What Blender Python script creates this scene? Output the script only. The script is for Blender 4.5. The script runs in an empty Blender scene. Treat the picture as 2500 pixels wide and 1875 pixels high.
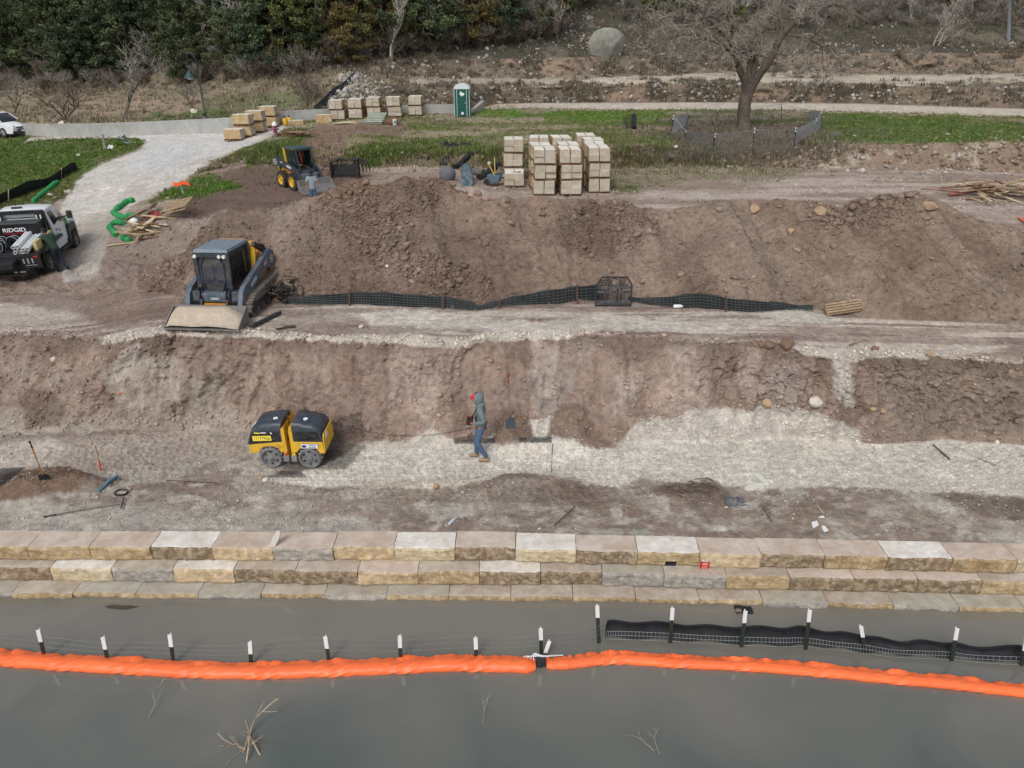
import bpy, bmesh, math, random
import numpy as np
from mathutils import Vector, Matrix, Euler
PI = math.pi
R = math.radians
SC = bpy.context.scene
COL = SC.collection

# ---------------------------------------------------------------- camera
CAM_H = 8.8
PITCH = R(26.0)
FPX = 1733.0            # focal length in photo pixels (2500 wide)
SA, CA = math.sin(PITCH), math.cos(PITCH)
cam_d = bpy.data.cameras.new("camera")
cam_d.sensor_width = 36.0
cam_d.lens = 36.0 * FPX / 2500.0
cam_d.clip_start = 0.1
cam_d.clip_end = 1500.0
cam = bpy.data.objects.new("camera", cam_d)
COL.objects.link(cam)
cam.location = (0, 0, CAM_H)
cam.rotation_euler = (R(90) - PITCH, 0, 0)
SC.camera = cam

# ---------------------------------------------------------------- world, sun, exposure
world = bpy.data.worlds.new("World")
SC.world = world
world.use_nodes = True
wn = world.node_tree
wn.nodes.clear()
sky = wn.nodes.new("ShaderNodeTexSky")
sky.sky_type = 'NISHITA'
sky.sun_disc = False
sky.sun_elevation = R(48)
sky.sun_rotation = R(200)
sky.air_density = 1.0
sky.dust_density = 3.0
sky.ozone_density = 1.0
hsv = wn.nodes.new("ShaderNodeHueSaturation")
hsv.inputs['Saturation'].default_value = 0.40      # thin overcast
bgn = wn.nodes.new("ShaderNodeBackground")
bgn.inputs['Strength'].default_value = 0.13
won = wn.nodes.new("ShaderNodeOutputWorld")
wn.links.new(sky.outputs[0], hsv.inputs['Color'])
wn.links.new(hsv.outputs[0], bgn.inputs['Color'])
wn.links.new(bgn.outputs[0], won.inputs['Surface'])
sun_d = bpy.data.lights.new("sun", 'SUN')
sun_d.energy = 1.15
sun_d.angle = R(18)
sun_d.color = (1.0, 0.985, 0.965)
sun = bpy.data.objects.new("sun", sun_d)
COL.objects.link(sun)
# light comes from high up, a little behind and left of the camera
sun.rotation_euler = Euler((R(42), 0, R(-20)), 'XYZ')
sun.location = (0, -20, 60)
SC.view_settings.view_transform = 'Standard'
SC.view_settings.look = 'None'
SC.view_settings.exposure = 0.15
SC.view_settings.gamma = 1.0
SC.render.film_transparent = False

# ---------------------------------------------------------------- colour helpers
def lin(c):
    c = c / 255.0
    return c / 12.92 if c <= 0.04045 else ((c + 0.055) / 1.055) ** 2.4
def rgb(r, g, b):
    return (lin(r), lin(g), lin(b))

# ---------------------------------------------------------------- numpy noise
def _hash(ix, iy, seed):
    h = (ix.astype(np.int64) * 374761393 + iy.astype(np.int64) * 668265263 + seed * 974634777) & 0x7fffffff
    h = ((h ^ (h >> 13)) * 1274126177) & 0x7fffffff
    h = h ^ (h >> 16)
    return (h & 0xffffff) / float(0xffffff)
def vnoise(x, y, seed=0):
    x = np.asarray(x, float); y = np.asarray(y, float)
    ix = np.floor(x); iy = np.floor(y)
    fx = x - ix; fy = y - iy
    fx = fx * fx * fx * (fx * (fx * 6 - 15) + 10); fy = fy * fy * fy * (fy * (fy * 6 - 15) + 10)
    a = _hash(ix, iy, seed); b = _hash(ix + 1, iy, seed)
    c = _hash(ix, iy + 1, seed); d = _hash(ix + 1, iy + 1, seed)
    return (a * (1 - fx) + b * fx) * (1 - fy) + (c * (1 - fx) + d * fx) * fy * 1.0
def fbm(x, y, seed=0, octv=4, gain=0.5):
    s = 0.0; a = 1.0; n = 0.0
    ca, sa = math.cos(0.6), math.sin(0.6)
    x = np.asarray(x, float); y = np.asarray(y, float)
    for i in range(octv):
        s = s + a * (vnoise(x, y, seed + i * 17) * 2 - 1)
        n += a
        x, y = (x * ca - y * sa) * 2.03 + 5.1, (x * sa + y * ca) * 2.03 + 1.7
        a *= gain
    return s / n
def sstep(e0, e1, x):
    t = np.clip((x - e0) / (e1 - e0), 0, 1)
    return t * t * (3 - 2 * t)

# ---------------------------------------------------------------- photo pixel -> ray
def ratio(sy):                     # downward slope of the ray per metre of Y
    v = (sy - 937.5) / FPX
    return (SA + v * CA) / (CA - v * SA)
def tan_of(sx, sy):                # X per metre of Y
    v = (sy - 937.5) / FPX
    return ((sx - 1250.0) / FPX) / (CA - v * SA)
def on_z(sx, sy, z):
    Y = (CAM_H - z) / ratio(sy)
    return Vector((tan_of(sx, sy) * Y, Y, z))
def on_y(sx, sy, Y):
    return Vector((tan_of(sx, sy) * Y, Y, CAM_H - Y * ratio(sy)))
def project(X, Y, Z):
    dz = CAM_H - Z
    dep = Y * CA + dz * SA
    return 1250 + FPX * X / dep, 937.5 + FPX * (dz * CA - Y * SA) / dep
# ================================================================= TERRAIN
WATER_Z = -0.75
def ln(pts):                                    # (sx, sy, z) -> sorted (t, Y, z)
    a = []
    for sx, sy, z in pts:
        p = on_z(sx, sy, z)
        a.append((p.x / p.y, p.y, z))
    a.sort()
    return np.array(a)
NC = 1000
TT = np.linspace(-1.30, 1.30, NC)
def res(a):
    return np.interp(TT, a[:, 0], a[:, 1]), np.interp(TT, a[:, 0], a[:, 2])
wall_back = ln([(0, 1300, 0), (900, 1297, 0), (1250, 1306, 0), (1700, 1316, 0), (2100, 1323, 0), (2500, 1332, 0)])
cut_base = ln([(0, 1062, .05), (180, 1052, .05), (560, 1046, .05), (800, 1080, .05), (1000, 1078, .05), (1340, 1079, .05),
               (1700, 1076, .08), (1950, 1068, .1), (2130, 1086, .05), (2300, 1075, .05), (2500, 1090, .05)])
cut_top = ln([(-60, 812, 1.45), (0, 815, 1.5), (150, 822, 1.7), (265, 832, 2.0), (350, 812, 2.15), (405, 806, 2.2), (610, 806, 2.2), (700, 823, 2.2), (850, 831, 2.2), (1000, 832, 2.2),
              (1100, 840, 2.15), (1180, 826, 2.2), (1230, 820, 2.2), (1400, 820, 2.2), (1600, 824, 2.2), (1700, 840, 2.15), (1830, 833, 2.15),
              (1900, 836, 2.15), (1965, 856, 2.1), (2040, 872, 2.05), (2130, 856, 2.05), (2260, 864, 2.0), (2400, 884, 1.92), (2500, 888, 1.9)])
toe = ln([(-60, 725, .75), (0, 720, .8), (200, 712, 1.05), (340, 704, 1.9), (450, 726, 2.15), (560, 736, 2.2), (700, 738, 2.25), (855, 741, 2.3), (960, 746, 2.3), (1082, 750, 2.3),
          (1175, 753, 2.3), (1290, 744, 2.3), (1452, 738, 2.3), (1548, 736, 2.3), (1695, 750, 2.3), (1853, 757, 2.3), (1978, 753, 2.3),
          (2102, 776, 2.25), (2300, 784, 2.2), (2500, 793, 2.15)])
toeY, toeZ = res(toe)
crest_px = [(-60, 688), (0, 690), (200, 698), (330, 700), (352, 690), (400, 655), (452, 612), (525, 530), (560, 518), (610, 514), (660, 510), (700, 500),
            (735, 488), (768, 482), (800, 462), (859, 437), (915, 446), (960, 444), (1000, 430), (1028, 426), (1074, 436), (1110, 455), (1141, 467), (1180, 480), (1220, 484), (1277, 476), (1356, 486),
            (1424, 480), (1470, 495), (1526, 484), (1571, 506), (1620, 512), (1673, 506), (1763, 486), (1831, 480), (1921, 486), (1989, 494), (2046, 506),
            (2085, 496), (2125, 484), (2170, 474), (2215, 471), (2283, 484), (2351, 520), (2430, 542), (2500, 565)]
cr = []
for sx, sy in crest_px:
    r_ = ratio(sy); t_ = tan_of(sx, sy)
    ty = float(np.interp(t_, TT, toeY)); tz = float(np.interp(t_, TT, toeZ))
    if sx <= 335:
        cr.append((t_, (CAM_H - tz) / r_, tz)); continue
    sl = 0.66
    Y = (CAM_H - tz + sl * ty) / (r_ + sl)
    cr.append((t_, Y, CAM_H - Y * r_))
cr.sort(); crest = np.array(cr)
crY, crZ = res(crest)
gback = ln([(0, 600, .75), (200, 605, .85), (340, 600, 1.3), (450, 570, 1.9), (560, 505, 2.0), (700, 490, 2.0), (1250, 480, 2.1), (2500, 480, 2.1)])
gbY, gbZ = res(gback)
bz = np.minimum(gbZ, crZ)
_w = sstep(tan_of(325, 680), tan_of(470, 640), TT)
bkY = (crY + 5.0) * (1 - _w) + np.maximum(crY + (crZ - bz) / 0.6 + 0.3, crY + 0.5) * _w
bkZ = bz
bank_toe = ln([(0, 500, 1.0), (100, 490, 1.15), (200, 480, 1.3), (300, 470, 1.6), (400, 445, 1.9), (520, 415, 2.1), (592, 401, 2.2), (700, 402, 2.2), (860, 413, 2.2), (1000, 407, 2.2),
               (1240, 411, 2.2), (1400, 413, 2.2), (1700, 409, 2.2), (2000, 410, 2.2), (2200, 414, 2.2), (2500, 423, 2.15)])
btY, btZ = res(bank_toe)
def bank_line(px, gap):
    out = []
    for sx, sy in px:
        t_ = tan_of(sx, sy); Y = float(np.interp(t_, TT, btY)) + gap
        out.append((t_, Y, CAM_H - Y * ratio(sy)))
    out.sort(); return np.array(out)
bank_top = bank_line([(0, 488), (200, 466), (300, 452), (400, 430), (520, 398), (592, 376), (640, 362), (700, 362), (770, 385), (830, 380), (880, 362), (1000, 366), (1100, 370), (1240, 366), (1450, 362), (1600, 358),
                      (1700, 372), (1800, 376), (1885, 374), (1950, 358), (2000, 353), (2200, 350), (2300, 346), (2500, 342)], 1.3)
tY_, tZ_ = res(bank_top)
lawn_end = ln([(0, 330, 1.5), (70, 333, 1.6), (200, 335.5, 1.95), (330, 333, 2.3), (450, 329, 2.6), (560, 324, 2.9), (640, 312, 3.05), (700, 301, 3.2), (800, 290, 3.4), (900, 284, 3.5), (1000, 280, 3.5), (1100, 278, 3.5),
               (1150, 268, 3.5), (1300, 263, 3.5), (1600, 268, 3.5), (1800, 266, 3.5), (2300, 276, 3.5), (2500, 283, 3.5)])
leY, leZ = res(lawn_end)
tw = tan_of(1148, 265)
inwall = TT < tw
reY = np.where(inwall, leY + 0.35, leY + 0.0); reZ = np.where(inwall, leZ + np.interp(TT, [-.36, -.30], [.85, .60]), leZ)
road_far = ln([(1100, 256, 3.6), (1300, 251, 3.6), (1700, 249, 3.6), (2100, 252, 3.6), (2300, 259, 3.6), (2500, 265, 3.6)])
rfY, rfZ = res(road_far)
wgt = sstep(0, 0.04, TT - tw)
reY = np.where(inwall, reY, leY + (rfY - leY) * np.maximum(wgt, .1)); reZ = np.where(inwall, reZ, leZ + (rfZ - leZ) * wgt)
b1 = ln([(0, 290, 2.9), (300, 290, 3.3), (500, 280, 3.7), (700, 262, 4.1), (800, 248, 4.5), (900, 228, 4.9), (1000, 222, 5.0), (1150, 226, 4.9), (1250, 226, 4.8), (1500, 222, 4.9), (1700, 215, 5.0), (2000, 212, 5.0), (2500, 215, 5.0)])
b1Y, b1Z = res(b1)
b1Y = np.maximum(b1Y, reY + 1.0)
s2 = ln([(0, 262, 3.1), (300, 258, 3.6), (500, 250, 4.1), (700, 232, 4.8), (850, 205, 5.4), (1000, 198, 5.5), (1300, 200, 5.3), (1600, 196, 5.3), (2000, 190, 5.3), (2500, 192, 5.3)])
s2Y, s2Z = res(s2); s2Y = np.maximum(s2Y, b1Y + 1.5)
s3 = ln([(0, 238, 3.6), (300, 232, 4.0), (500, 222, 4.6), (700, 210, 5.3), (850, 186, 6.0), (1000, 182, 5.9), (1300, 184, 5.7), (1600, 180, 5.6), (2000, 174, 5.6), (2500, 172, 5.6)])
s3Y, s3Z = res(s3); s3Y = np.maximum(s3Y, s2Y + 1.5)
t3 = s3[:, 0]
b2Y = s3Y + np.interp(TT, [-.5, -.2, 0, .2], [4, 3, 2.2, 2.0])
b2Z = s3Z + np.interp(TT, [-.7, -.5, -.2, 0, .1, .5], [.6, .7, 1.0, 1.3, 1.5, 1.7])
h1Y = b2Y + 12; h1Z = b2Z + np.interp(TT, [-.7, -.3, 0, .2, .7], [5.0, 5.5, 5.0, 4.5, 4.0])
h2Y = h1Y + 60; h2Z = h1Z + 33
h3Y = h2Y + 90; h3Z = h2Z + 34
wbY, wbZ = res(wall_back)
lines = [(wbY - .12, wbZ - .06), res(cut_base), res(cut_top), (toeY, toeZ), (crY, crZ), (bkY, bkZ),
         (np.maximum(btY, bkY + .6), btZ), (np.maximum(tY_, bkY + 1.6), tZ_), (leY, leZ), (reY, reZ), (b1Y, b1Z), (s2Y, s2Z), (s3Y, s3Z), (b2Y, b2Z), (h1Y, h1Z), (h2Y, h2Z), (h3Y, h3Z)]
ROWS = [84, 96, 42, 130, 22, 56, 22, 50, 5, 22, 14, 10, 26, 34, 22, 10]
GY = []; GZ = []; GS = []
for k, n in enumerate(ROWS):
    (y0, z0), (y1, z1) = lines[k], lines[k + 1]
    for i in range(n):
        f = i / n
        GY.append(y0 * (1 - f) + y1 * f)
        ff = f
        if k == 1: ff = f ** 0.8 if True else f
        if k == 3: ff = f + 0.10 * math.sin(f * PI) * 0 + 0.03 * math.sin(f * PI)
        GZ.append(z0 * (1 - ff) + z1 * ff); GS.append(k + f)
GY.append(lines[-1][0]); GZ.append(lines[-1][1]); GS.append(len(ROWS) + 0.0)
GY = np.array(GY); GZ = np.array(GZ); GS = np.array(GS)
NR = len(GS)
S2 = np.repeat(GS[:, None], NC, 1)
# light smoothing of the breaks
for _ in range(2):
    GZ[1:-1] = 0.25 * GZ[:-2] + 0.5 * GZ[1:-1] + 0.25 * GZ[2:]
GX = TT[None, :] * GY
PX, PY = project(GX, GY, GZ)           # photo position of every bare ground point
def win(k, edge=0.12):                 # 1 inside strip k, fading to 0 at its ends
    f = S2 - k
    return np.where((f >= 0) & (f <= 1), np.clip(np.minimum(f, 1 - f) / edge, 0, 1), 0)
Z0 = GZ.copy(); Y0 = GY.copy()
# --- strip 0: compacted bench with roller prints
a0 = np.where(S2 < 1, 1.0, 0) * np.clip(S2 / .06, 0, 1)
GZ += a0 * (0.035 * fbm(GX * 0.9, GY * 0.9, 3) + 0.020 * fbm(GX * 5, GY * 7, 4))
def tread(Xc, Yc, px, py, seed):       # rows of short pad prints
    row = np.floor(Yc / py)
    off = _hash(row, row * 0, seed) * px
    a = np.abs(((Xc + off) / px) % 1.0 - .5) * 2
    b = np.abs((Yc / py) % 1.0 - .5) * 2
    return sstep(.35, .6, a) * sstep(.35, .7, b)
trd = tread(GX, GY + 0.05 * fbm(GX * .3, GY * .3, 91), 0.17, 0.115, 5)
yb = np.interp(TT, cut_base[:, 0], cut_base[:, 1])[None, :]
tw_ = np.clip((GY - yb + 2.5) / .3, 0, 1) * (S2 < .97) * sstep(-.5, .0, fbm(GX * .35, GY * .8, 8))
GZ -= 0.045 * trd * tw_
GZ += (S2 < 1) * 0.05 * np.maximum(0, fbm(GX * 2.2, GY * 2.6, 12, 4)) * np.clip((yb - 2.1 - GY) / .4, 0, 1) * a0
# --- strip 1: cut face
f1 = win(1, .15)
n1 = fbm(GX * 1.1, GZ * 0.5, 21, 3); n2 = fbm(GX * 4.5, GZ * 2.2, 22, 4); n3 = np.abs(fbm(GX * 2.1, GZ * .35, 23, 3))
rough1 = 0.5 + 0.9 * sstep(-.2, .35, fbm(GX * .45 + 3, GZ * .9, 24, 3)) 
_sm = 1 - .65 * sstep(900, 1000, PX) * sstep(1850, 1750, PX) * sstep(-.25, .1, fbm(GX * .35, GZ * .6, 34, 3))
GY += f1 * (0.20 * n1 + 0.17 * n2 * rough1 * _sm - 0.16 * n3 * _sm + 0.10 * fbm(GX * 3.4, GZ * .7, 33, 4) + 0.07 * _sm * rough1 * fbm(GX * 14, GZ * 12, 25, 3))
scal = (np.abs(((GX + .15 * fbm(GX * .7, GZ, 28)) / 0.42) % 1 - .5) * 2) ** 2
GY += f1 * 0.055 * scal * sstep(.0, .3, fbm(GX * .5 + 9, GZ * .4, 29, 2)) 
edge = np.exp(-((S2 - 2.0) / .16) ** 2)
GZ += edge * (0.06 * fbm(GX * 2.2, GY * 2.2, 26, 4) + 0.05 * np.maximum(0, fbm(GX * 5, GY * 5, 27, 3)))
base = np.exp(-((S2 - 1.03) / .06) ** 2)
GZ += base * 0.10 * np.maximum(0, fbm(GX * 2, GY * 2, 30, 4))
# --- strip 2: haul track with ruts along it
a2 = ((S2 >= 2) & (S2 < 3)) * 1.0
GZ += a2 * (0.03 * fbm(GX * .25, GY * 3.2, 31, 4) + 0.022 * fbm(GX * 3, GY * 4, 32, 4))
# --- strip 3+4: spoil mound
a3 = win(3, .06) + (S2 >= 4) * win(4, .3)
dwn = fbm(GX * 1.25 + GY * .25, GY * .22, 41, 4)
GZ += a3 * (0.30 * dwn + 0.17 * fbm(GX * .8, GY * .8, 42, 3) + 0.09 * fbm(GX * 3.2, GY * 3.2, 43, 4))
clod_w = sstep(.0, .35, fbm(GX * .28 + 4.2, GY * .4 + 1.7, 44, 3)) * ((S2 >= 3) & (S2 < 4.6))
GZ += a3 * clod_w * 0.10 * np.abs(fbm(GX * 6, GY * 6, 45, 4))
GZ += a3 * 0.06 * fbm(GX * 11, GY * 11, 46, 3) + a3 * .10 * (np.abs(fbm(GX * 2.6, GY * 1.2, 48, 4)))
GZ += np.exp(-((S2 - 4.0) / .16) ** 2) * (0.12 * fbm(GX * 2.4, GY, 47, 4))
# --- bench, banks, lawn, hill
a5 = ((S2 >= 5) & (S2 < 6)) * 1.0
GZ += a5 * (0.05 * fbm(GX * .5, GY * .9, 51, 4) + .04 * fbm(GX * 2.4, GY * 2.4, 52, 3))
b6 = win(6, .2)
GY += b6 * (0.45 * fbm(GX * .7, GZ * .9, 53, 4)); GZ += b6 * .16 * fbm(GX * 1.6, GY * 1.6, 54, 4)
a7 = win(7, .1)
GZ += a7 * (0.10 * fbm(GX * .22, GY * .22, 55, 4) + .04 * fbm(GX * 1.4, GY * 1.4, 56, 3)) * np.clip((TT[None, :] + .45) / .2, .3, 1)
b9 = win(9, .2) * (TT[None, :] > tw - .02)
GY += b9 * (0.7 * fbm(GX * .45, GZ * 1.2, 57, 4)); GZ += win(9, .2) * .2 * fbm(GX * 1.1, GY * 1.1, 58, 4)
b12 = win(12, .2)
GY += b12 * (0.9 * fbm(GX * .4, GZ * .9, 59, 4)); GZ += b12 * .22 * fbm(GX * .9, GY * .9, 60, 4)
a13 = (S2 >= 13) * 1.0
GZ += a13 * np.clip((S2 - 13) * 3, 0, 1) * (0.8 * fbm(GX * .09, GY * .09, 61, 4) + .25 * fbm(GX * .6, GY * .6, 62, 3))
# --- separate small heaps standing on the ground: (photo x, y of the foot, ground z, radius x, radius y, height)
HEAPS = [(1258, 1085, .05, .62, .45, .62), (1385, 1080, .05, .62, .5, .5), (95, 1195, 0, 1.15, .62, .34), (205, 1188, 0, .5, .4, .16), (1290, 1170, 0, 1.2, .3, .08), (1700, 1200, 0, .9, .3, .10),
         (1250, 1185, 0, 1.4, .35, .08), (1160, 735, 2.3, .5, .4, .18), (900, 735, 2.3, .8, .3, .14), (1130, 476, 2.2, 2.2, 1.6, .5),
         (372, 560, 1.5, 1.6, 1.2, .25), (430, 530, 1.7, 2.0, 2.0, .45), (850, 250, 4.2, 3.5, 2.5, 1.2), (230, 560, 1.2, .1, .1, .0)]
for sx, sy, z, rx, ry, hh in HEAPS:
    p = on_z(sx, sy, z)
    d = ((GX - p.x) / rx) ** 2 + ((GY - p.y) / ry) ** 2
    sel = d < 9
    g = np.exp(-d[sel] * 1.3) * hh
    GZ[sel] += g * (1 + .25 * fbm(GX[sel] * 3, GY[sel] * 3, 77, 3))
# flat standing places for machines: (photo x, y, z, radius)
def colprof(t):
    c = (t - TT[0]) / (TT[1] - TT[0]); i = int(min(max(c, 0), NC - 2)); f = min(max(c - i, 0), 1)
    return GY[:, i] * (1 - f) + GY[:, i + 1] * f, GZ[:, i] * (1 - f) + GZ[:, i + 1] * f
def ground(X, Y):
    ys, zs = colprof(X / Y)
    return float(np.interp(Y, np.maximum.accumulate(ys), zs))
def at(sx, sy, lift=0.0, zmin=-9):
    """first ground point the photo pixel looks at"""
    t = tan_of(sx, sy); r_ = ratio(sy)
    ys, zs = colprof(t)
    yy = np.linspace(9.5, 200, 9000)
    zz = np.interp(yy, np.maximum.accumulate(ys), zs)
    hit = np.nonzero((zz >= CAM_H - yy * r_) & (zz > zmin))[0]
    i = hit[0] if len(hit) else -1
    return Vector((t * yy[i], yy[i], zz[i] + lift))

# ---------------------------------------------------------------- ground colours (own colour of soil, gravel, grass)
def srgb2(c): return np.array([lin(v) for v in c])
def poly_mask(pts, feather, seed, wob, srange=None):
    pts = np.array(pts, float)
    x0, y0 = pts.min(0) - feather * 3 - wob; x1, y1 = pts.max(0) + feather * 3 + wob
    m = np.zeros(PX.shape)
    sel = (PX > x0) & (PX < x1) & (PY > y0) & (PY < y1)
    if srange: sel &= (S2 >= srange[0]) & (S2 < srange[1])
    if not sel.any(): return m
    sc = FPX / np.maximum(GY[sel], 1)
    wx = GX[sel]; wy = Y0[sel] * .8 + Z0[sel]
    x = PX[sel] + wob * fbm(wx * 1.3 * 8 / np.sqrt(Y0[sel] * 4), wy * 1.3 * 8 / np.sqrt(Y0[sel] * 4), seed, 6, .65)
    y = PY[sel] + wob * .6 * fbm(wx * 10 / np.sqrt(Y0[sel] * 4) + 7, wy * 10 / np.sqrt(Y0[sel] * 4), seed + 1, 6, .65)
    fq = 46 / np.sqrt(Y0[sel] * 4); wb2 = max(wob, 6) * .38
    x = x + wb2 * fbm(wx * fq, wy * fq, seed + 5, 4, .7); y = y + wb2 * .7 * fbm(wx * fq + 3, wy * fq, seed + 6, 4, .7)
    d = np.full(x.shape, 1e9); ins = np.zeros(x.shape, bool)
    n = len(pts)
    for i in range(n):
        ax, ay = pts[i]; bx, by = pts[(i + 1) % n]
        ex, ey = bx - ax, by - ay
        tt = np.clip(((x - ax) * ex + (y - ay) * ey) / (ex * ex + ey * ey + 1e-9), 0, 1)
        d = np.minimum(d, (x - ax - tt * ex) ** 2 + ((y - ay - tt * ey) * 1.5) ** 2)
        cond = ((ay > y) != (by > y)) & (x < (bx - ax) * (y - ay) / (by - ay + 1e-12) + ax)
        ins ^= cond
    sd = np.sqrt(d) * np.where(ins, 1, -1)
    m[sel] = sstep(-feather, feather, sd)
    return m
C = np.zeros(GX.shape + (3,)) + srgb2((128, 104, 90))
GR = np.zeros(GX.shape)       # grass density
PB = np.zeros(GX.shape) + .15 # pale pebble density
def lay(m, col):
    global C
    C = C * (1 - m[..., None]) + srgb2(col) * m[..., None]
def zone(a, b): return ((S2 >= a) & (S2 < b)) * 1.0
nz = {}
def N(sx, sy, seed, o=4):
    return fbm(GX * sx, Y0 * sy + Z0 * sx * .7, seed, o)
# foreground bench
z0 = zone(-1, 1.02)
lay(z0, (148, 130, 117)); lay(z0 * sstep(-.05, .35, N(.9, 1.8, 101)), (166, 152, 139)); lay(z0 * sstep(.1, .4, N(.7, 2.4, 102)) * .6, (130, 107, 93))
lay(z0 * sstep(.05, .25, N(3.2, 4.0, 103)) * .6, (188, 180, 169))
lay(poly_mask([(0, 1238), (300, 1232), (900, 1262), (960, 1300), (0, 1304)], 14, 5, 30, (0, 1)) * .7, (174, 166, 155))
lay(poly_mask([(900, 1192), (1500, 1185), (2130, 1230), (2500, 1225), (2500, 1330), (900, 1296)], 14, 15, 40, (0, 1)) * .6 * sstep(-.2, .3, N(1.2, 2, 104)), (138, 117, 101))
lay(poly_mask([(-40, 1085), (100, 1068), (560, 1052), (610, 1060), (600, 1118), (300, 1150), (180, 1160), (-40, 1180)], 12, 25, 26, (0, 1.05)) * .8, (172, 154, 141))
lay(poly_mask([(-40, 1095), (140, 1080), (180, 1100), (120, 1140), (-40, 1160)], 10, 26, 22, (0, 1.05)) * .7, (196, 184, 172))
GP = poly_mask([(640, 1174), (740, 1152), (830, 1118), (888, 1084), (1000, 1079), (1130, 1070), (1340, 1068), (1380, 1082), (1480, 1088), (1560, 1076), (1640, 1060), (1700, 1040), (1850, 1020), (1980, 1010), (2080, 1040), (2110, 1078), (2200, 1086),
                (2300, 1078), (2560, 1092), (2560, 1216), (2300, 1200), (2000, 1184), (1880, 1196), (1760, 1180), (1650, 1178), (1560, 1168), (1500, 1185), (1350, 1160),
                (1250, 1164), (1100, 1186), (900, 1190), (760, 1186)], 7, 35, 16, (0, 1.35))
lay(GP, (214, 205, 193)); lay(GP * sstep(.05, .4, N(1.2, 2.2, 105)) * .4, (190, 176, 160)); PB += GP * .8
lay(poly_mask([(1180, 1180), (1230, 1168), (1330, 1166), (1440, 1186), (1470, 1230), (1380, 1240), (1200, 1225)], 9, 36, 18, (0, 1)) * .6, (116, 94, 80))
lay(poly_mask([(1620, 1190), (1680, 1180), (1790, 1196), (1790, 1240), (1700, 1240), (1630, 1215)], 8, 37, 16, (0, 1)) * .65, (114, 92, 78))
lay(poly_mask([(2270, 1205), (2540, 1215), (2540, 1275), (2400, 1262)], 9, 38, 16, (0, 1)) * .7, (108, 88, 76))
lay(poly_mask([(10, 1158), (90, 1142), (170, 1140), (235, 1180), (200, 1212), (80, 1230), (-20, 1238), (-20, 1200)], 5, 39, 9, (0, 1)), (126, 99, 79))
lay(poly_mask([(850, 1172), (960, 1176), (1100, 1160), (1180, 1168), (1180, 1180), (1000, 1192), (860, 1186)], 5, 41, 8, (0, 1)) * .6, (190, 172, 150))
lay(poly_mask([(1206, 1096), (1214, 1050), (1236, 1030), (1262, 1030), (1292, 1052), (1304, 1096), (1270, 1106), (1230, 1106)], 4, 42, 8, (0, 1.5)), (132, 106, 88)); lay(poly_mask([(1340, 1092), (1350, 1040), (1380, 1000), (1420, 1000), (1460, 1060), (1500, 1088), (1430, 1100)], 6, 43, 12, (0, 1.6)), (134, 110, 94))
# cut face
z1 = zone(1.0, 2.0)
f = S2 - 1
lay(z1, (148, 123, 109)); lay(z1 * sstep(-.1, .3, N(.5, .5, 111)) * .8, (160, 135, 121)); lay(z1 * sstep(.05, .3, fbm(GX * 1.6, Z0 * 1.2, 112, 4)) * .7, (128, 103, 88))
lay(z1 * sstep(.12, .26, fbm(GX * 1.4 + 3, Z0 * .7, 113, 3)) * (PX > 950) * (PX < 1900) * .7, (172, 149, 137))
lay(z1 * sstep(.22, .32, fbm(GX * 1.1 + 8, Z0 * .9, 114, 3)) * (PX > 1300) * (PX < 2000) * .45, (164, 152, 146))
lay(z1 * sstep(2050, 2200, PX) * .75, (134, 116, 102)); lay(z1 * sstep(2050, 2200, PX) * sstep(.1, .3, N(1.1, 1.1, 115)) * .7, (150, 128, 110))
lay(z1 * sstep(650, 500, PX) * sstep(.9, .3, f) * sstep(-.25, .2, N(.8, .8, 116)) * .85, (156, 143, 129))
lay(z1 * sstep(700, 560, PX) * sstep(.25, .0, f) * .6, (166, 150, 138))
lay(z1 * sstep(.72, .95, f + .2 * fbm(GX * 1.5, Z0, 117, 3)) * .65, (112, 90, 77))
lay(poly_mask([(1520, 1090), (1560, 1040), (1640, 1030), (1700, 1000), (1850, 990), (1960, 1000), (2070, 1030), (2110, 1090)], 12, 118, 34, (1, 1.6)) * .85, (196, 188, 180))
lay(poly_mask([(880, 1085), (1000, 1078), (1060, 1048), (1120, 1080), (1260, 1078), (1300, 1052), (1345, 1046), (1350, 1085)], 6, 119, 16, (1, 1.4)) * .9, (204, 196, 188))
lay(poly_mask([(2032, 872), (2068, 872), (2078, 940), (2084, 1000), (2066, 1000), (2058, 950), (2046, 1000), (2036, 960)], 4, 120, 6, (1, 2.1)) * .85, (188, 180, 172))
lay(poly_mask([(240, 925), (300, 870), (420, 880), (460, 960), (400, 1010), (280, 1000)], 14, 121, 34, (1, 2)) * .7, (168, 154, 141))
lay(poly_mask([(300, 850), (345, 830), (330, 880), (290, 930), (278, 930)], 6, 122, 14, (1, 2)) * .7, (176, 164, 154))
lay(poly_mask([(60, 950), (120, 940), (150, 980), (140, 1040), (80, 1050), (50, 1000)], 8, 123, 20, (1, 2)) * .7, (112, 90, 76))
lay(poly_mask([(1206, 1096), (1214, 1050), (1236, 1030), (1262, 1030), (1292, 1052), (1304, 1096), (1270, 1106), (1230, 1106)], 4, 42, 8, (0, 1.5)), (132, 106, 88)); lay(poly_mask([(1340, 1092), (1350, 1040), (1380, 1000), (1420, 1000), (1460, 1060), (1500, 1088), (1430, 1100)], 6, 43, 12, (0, 1.6)), (134, 110, 94))
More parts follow.
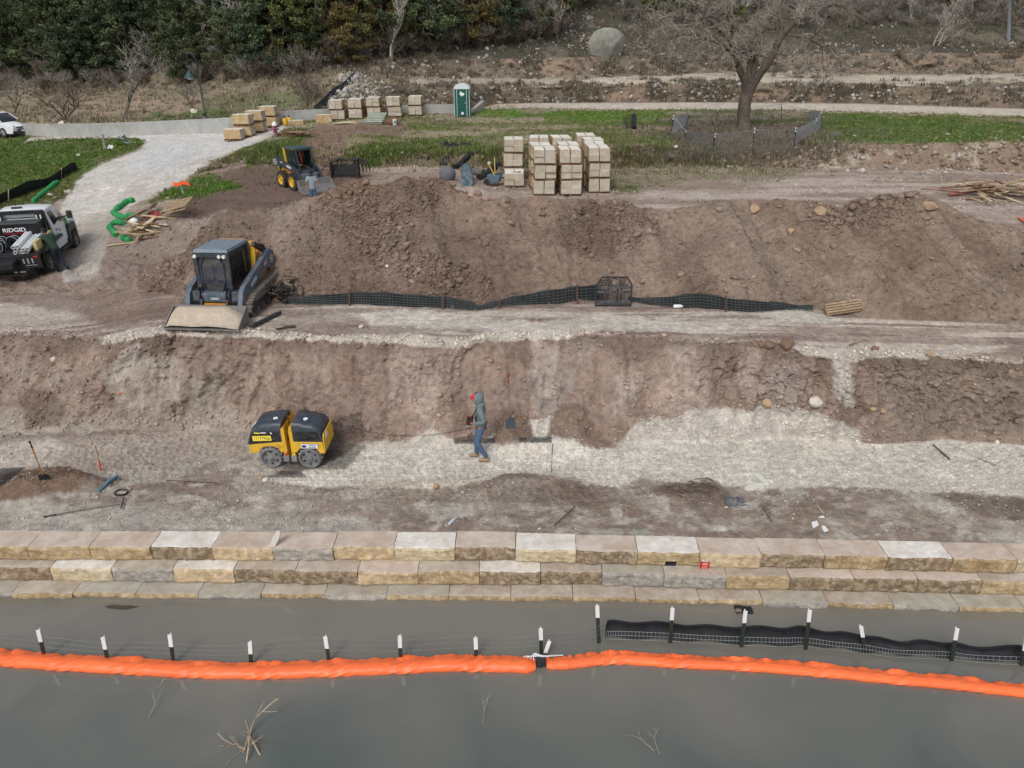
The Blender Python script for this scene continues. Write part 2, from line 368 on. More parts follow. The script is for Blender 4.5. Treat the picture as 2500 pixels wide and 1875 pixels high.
# haul track
z2 = zone(2.0, 3.05)
stk = fbm(GX * .22, Y0 * 4.2, 131, 4)
lay(z2, (158, 138, 125)); lay(z2 * sstep(-.15, .2, stk), (186, 170, 157)); lay(z2 * sstep(.1, .35, fbm(GX * .3 + 4, Y0 * 5, 132, 4)) * .8, (128, 104, 92))
pale = (190, 178, 166)
lay(poly_mask([(245, 826), (330, 800), (400, 800), (420, 812), (620, 806), (700, 815), (860, 820), (1000, 812), (1110, 826), (1190, 812), (1400, 806), (1400, 826), (1180, 834), (1110, 850), (1000, 842), (700, 830), (400, 818), (250, 842)], 5, 133, 14, (1.85, 2.6)), pale)
lay(poly_mask([(870, 762), (1000, 752), (1180, 770), (1300, 780), (1500, 770), (1700, 790), (1900, 800), (1700, 812), (1400, 806), (1250, 815), (1150, 800), (900, 796)], 7, 134, 22, (2, 3)) * .8, (198, 188, 178))
lay(poly_mask([(1920, 842), (2020, 848), (2160, 852), (2300, 866), (2260, 878), (2160, 868), (2060, 880), (1960, 868)], 5, 135, 10, (1.9, 2.5)), pale)
lay(poly_mask([(1840, 750), (1960, 756), (2060, 778), (2020, 790), (1860, 778)], 5, 136, 12, (2.2, 3.1)) * .9, (188, 180, 170))
lay(poly_mask([(-60, 738), (120, 726), (240, 742), (180, 780), (60, 792), (-60, 792)], 8, 137, 20, (2, 3)) * .8, (190, 177, 164))
lay(poly_mask([(0, 690), (340, 660), (470, 700), (430, 770), (250, 800), (160, 760), (0, 730)], 10, 138, 24, (2, 4.2)) * .65, (124, 96, 82))
lay(poly_mask([(700, 755), (850, 760), (900, 790), (870, 820), (680, 815), (660, 780)], 8, 139, 20, (2, 3)) * .5, (138, 118, 104))
PB += z2 * .35
# spoil mound
z3 = zone(3.0, 5.02) * sstep(330, 345, PX + 0 * PX)
lay(z3, (124, 102, 87)); lay(z3 * sstep(-.1, .3, N(.35, .35, 141)) * .75, (140, 115, 98)); lay(z3 * sstep(.08, .32, fbm(GX * .9 + Y0 * .3, Y0 * .3, 142, 4)) * .65, (150, 126, 110))
lay(z3 * sstep(.05, .35, N(.8, .8, 143)) * .6, (108, 86, 73)); lay(z3 * sstep(1500, 2100, PX) * .45, (130, 108, 88))
lay(z3 * sstep(.2, .34, fbm(GX * 1.1 + Y0 * .5, Y0 * .35 + 3, 144, 3)) * (PX > 1700) * .28, (160, 140, 124))
lay(poly_mask([(640, 520), (700, 500), (800, 470), (870, 460), (840, 560), (800, 640), (680, 640), (660, 580)], 14, 145, 34, (3, 5)) * .6, (146, 126, 114))
lay(z3 * clod_w * .5, (112, 88, 76))
lay(poly_mask([(780, 480), (850, 440), (940, 440), (900, 470), (820, 500), (770, 500)], 6, 146, 12, (3.7, 6)) * .8, (128, 100, 78))
lay(zone(3, 4.2) * sstep(345, 330, PX), (146, 124, 110))
# bench behind, ramp and left side
z5 = zone(4.6, 6.0)
lay(zone(5.0, 6.0), (146, 124, 110)); lay(zone(4.2, 6.0) * sstep(340, 330, PX), (150, 130, 117))
lay(zone(4.2, 6.0) * sstep(-.1, .3, fbm(GX * .2, Y0 * 1.6, 151, 4)) * .7, (168, 150, 138))
lay(zone(5.0, 6.0) * sstep(1500, 1600, PX) * sstep(-.1, .25, fbm(GX * .12, Y0 * 1.4, 152, 4)) * .8, (180, 163, 152))
m = poly_mask([(1150, 395), (1500, 395), (1750, 405), (2000, 405), (1900, 440), (1600, 450), (1560, 470), (1480, 468), (1200, 420)], 10, 153, 26, (4.9, 6.6)) * .85
lay(m, (132, 122, 102)); GR += m * .35
lay(poly_mask([(440, 470), (520, 430), (600, 400), (860, 420), (900, 430), (800, 470), (700, 520), (560, 520), (420, 560)], 12, 154, 30, (4.5, 8)) * .9, (106, 82, 70))
lay(poly_mask([(200, 600), (260, 540), (400, 530), (440, 540), (460, 600), (400, 640), (220, 640)], 10, 155, 24, (3.1, 7)) * .7, (134, 118, 104))
lay(poly_mask([(-40, 600), (420, 620), (400, 690), (-40, 700)], 14, 156, 26, (3, 6)) * .5, (132, 106, 94))
# banks and lawn
z6 = zone(6.0, 7.05)
lay(z6, (118, 103, 82)); lay(z6 * sstep(-.1, .25, N(.8, .8, 161)) * .8, (92, 90, 60)); lay(z6 * sstep(1850, 1950, PX) * .85, (138, 114, 96)); lay(z6 * sstep(1850, 1950, PX) * sstep(.25, .4, N(1.6, 1.6, 162)) * .6, (176, 162, 146))
GR += z6 * sstep(1900, 1800, PX) * .8 * sstep(-.25, .15, N(.8, .8, 161))
z7 = zone(7.0, 8.0)
g1 = sstep(-.12, .22, fbm(GX * .16, Y0 * .45, 171, 4))
lay(z7, (142, 130, 106)); lay(z7 * g1 * .9, (98, 116, 58)); lay(z7 * sstep(.12, .35, fbm(GX * .5 + 2, Y0 * .9, 172, 4)) * .7, (124, 112, 88))
GR += z7 * (.35 + .65 * g1)
def grass(px, c=(84, 116, 44), s=.9, rng=(5, 10), wob=24, fe=10):
    global GR
    m = poly_mask(px, fe, 180 + len(px) + int(px[0][0]), wob, rng) * s * (.72 + .28 * sstep(-.25, .15, fbm(GX * .9, Y0 * 1.4, 199, 4)))
    lay(m, c); GR = np.maximum(GR, m)
grass([(1150, 262), (1180, 248), (1250, 258), (1290, 276), (1240, 286), (1140, 284)], (92, 132, 42))
grass([(1320, 272), (1620, 270), (1640, 292), (1480, 300), (1330, 290)], (92, 128, 48), .8)
grass([(2000, 290), (2100, 282), (2300, 292), (2520, 300), (2520, 344), (2300, 346), (2080, 350), (1990, 330)], (84, 110, 50), .95)
grass([(590, 376), (640, 352), (700, 340), (790, 332), (830, 345), (760, 385), (690, 402), (600, 404)], (78, 106, 40))
grass([(860, 380), (900, 350), (1000, 345), (1150, 342), (1240, 350), (1240, 372), (1000, 380), (900, 412)], (82, 108, 46), .8)
grass([(360, 492), (400, 462), (470, 432), (540, 432), (588, 456), (520, 478), (470, 494), (390, 498)], (80, 116, 38), 1, (4, 8))
grass([(1480, 440), (1560, 448), (1560, 470), (1500, 476)], (92, 104, 60), .6, (5, 6))
grass([(-60, 346), (200, 338), (330, 338), (356, 345), (338, 364), (250, 395), (190, 416), (100, 446), (-60, 505)], (78, 104, 40), 1, (4, 9), 4, 3)
grass([(-60, 520), (100, 470), (180, 432), (196, 440), (120, 500), (60, 550), (-60, 600)], (96, 106, 56), .9, (4, 8), 10, 5)
lay(poly_mask([(770, 300), (830, 300), (1000, 308), (980, 330), (850, 335), (830, 380), (880, 410), (760, 410), (740, 350)], 10, 191, 26, (5.5, 8)) * .9, (124, 98, 84)); 
md = poly_mask([(770, 300), (830, 300), (1000, 308), (980, 330), (850, 335), (830, 380), (880, 410), (760, 410), (740, 350)], 10, 191, 26, (5.5, 8)); GR *= (1 - md * .8)
lay(poly_mask([(1660, 300), (1720, 318), (1800, 310), (1880, 302), (1990, 300), (2010, 320), (1960, 355), (1850, 372), (1720, 374), (1640, 340)], 8, 192, 20, (7, 8)) * .9, (112, 100, 92))
lay(poly_mask([(1640, 345), (1700, 350), (1780, 372), (1750, 412), (1640, 400)], 8, 193, 16, (6, 8)) * .6, (92, 78, 64))
# concrete ramp, dusted with gravel
RAMP = poly_mask([(60, 350), (70, 337), (330, 330), (560, 322), (610, 318), (690, 305), (700, 312), (640, 345), (600, 362), (520, 395), (450, 440), (390, 470), (320, 505), (290, 540), (262, 600), (240, 680), (150, 690), (148, 600), (150, 500), (186, 440), (250, 402), (340, 368), (362, 346), (330, 337), (200, 337), (60, 345)], 5, 201, 9, (3.6, 9))
lay(RAMP, (190, 183, 176)); lay(RAMP * sstep(0, .35, fbm(GX * .6, Y0 * .35, 202, 4)) * .6, (170, 158, 148)); lay(RAMP * poly_mask([(340, 330), (620, 310), (620, 345), (480, 390), (350, 430), (300, 400)], 16, 203, 20) * .7, (186, 187, 190)); GR *= (1 - RAMP)
lay(poly_mask([(150, 560), (300, 500), (300, 560), (250, 690), (140, 690)], 14, 204, 22, (3.6, 7)) * .5, (150, 132, 120))
# gravel roads and banks on the far side
far = (TT[None, :] > tw) * 1.0
lay(zone(8, 9.05) * far, (180, 166, 150)); PB += zone(8, 9.05) * far * .6
lay(poly_mask([(1290, 252), (1400, 250), (2520, 250), (2520, 286), (2300, 280), (1900, 270), (1400, 265)], 4, 211, 9, (7, 9.3)) * (.6 + .4 * sstep(-.2, .1, N(.5, .9, 224))), (186, 172, 156))
z9 = zone(9, 10.05)
lay(z9, (122, 104, 86)); lay(z9 * sstep(-.05, .25, N(.6, .6, 212)) * .7, (98, 90, 74)); lay(z9 * far * sstep(.0, .25, fbm(GX * .35, Z0 * 1.2, 213, 4)) * sstep(.0, .2, S2 - 9) * sstep(.75, .4, S2 - 9) * .45, (150, 116, 88))
lay(z9 * sstep(720, 560, PX), (138, 128, 100)); GR += z9 * sstep(760, 600, PX) * .8
z10 = zone(10, 12)
lay(z10, (118, 106, 88)); lay(z10 * sstep(.0, .3, N(.4, .6, 214)) * .8, (140, 128, 108)); GR += z10 * .5
lay(poly_mask([(1400, 196), (1700, 178), (1900, 180), (2300, 184), (2520, 180), (2520, 200), (2200, 210), (1900, 202), (1700, 202), (1420, 206)], 4, 215, 10, (10, 12.4)) * (.45 + .5 * sstep(-.2, .1, N(.5, .9, 225))), (182, 168, 150))
lay(poly_mask([(920, 192), (1400, 192), (1400, 204), (920, 206)], 4, 216, 8, (10, 12.2)) * .7, (170, 158, 142))
z12 = zone(12, 13.05)
lay(z12, (124, 106, 88)); lay(z12 * sstep(-.05, .25, N(.5, .5, 217)) * .7, (96, 88, 74)); lay(z12 * (PX > 1150) * sstep(.0, .25, fbm(GX * .3, Z0 * .9, 218, 4)) * .45, (154, 124, 98))
z13 = zone(13, 20)
lay(z13, (74, 70, 58)); lay(z13 * sstep(.1, .4, N(.25, .25, 219)) * .8, (104, 96, 82)); GR += zone(13, 14.5) * .25
# left meadow behind the concrete wall
mw = sstep(1000, 860, PX)
lay(zone(9, 14) * mw * .8, (148, 134, 112)); lay(poly_mask([(160, 262), (480, 240), (540, 268), (400, 280), (150, 290)], 12, 221, 30, (9, 13)) * .8, (168, 146, 128))
grass([(340, 302), (370, 284), (480, 268), (560, 262), (560, 300), (400, 306)], (84, 112, 42), 1, (9, 13))
grass([(460, 246), (560, 236), (760, 226), (790, 250), (700, 270), (560, 276)], (102, 112, 74), .8, (9, 14))
lay(poly_mask([(0, 300), (340, 300), (340, 308), (0, 312)], 6, 222, 6, (8.9, 10)) * .8, (170, 150, 108))
GR += zone(9, 13.6) * mw * .6
GR = np.clip(GR, 0, 1); PB = np.clip(PB, 0, 1)
_g = C.mean(-1, keepdims=True); _soil = (1 - np.clip(GR, 0, 1) * .85)[..., None]; C = C * (1 - .30 * _soil) + _g * .30 * _soil
C = C * (1 - _soil + _soil * np.array([1.0, .995, .955]))
C = C * np.where(GR[..., None] > .5, 1.0, 1.26); C = C * np.minimum(1, (.60 + .16 * np.clip(GP + zone(2, 3.05) * .5 + RAMP * .6, 0, 1)[..., None]) / C.max(-1, keepdims=True))
C *= (1 + .18 * fbm(GX * 2.1, Y0 * 2.6 + Z0 * 2, 231, 4))[..., None] * (1 + .16 * fbm(GX * 8, Y0 * 9 + Z0 * 8, 232, 3))[..., None]

def mesh_grid(name, V, nr, nc, smooth=True):
    me = bpy.data.meshes.new(name)
    i = np.arange(nr - 1)[:, None] * nc + np.arange(nc - 1)[None, :]
    F = np.stack([i, i + 1, i + nc + 1, i + nc], -1).reshape(-1, 4)
    me.vertices.add(len(V)); me.vertices.foreach_set("co", V.astype(np.float32).ravel())
    me.loops.add(F.size); me.loops.foreach_set("vertex_index", F.astype(np.int32).ravel())
    me.polygons.add(len(F)); me.polygons.foreach_set("loop_start", (np.arange(len(F)) * 4).astype(np.int32))
    me.polygons.foreach_set("loop_total", np.full(len(F), 4, np.int32))
    me.polygons.foreach_set("use_smooth", np.full(len(F), smooth))
    me.update(calc_edges=True)
    return me
gm = mesh_grid("ground", np.stack([GX, GY, GZ], -1).reshape(-1, 3), NR, NC)
GXo = TT[None, :] * 0 + GX
ca_ = gm.color_attributes.new("soil", 'FLOAT_COLOR', 'POINT')
ca_.data.foreach_set("color", np.concatenate([C, PB[..., None]], -1).astype(np.float32).ravel())
gat = gm.attributes.new("grassy", 'FLOAT', 'POINT'); gat.data.foreach_set("value", GR.astype(np.float32).ravel())
ground_o = bpy.data.objects.new("ground", gm); COL.objects.link(ground_o); ground_o["kind"] = "structure"
def nodes(m):
    m.use_nodes = True
    nt = m.node_tree; nt.nodes.clear()
    out = nt.nodes.new("ShaderNodeOutputMaterial"); b = nt.nodes.new("ShaderNodeBsdfPrincipled")
    nt.links.new(b.outputs[0], out.inputs[0])
    return nt, b
mg = bpy.data.materials.new("soil"); nt, b = nodes(mg)
L = nt.links.new
at_n = nt.nodes.new("ShaderNodeAttribute"); at_n.attribute_name = "soil"
tc = nt.nodes.new("ShaderNodeNewGeometry")
def noise_n(nt, vec, scale, detail=5, rough=.6, dist=0):
    n = nt.nodes.new("ShaderNodeTexNoise"); n.inputs['Scale'].default_value = scale; n.inputs['Detail'].default_value = detail
    n.inputs['Roughness'].default_value = rough; n.inputs['Distortion'].default_value = dist; nt.links.new(vec, n.inputs['Vector']); return n.outputs['Fac']
def mr(nt, v, a, b_, c, d):
    n = nt.nodes.new("ShaderNodeMapRange"); nt.links.new(v, n.inputs[0])
    for i, q in enumerate((a, b_, c, d)): n.inputs[i + 1].default_value = q
    return n.outputs[0]
def mth(nt, op, a, b_):
    n = nt.nodes.new("ShaderNodeMath"); n.operation = op
    for i, q in enumerate((a, b_)):
        if isinstance(q, (int, float)): n.inputs[i].default_value = q
        else: nt.links.new(q, n.inputs[i])
    return n.outputs[0]
def mixc(nt, fac, a, b_, mode='MIX'):
    n = nt.nodes.new("ShaderNodeMix"); n.data_type = 'RGBA'; n.blend_type = mode
    for idx, q in ((0, fac), (6, a), (7, b_)):
        if isinstance(q, (int, float)): n.inputs[idx].default_value = q
        elif isinstance(q, tuple): n.inputs[idx].default_value = (*q, 1) if len(q) == 3 else q
        else: nt.links.new(q, n.inputs[idx])
    return n.outputs[2]
P = tc.outputs['Position']
nA = noise_n(nt, P, 7, 8, .7); nB = noise_n(nt, P, 40, 4, .7)
mul = mth(nt, 'MULTIPLY', mr(nt, nA, .3, .7, .68, 1.32), mr(nt, nB, .3, .7, .74, 1.26))
comb = nt.nodes.new("ShaderNodeCombineXYZ"); [L(mul, comb.inputs[i]) for i in range(3)]
c1 = mixc(nt, 1.0, at_n.outputs['Color'], comb.outputs[0], 'MULTIPLY')
vor = nt.nodes.new("ShaderNodeTexVoronoi"); vor.inputs['Scale'].default_value = 22; L(P, vor.inputs['Vector'])
peb = mr(nt, vor.outputs['Distance'], .10, .22, 1, 0)
rnd = nt.nodes.new("ShaderNodeSeparateColor"); L(vor.outputs['Color'], rnd.inputs[0])
thr = mth(nt, 'LESS_THAN', rnd.outputs[0], mth(nt, 'MULTIPLY', at_n.outputs['Alpha'], .55))
c2 = mixc(nt, mth(nt, 'MULTIPLY', mth(nt, 'MULTIPLY', peb, thr), .8), c1, rgb(214, 207, 198))
L(c2, b.inputs['Base Color']); b.inputs['Roughness'].default_value = .95; b.inputs['Specular IOR Level'].default_value = .15
bp = nt.nodes.new("ShaderNodeBump"); bp.inputs['Strength'].default_value = 1.0; bp.inputs['Distance'].default_value = .09
hsum = mth(nt, 'ADD', mth(nt, 'MULTIPLY', nA, 1.0), mth(nt, 'ADD', mth(nt, 'MULTIPLY', nB, .35), mth(nt, 'MULTIPLY', mth(nt, 'MULTIPLY', peb, thr), .3)))
L(hsum, bp.inputs['Height']); L(bp.outputs[0], b.inputs['Normal'])
gm.materials.append(mg)
# ground beyond the modelled strip: river bed, and land to the sides
me = bpy.data.meshes.new("river_bed")
me.from_pydata([(-400, -300, -1.6), (400, -300, -1.6), (400, 40, -1.6), (-400, 40, -1.6)], [], [(0, 1, 2, 3)])
o = bpy.data.objects.new("river_bed", me); COL.objects.link(o); o["kind"] = "structure"; me.materials.append(mg)
# water
mw_ = bpy.data.materials.new("muddy_water"); nt, b = nodes(mw_)
gp = nt.nodes.new("ShaderNodeNewGeometry").outputs['Position']
sx_ = nt.nodes.new("ShaderNodeSeparateXYZ"); nt.links.new(gp, sx_.inputs[0])
murk = mth(nt, 'ADD', mr(nt, sx_.outputs[1], 5.6, 9.6, 0, 1), mr(nt, noise_n(nt, gp, (.4), 4, .5, .5), .3, .7, -.3, .3))
nt.links.new(mixc(nt, mr(nt, murk, 0, 1, 0, 1), rgb(80, 89, 85), rgb(121, 116, 106)), b.inputs['Base Color'])
b.inputs['Roughness'].default_value = .03; b.inputs['IOR'].default_value = 1.45; b.inputs['Specular IOR Level'].default_value = 1.0
bp = nt.nodes.new("ShaderNodeBump"); bp.inputs['Strength'].default_value = .05; bp.inputs['Distance'].default_value = .015
nt.links.new(noise_n(nt, gp, 2.2, 3), bp.inputs['Height']); nt.links.new(bp.outputs[0], b.inputs['Normal'])
me = bpy.data.meshes.new("water")
me.from_pydata([(-300, -300, WATER_Z), (300, -300, WATER_Z), (300, 11.4, WATER_Z), (-300, 11.4, WATER_Z)], [], [(0, 1, 2, 3)])
o = bpy.data.objects.new("water", me); COL.objects.link(o); o["kind"] = "structure"; me.materials.append(mw_)
# ================================================================= MESH HELPERS
random.seed(7)
rng = np.random.default_rng(11)
def frame_to(d):
    d = Vector(d).normalized()
    u = Vector((0, 0, 1)) if abs(d.z) < .95 else Vector((1, 0, 0))
    a = d.cross(u).normalized(); b = a.cross(d).normalized()
    return a, b
class MB:
    def __init__(s): s.v = []; s.f = []; s.m = []; s.k = 0
    def add(s, vs, fs):
        n = len(s.v); s.v += [tuple(q) for q in vs]; s.f += [tuple(i + n for i in f) for f in fs]; s.m += [s.k] * len(fs); return s
    def box(s, c, d, rot=None, taper=1.0):
        hx, hy, hz = d[0] / 2, d[1] / 2, d[2] / 2
        P_ = []
        for z in (-1, 1):
            q = taper if z > 0 else 1
            for x, y in ((-1, -1), (1, -1), (1, 1), (-1, 1)): P_.append(Vector((x * hx * q, y * hy * q, z * hz)))
        if rot is not None:
            m_ = rot if isinstance(rot, Matrix) else Euler(rot).to_matrix()
            P_ = [m_ @ p for p in P_]
        c = Vector(c)
        return s.add([p + c for p in P_], [(3, 2, 1, 0), (4, 5, 6, 7), (0, 1, 5, 4), (1, 2, 6, 5), (2, 3, 7, 6), (3, 0, 4, 7)])
    def bar(s, a, b, w, h):
        a, b = Vector(a), Vector(b); d = b - a
        x, y = frame_to(d)
        P_ = [q + x * i * w / 2 + y * j * h / 2 for q in (a, b) for i, j in ((-1, -1), (1, -1), (1, 1), (-1, 1))]
        return s.add(P_, [(0, 1, 2, 3), (7, 6, 5, 4), (4, 5, 1, 0), (5, 6, 2, 1), (6, 7, 3, 2), (7, 4, 0, 3)])
    def tube(s, pts, r, n=8, cap=True):
        pts = [Vector(p) for p in pts]; rr = r if isinstance(r, (list, tuple)) else [r] * len(pts)
        vs = []; fs = []; pa = None
        for i, p in enumerate(pts):
            d = (pts[min(i + 1, len(pts) - 1)] - pts[max(i - 1, 0)])
            if d.length < 1e-9: d = Vector((0, 0, 1))
            d.normalize()
            if pa is None: a, b_ = frame_to(d)
            else:
                a = pa - d * pa.dot(d)
                a = a.normalized() if a.length > 1e-6 else frame_to(d)[0]
                b_ = d.cross(a)
            pa = a
            for k in range(n):
                t = 2 * PI * k / n
                vs.append(p + (a * math.cos(t) + b_ * math.sin(t)) * rr[i])
        for i in range(len(pts) - 1):
            for k in range(n):
                k2 = (k + 1) % n
                fs.append((i * n + k, i * n + k2, (i + 1) * n + k2, (i + 1) * n + k))
        if cap and n > 2:
            fs.append(tuple(range(n - 1, -1, -1))); fs.append(tuple((len(pts) - 1) * n + k for k in range(n)))
        return s.add(vs, fs)
    def prism(s, poly, o, u, v, w, taper=None):
        """poly in (u, v), extruded by vector w from origin o"""
        o, u, v, w = Vector(o), Vector(u), Vector(v), Vector(w); n = len(poly)
        A = [o + u * a + v * b for a, b in poly]
        if taper:
            cx = sum(a for a, b in poly) / n; cz = sum(b for a, b in poly) / n
            B = [o + w + u * (cx + (a - cx) * taper) + v * (cz + (b - cz) * taper) for a, b in poly]
        else: B = [p + w for p in A]
        fs = [tuple(range(n - 1, -1, -1)), tuple(range(n, 2 * n))] + [(i, (i + 1) % n, n + (i + 1) % n, n + i) for i in range(n)]
        return s.add(A + B, fs)
    def lathe(s, prof, o, ax, n=24, cap=None):
        """prof list of (r, h) along axis"""
        o = Vector(o); ax = Vector(ax).normalized(); a, b_ = frame_to(ax); vs = []; fs = []
        for r, h in prof:
            for k in range(n):
                t = 2 * PI * k / n; vs.append(o + ax * h + (a * math.cos(t) + b_ * math.sin(t)) * r)
        for i in range(len(prof) - 1):
            for k in range(n):
                k2 = (k + 1) % n; fs.append((i * n + k, i * n + k2, (i + 1) * n + k2, (i + 1) * n + k))
        if cap is None: cap = 3 if len(prof) <= 3 and abs(prof[0][1] - prof[-1][1]) > 1e-6 or prof[0][0] <= prof[-1][0] * 1.001 and len(prof) < 5 else 2
        if cap & 1: fs.append(tuple(range(n - 1, -1, -1)))
        if cap & 2: fs.append(tuple((len(prof) - 1) * n + k for k in range(n)))
        return s.add(vs, fs)
    def ball(s, c, r, seed=0, rough=0.0, n=8, m=6):
        c = Vector(c); r = Vector(r) if not isinstance(r, (int, float)) else Vector((r, r, r)); rd = random.Random(seed); vs = []; fs = []
        for i in range(m + 1):
            ph = PI * i / m
            for k in range(n):
                t = 2 * PI * k / n; q = 1 + rough * (rd.random() - .5) * 2
                if i in (0, m): q = 1
                vs.append(c + Vector((r.x * math.sin(ph) * math.cos(t) * q, r.y * math.sin(ph) * math.sin(t) * q, r.z * math.cos(ph) * q)))
        for i in range(m):
            for k in range(n):
                k2 = (k + 1) % n; fs.append((i * n + k2, i * n + k, (i + 1) * n + k, (i + 1) * n + k2))
        return s.add(vs, fs)
    def sheet(s, rows):
        nr, nc = len(rows), len(rows[0]); vs = [p for r in rows for p in r]
        return s.add(vs, [(i * nc + j, i * nc + j + 1, (i + 1) * nc + j + 1, (i + 1) * nc + j) for i in range(nr - 1) for j in range(nc - 1)])
    def slab(s, rows, th):
        """sheet with a thickness"""
        th = Vector(th); nr, nc = len(rows), len(rows[0])
        vs = [Vector(p) for r in rows for p in r]; n = len(vs); vs += [p + th for p in vs]
        fs = []
        for i in range(nr - 1):
            for j in range(nc - 1):
                a = (i * nc + j, i * nc + j + 1, (i + 1) * nc + j + 1, (i + 1) * nc + j); fs.append(a); fs.append(tuple(q + n for q in reversed(a)))
        for i in range(nr - 1):
            for j in (0, nc - 1): fs.append((i * nc + j, (i + 1) * nc + j, (i + 1) * nc + j + n, i * nc + j + n))
        for j in range(nc - 1):
            for i in (0, nr - 1): fs.append((i * nc + j, i * nc + j + 1, i * nc + j + 1 + n, i * nc + j + n))
        return s.add(vs, fs)
    def build(s, name, mat, parent=None, smooth=False, bevel=0, recalc=True):
        me = bpy.data.meshes.new(name); me.from_pydata([tuple(v) for v in s.v], [], s.f)
        mats = mat if isinstance(mat, (list, tuple)) else [mat]
        for m_ in mats: me.materials.append(m_)
        if len(mats) > 1: me.polygons.foreach_set("material_index", s.m)
        if recalc or bevel:
            bm = bmesh.new(); bm.from_mesh(me)
            bmesh.ops.recalc_face_normals(bm, faces=bm.faces)
            if bevel:
                es = [e for e in bm.edges if len(e.link_faces) == 2 and e.calc_face_angle(0) > .5]
                bmesh.ops.bevel(bm, geom=es, offset=bevel, segments=2, affect='EDGES', profile=.6, clamp_overlap=True)
            bm.to_mesh(me); bm.free()
        if smooth:
            me.polygons.foreach_set("use_smooth", [True] * len(me.polygons))
            if smooth != 2:
                try: me.set_sharp_from_angle(angle=R(38))
                except Exception: pass
        me.update()
        o = bpy.data.objects.new(name, me); COL.objects.link(o)
        if parent is not None: o.parent = parent
        return o
def tag(o, label, cat, group=None, kind=None):
    if label: o["label"] = label
    if cat: o["category"] = cat
    if group: o["group"] = group
    if kind: o["kind"] = kind
    return o
def thing(name, label, cat, loc=(0, 0, 0), rz=0, group=None, rx=0, ry=0):
    o = bpy.data.objects.new(name, None); o.empty_display_size = .3; COL.objects.link(o)
    o.location = loc; o.rotation_euler = (rx, ry, rz); return tag(o, label, cat, group)
def dup(o, label=None, loc=None, rz=None, parent=None, group=None, scale=None):
    c = o.copy(); COL.objects.link(c)
    if parent is not None: c.parent = parent
    if label: c["label"] = label
    if group: c["group"] = group
    if loc is not None: c.location = loc
    if rz is not None: c.rotation_euler = (c.rotation_euler[0], c.rotation_euler[1], rz)
    if scale is not None: c.scale = (scale,) * 3 if isinstance(scale, (int, float)) else scale
    for ch in list(o.children): dup(ch, parent=c)
    return c
# ================================================================= MATERIALS
MATS = {}
def mat(name, col, rough=.7, metal=0., var=.12, scale=6., bump=0., col2=None, amt=.5, spec=.4, trans=0., obvar=0., seed=0., thr=.5, dirt=None, emit=0):
    if name in MATS: return MATS[name]
    m_ = bpy.data.materials.new(name); nt, b = nodes(m_); MATS[name] = m_
    co = nt.nodes.new("ShaderNodeTexCoord").outputs['Object']
    oi = nt.nodes.new("ShaderNodeObjectInfo")
    add = nt.nodes.new("ShaderNodeVectorMath"); add.operation = 'ADD'; nt.links.new(co, add.inputs[0])
    cx = nt.nodes.new("ShaderNodeCombineXYZ"); rn = mth(nt, 'MULTIPLY', oi.outputs['Random'], 37.0)
    for i in range(3): nt.links.new(rn, cx.inputs[i])
    nt.links.new(cx.outputs[0], add.inputs[1]); V_ = add.outputs[0]
    n1 = noise_n(nt, V_, scale, 6, .65)
    c = rgb(*col)
    cur = c
    if col2:
        f_ = mr(nt, noise_n(nt, V_, scale * .45, 6, .7, .6), thr - .12, thr + .12, 0, amt)
        cur = mixc(nt, f_, c, rgb(*col2))
    if dirt:   # dusty deposit, broken up by noise
        f_ = mr(nt, noise_n(nt, V_, scale * 1.3, 7, .75, .3), .45, .68, .0, dirt[1])
        cur = mixc(nt, f_, cur, rgb(*dirt[0]))
    mul_ = mr(nt, n1, .25, .75, 1 - var, 1 + var)
    if obvar: mul_ = mth(nt, 'MULTIPLY', mul_, mr(nt, oi.outputs['Random'], 0, 1, 1 - obvar, 1 + obvar))
    cc = nt.nodes.new("ShaderNodeCombineXYZ"); [nt.links.new(mul_, cc.inputs[i]) for i in range(3)]
    nt.links.new(mixc(nt, 1.0, cur, cc.outputs[0], 'MULTIPLY'), b.inputs['Base Color'])
    b.inputs['Roughness'].default_value = rough; b.inputs['Metallic'].default_value = metal; b.inputs['Specular IOR Level'].default_value = spec
    if trans: b.inputs['Transmission Weight'].default_value = trans
    if bump:
        bp = nt.nodes.new("ShaderNodeBump"); bp.inputs['Strength'].default_value = .7; bp.inputs['Distance'].default_value = bump
        nt.links.new(noise_n(nt, V_, scale * 2.2, 6, .7), bp.inputs['Height']); nt.links.new(bp.outputs[0], b.inputs['Normal'])
    return m_
M_post = mat('green_steel', (44, 54, 44), .6, 0, .2); M_white = mat('white_paint', (226, 228, 228), .6, 0, .06)
M_fab = mat('black_geotextile', (26, 28, 32), .75, 0, .35, 9, .01, (46, 48, 52), .5); M_wire = mat('galvanised_wire', (150, 152, 150), .5, .3, .1)
M_wireD = mat('dark_wire', (74, 72, 68), .6, 0, .2); M_black = mat('black_paint', (26, 27, 30), .5, 0, .3, 6, 0, dirt=((120, 108, 98), .5))
M_slate = mat('slate_paint', (80, 94, 110), .45, 0, .12, 5, 0, dirt=((150, 144, 136), .6)); M_slateD = mat('dark_slate_paint', (44, 52, 62), .45, 0, .15, 5, 0, dirt=((130, 120, 110), .35))
M_yel = mat('machine_yellow', (222, 176, 52), .45, 0, .08, 8, 0, (70, 56, 34), .9, thr=.68, dirt=((150, 120, 80), .4)); M_yelD = mat('dusty_machine_yellow', (214, 146, 36), .5, 0, .1, 6, 0, dirt=((150, 126, 100), .8))
M_glass = mat('dark_glass', (20, 26, 28), .12, 0, .1, 3, 0, spec=.8); M_glassD = mat('dusty_glass', (48, 50, 52), .35, 0, .2, 3, 0, (104, 100, 96), .7)
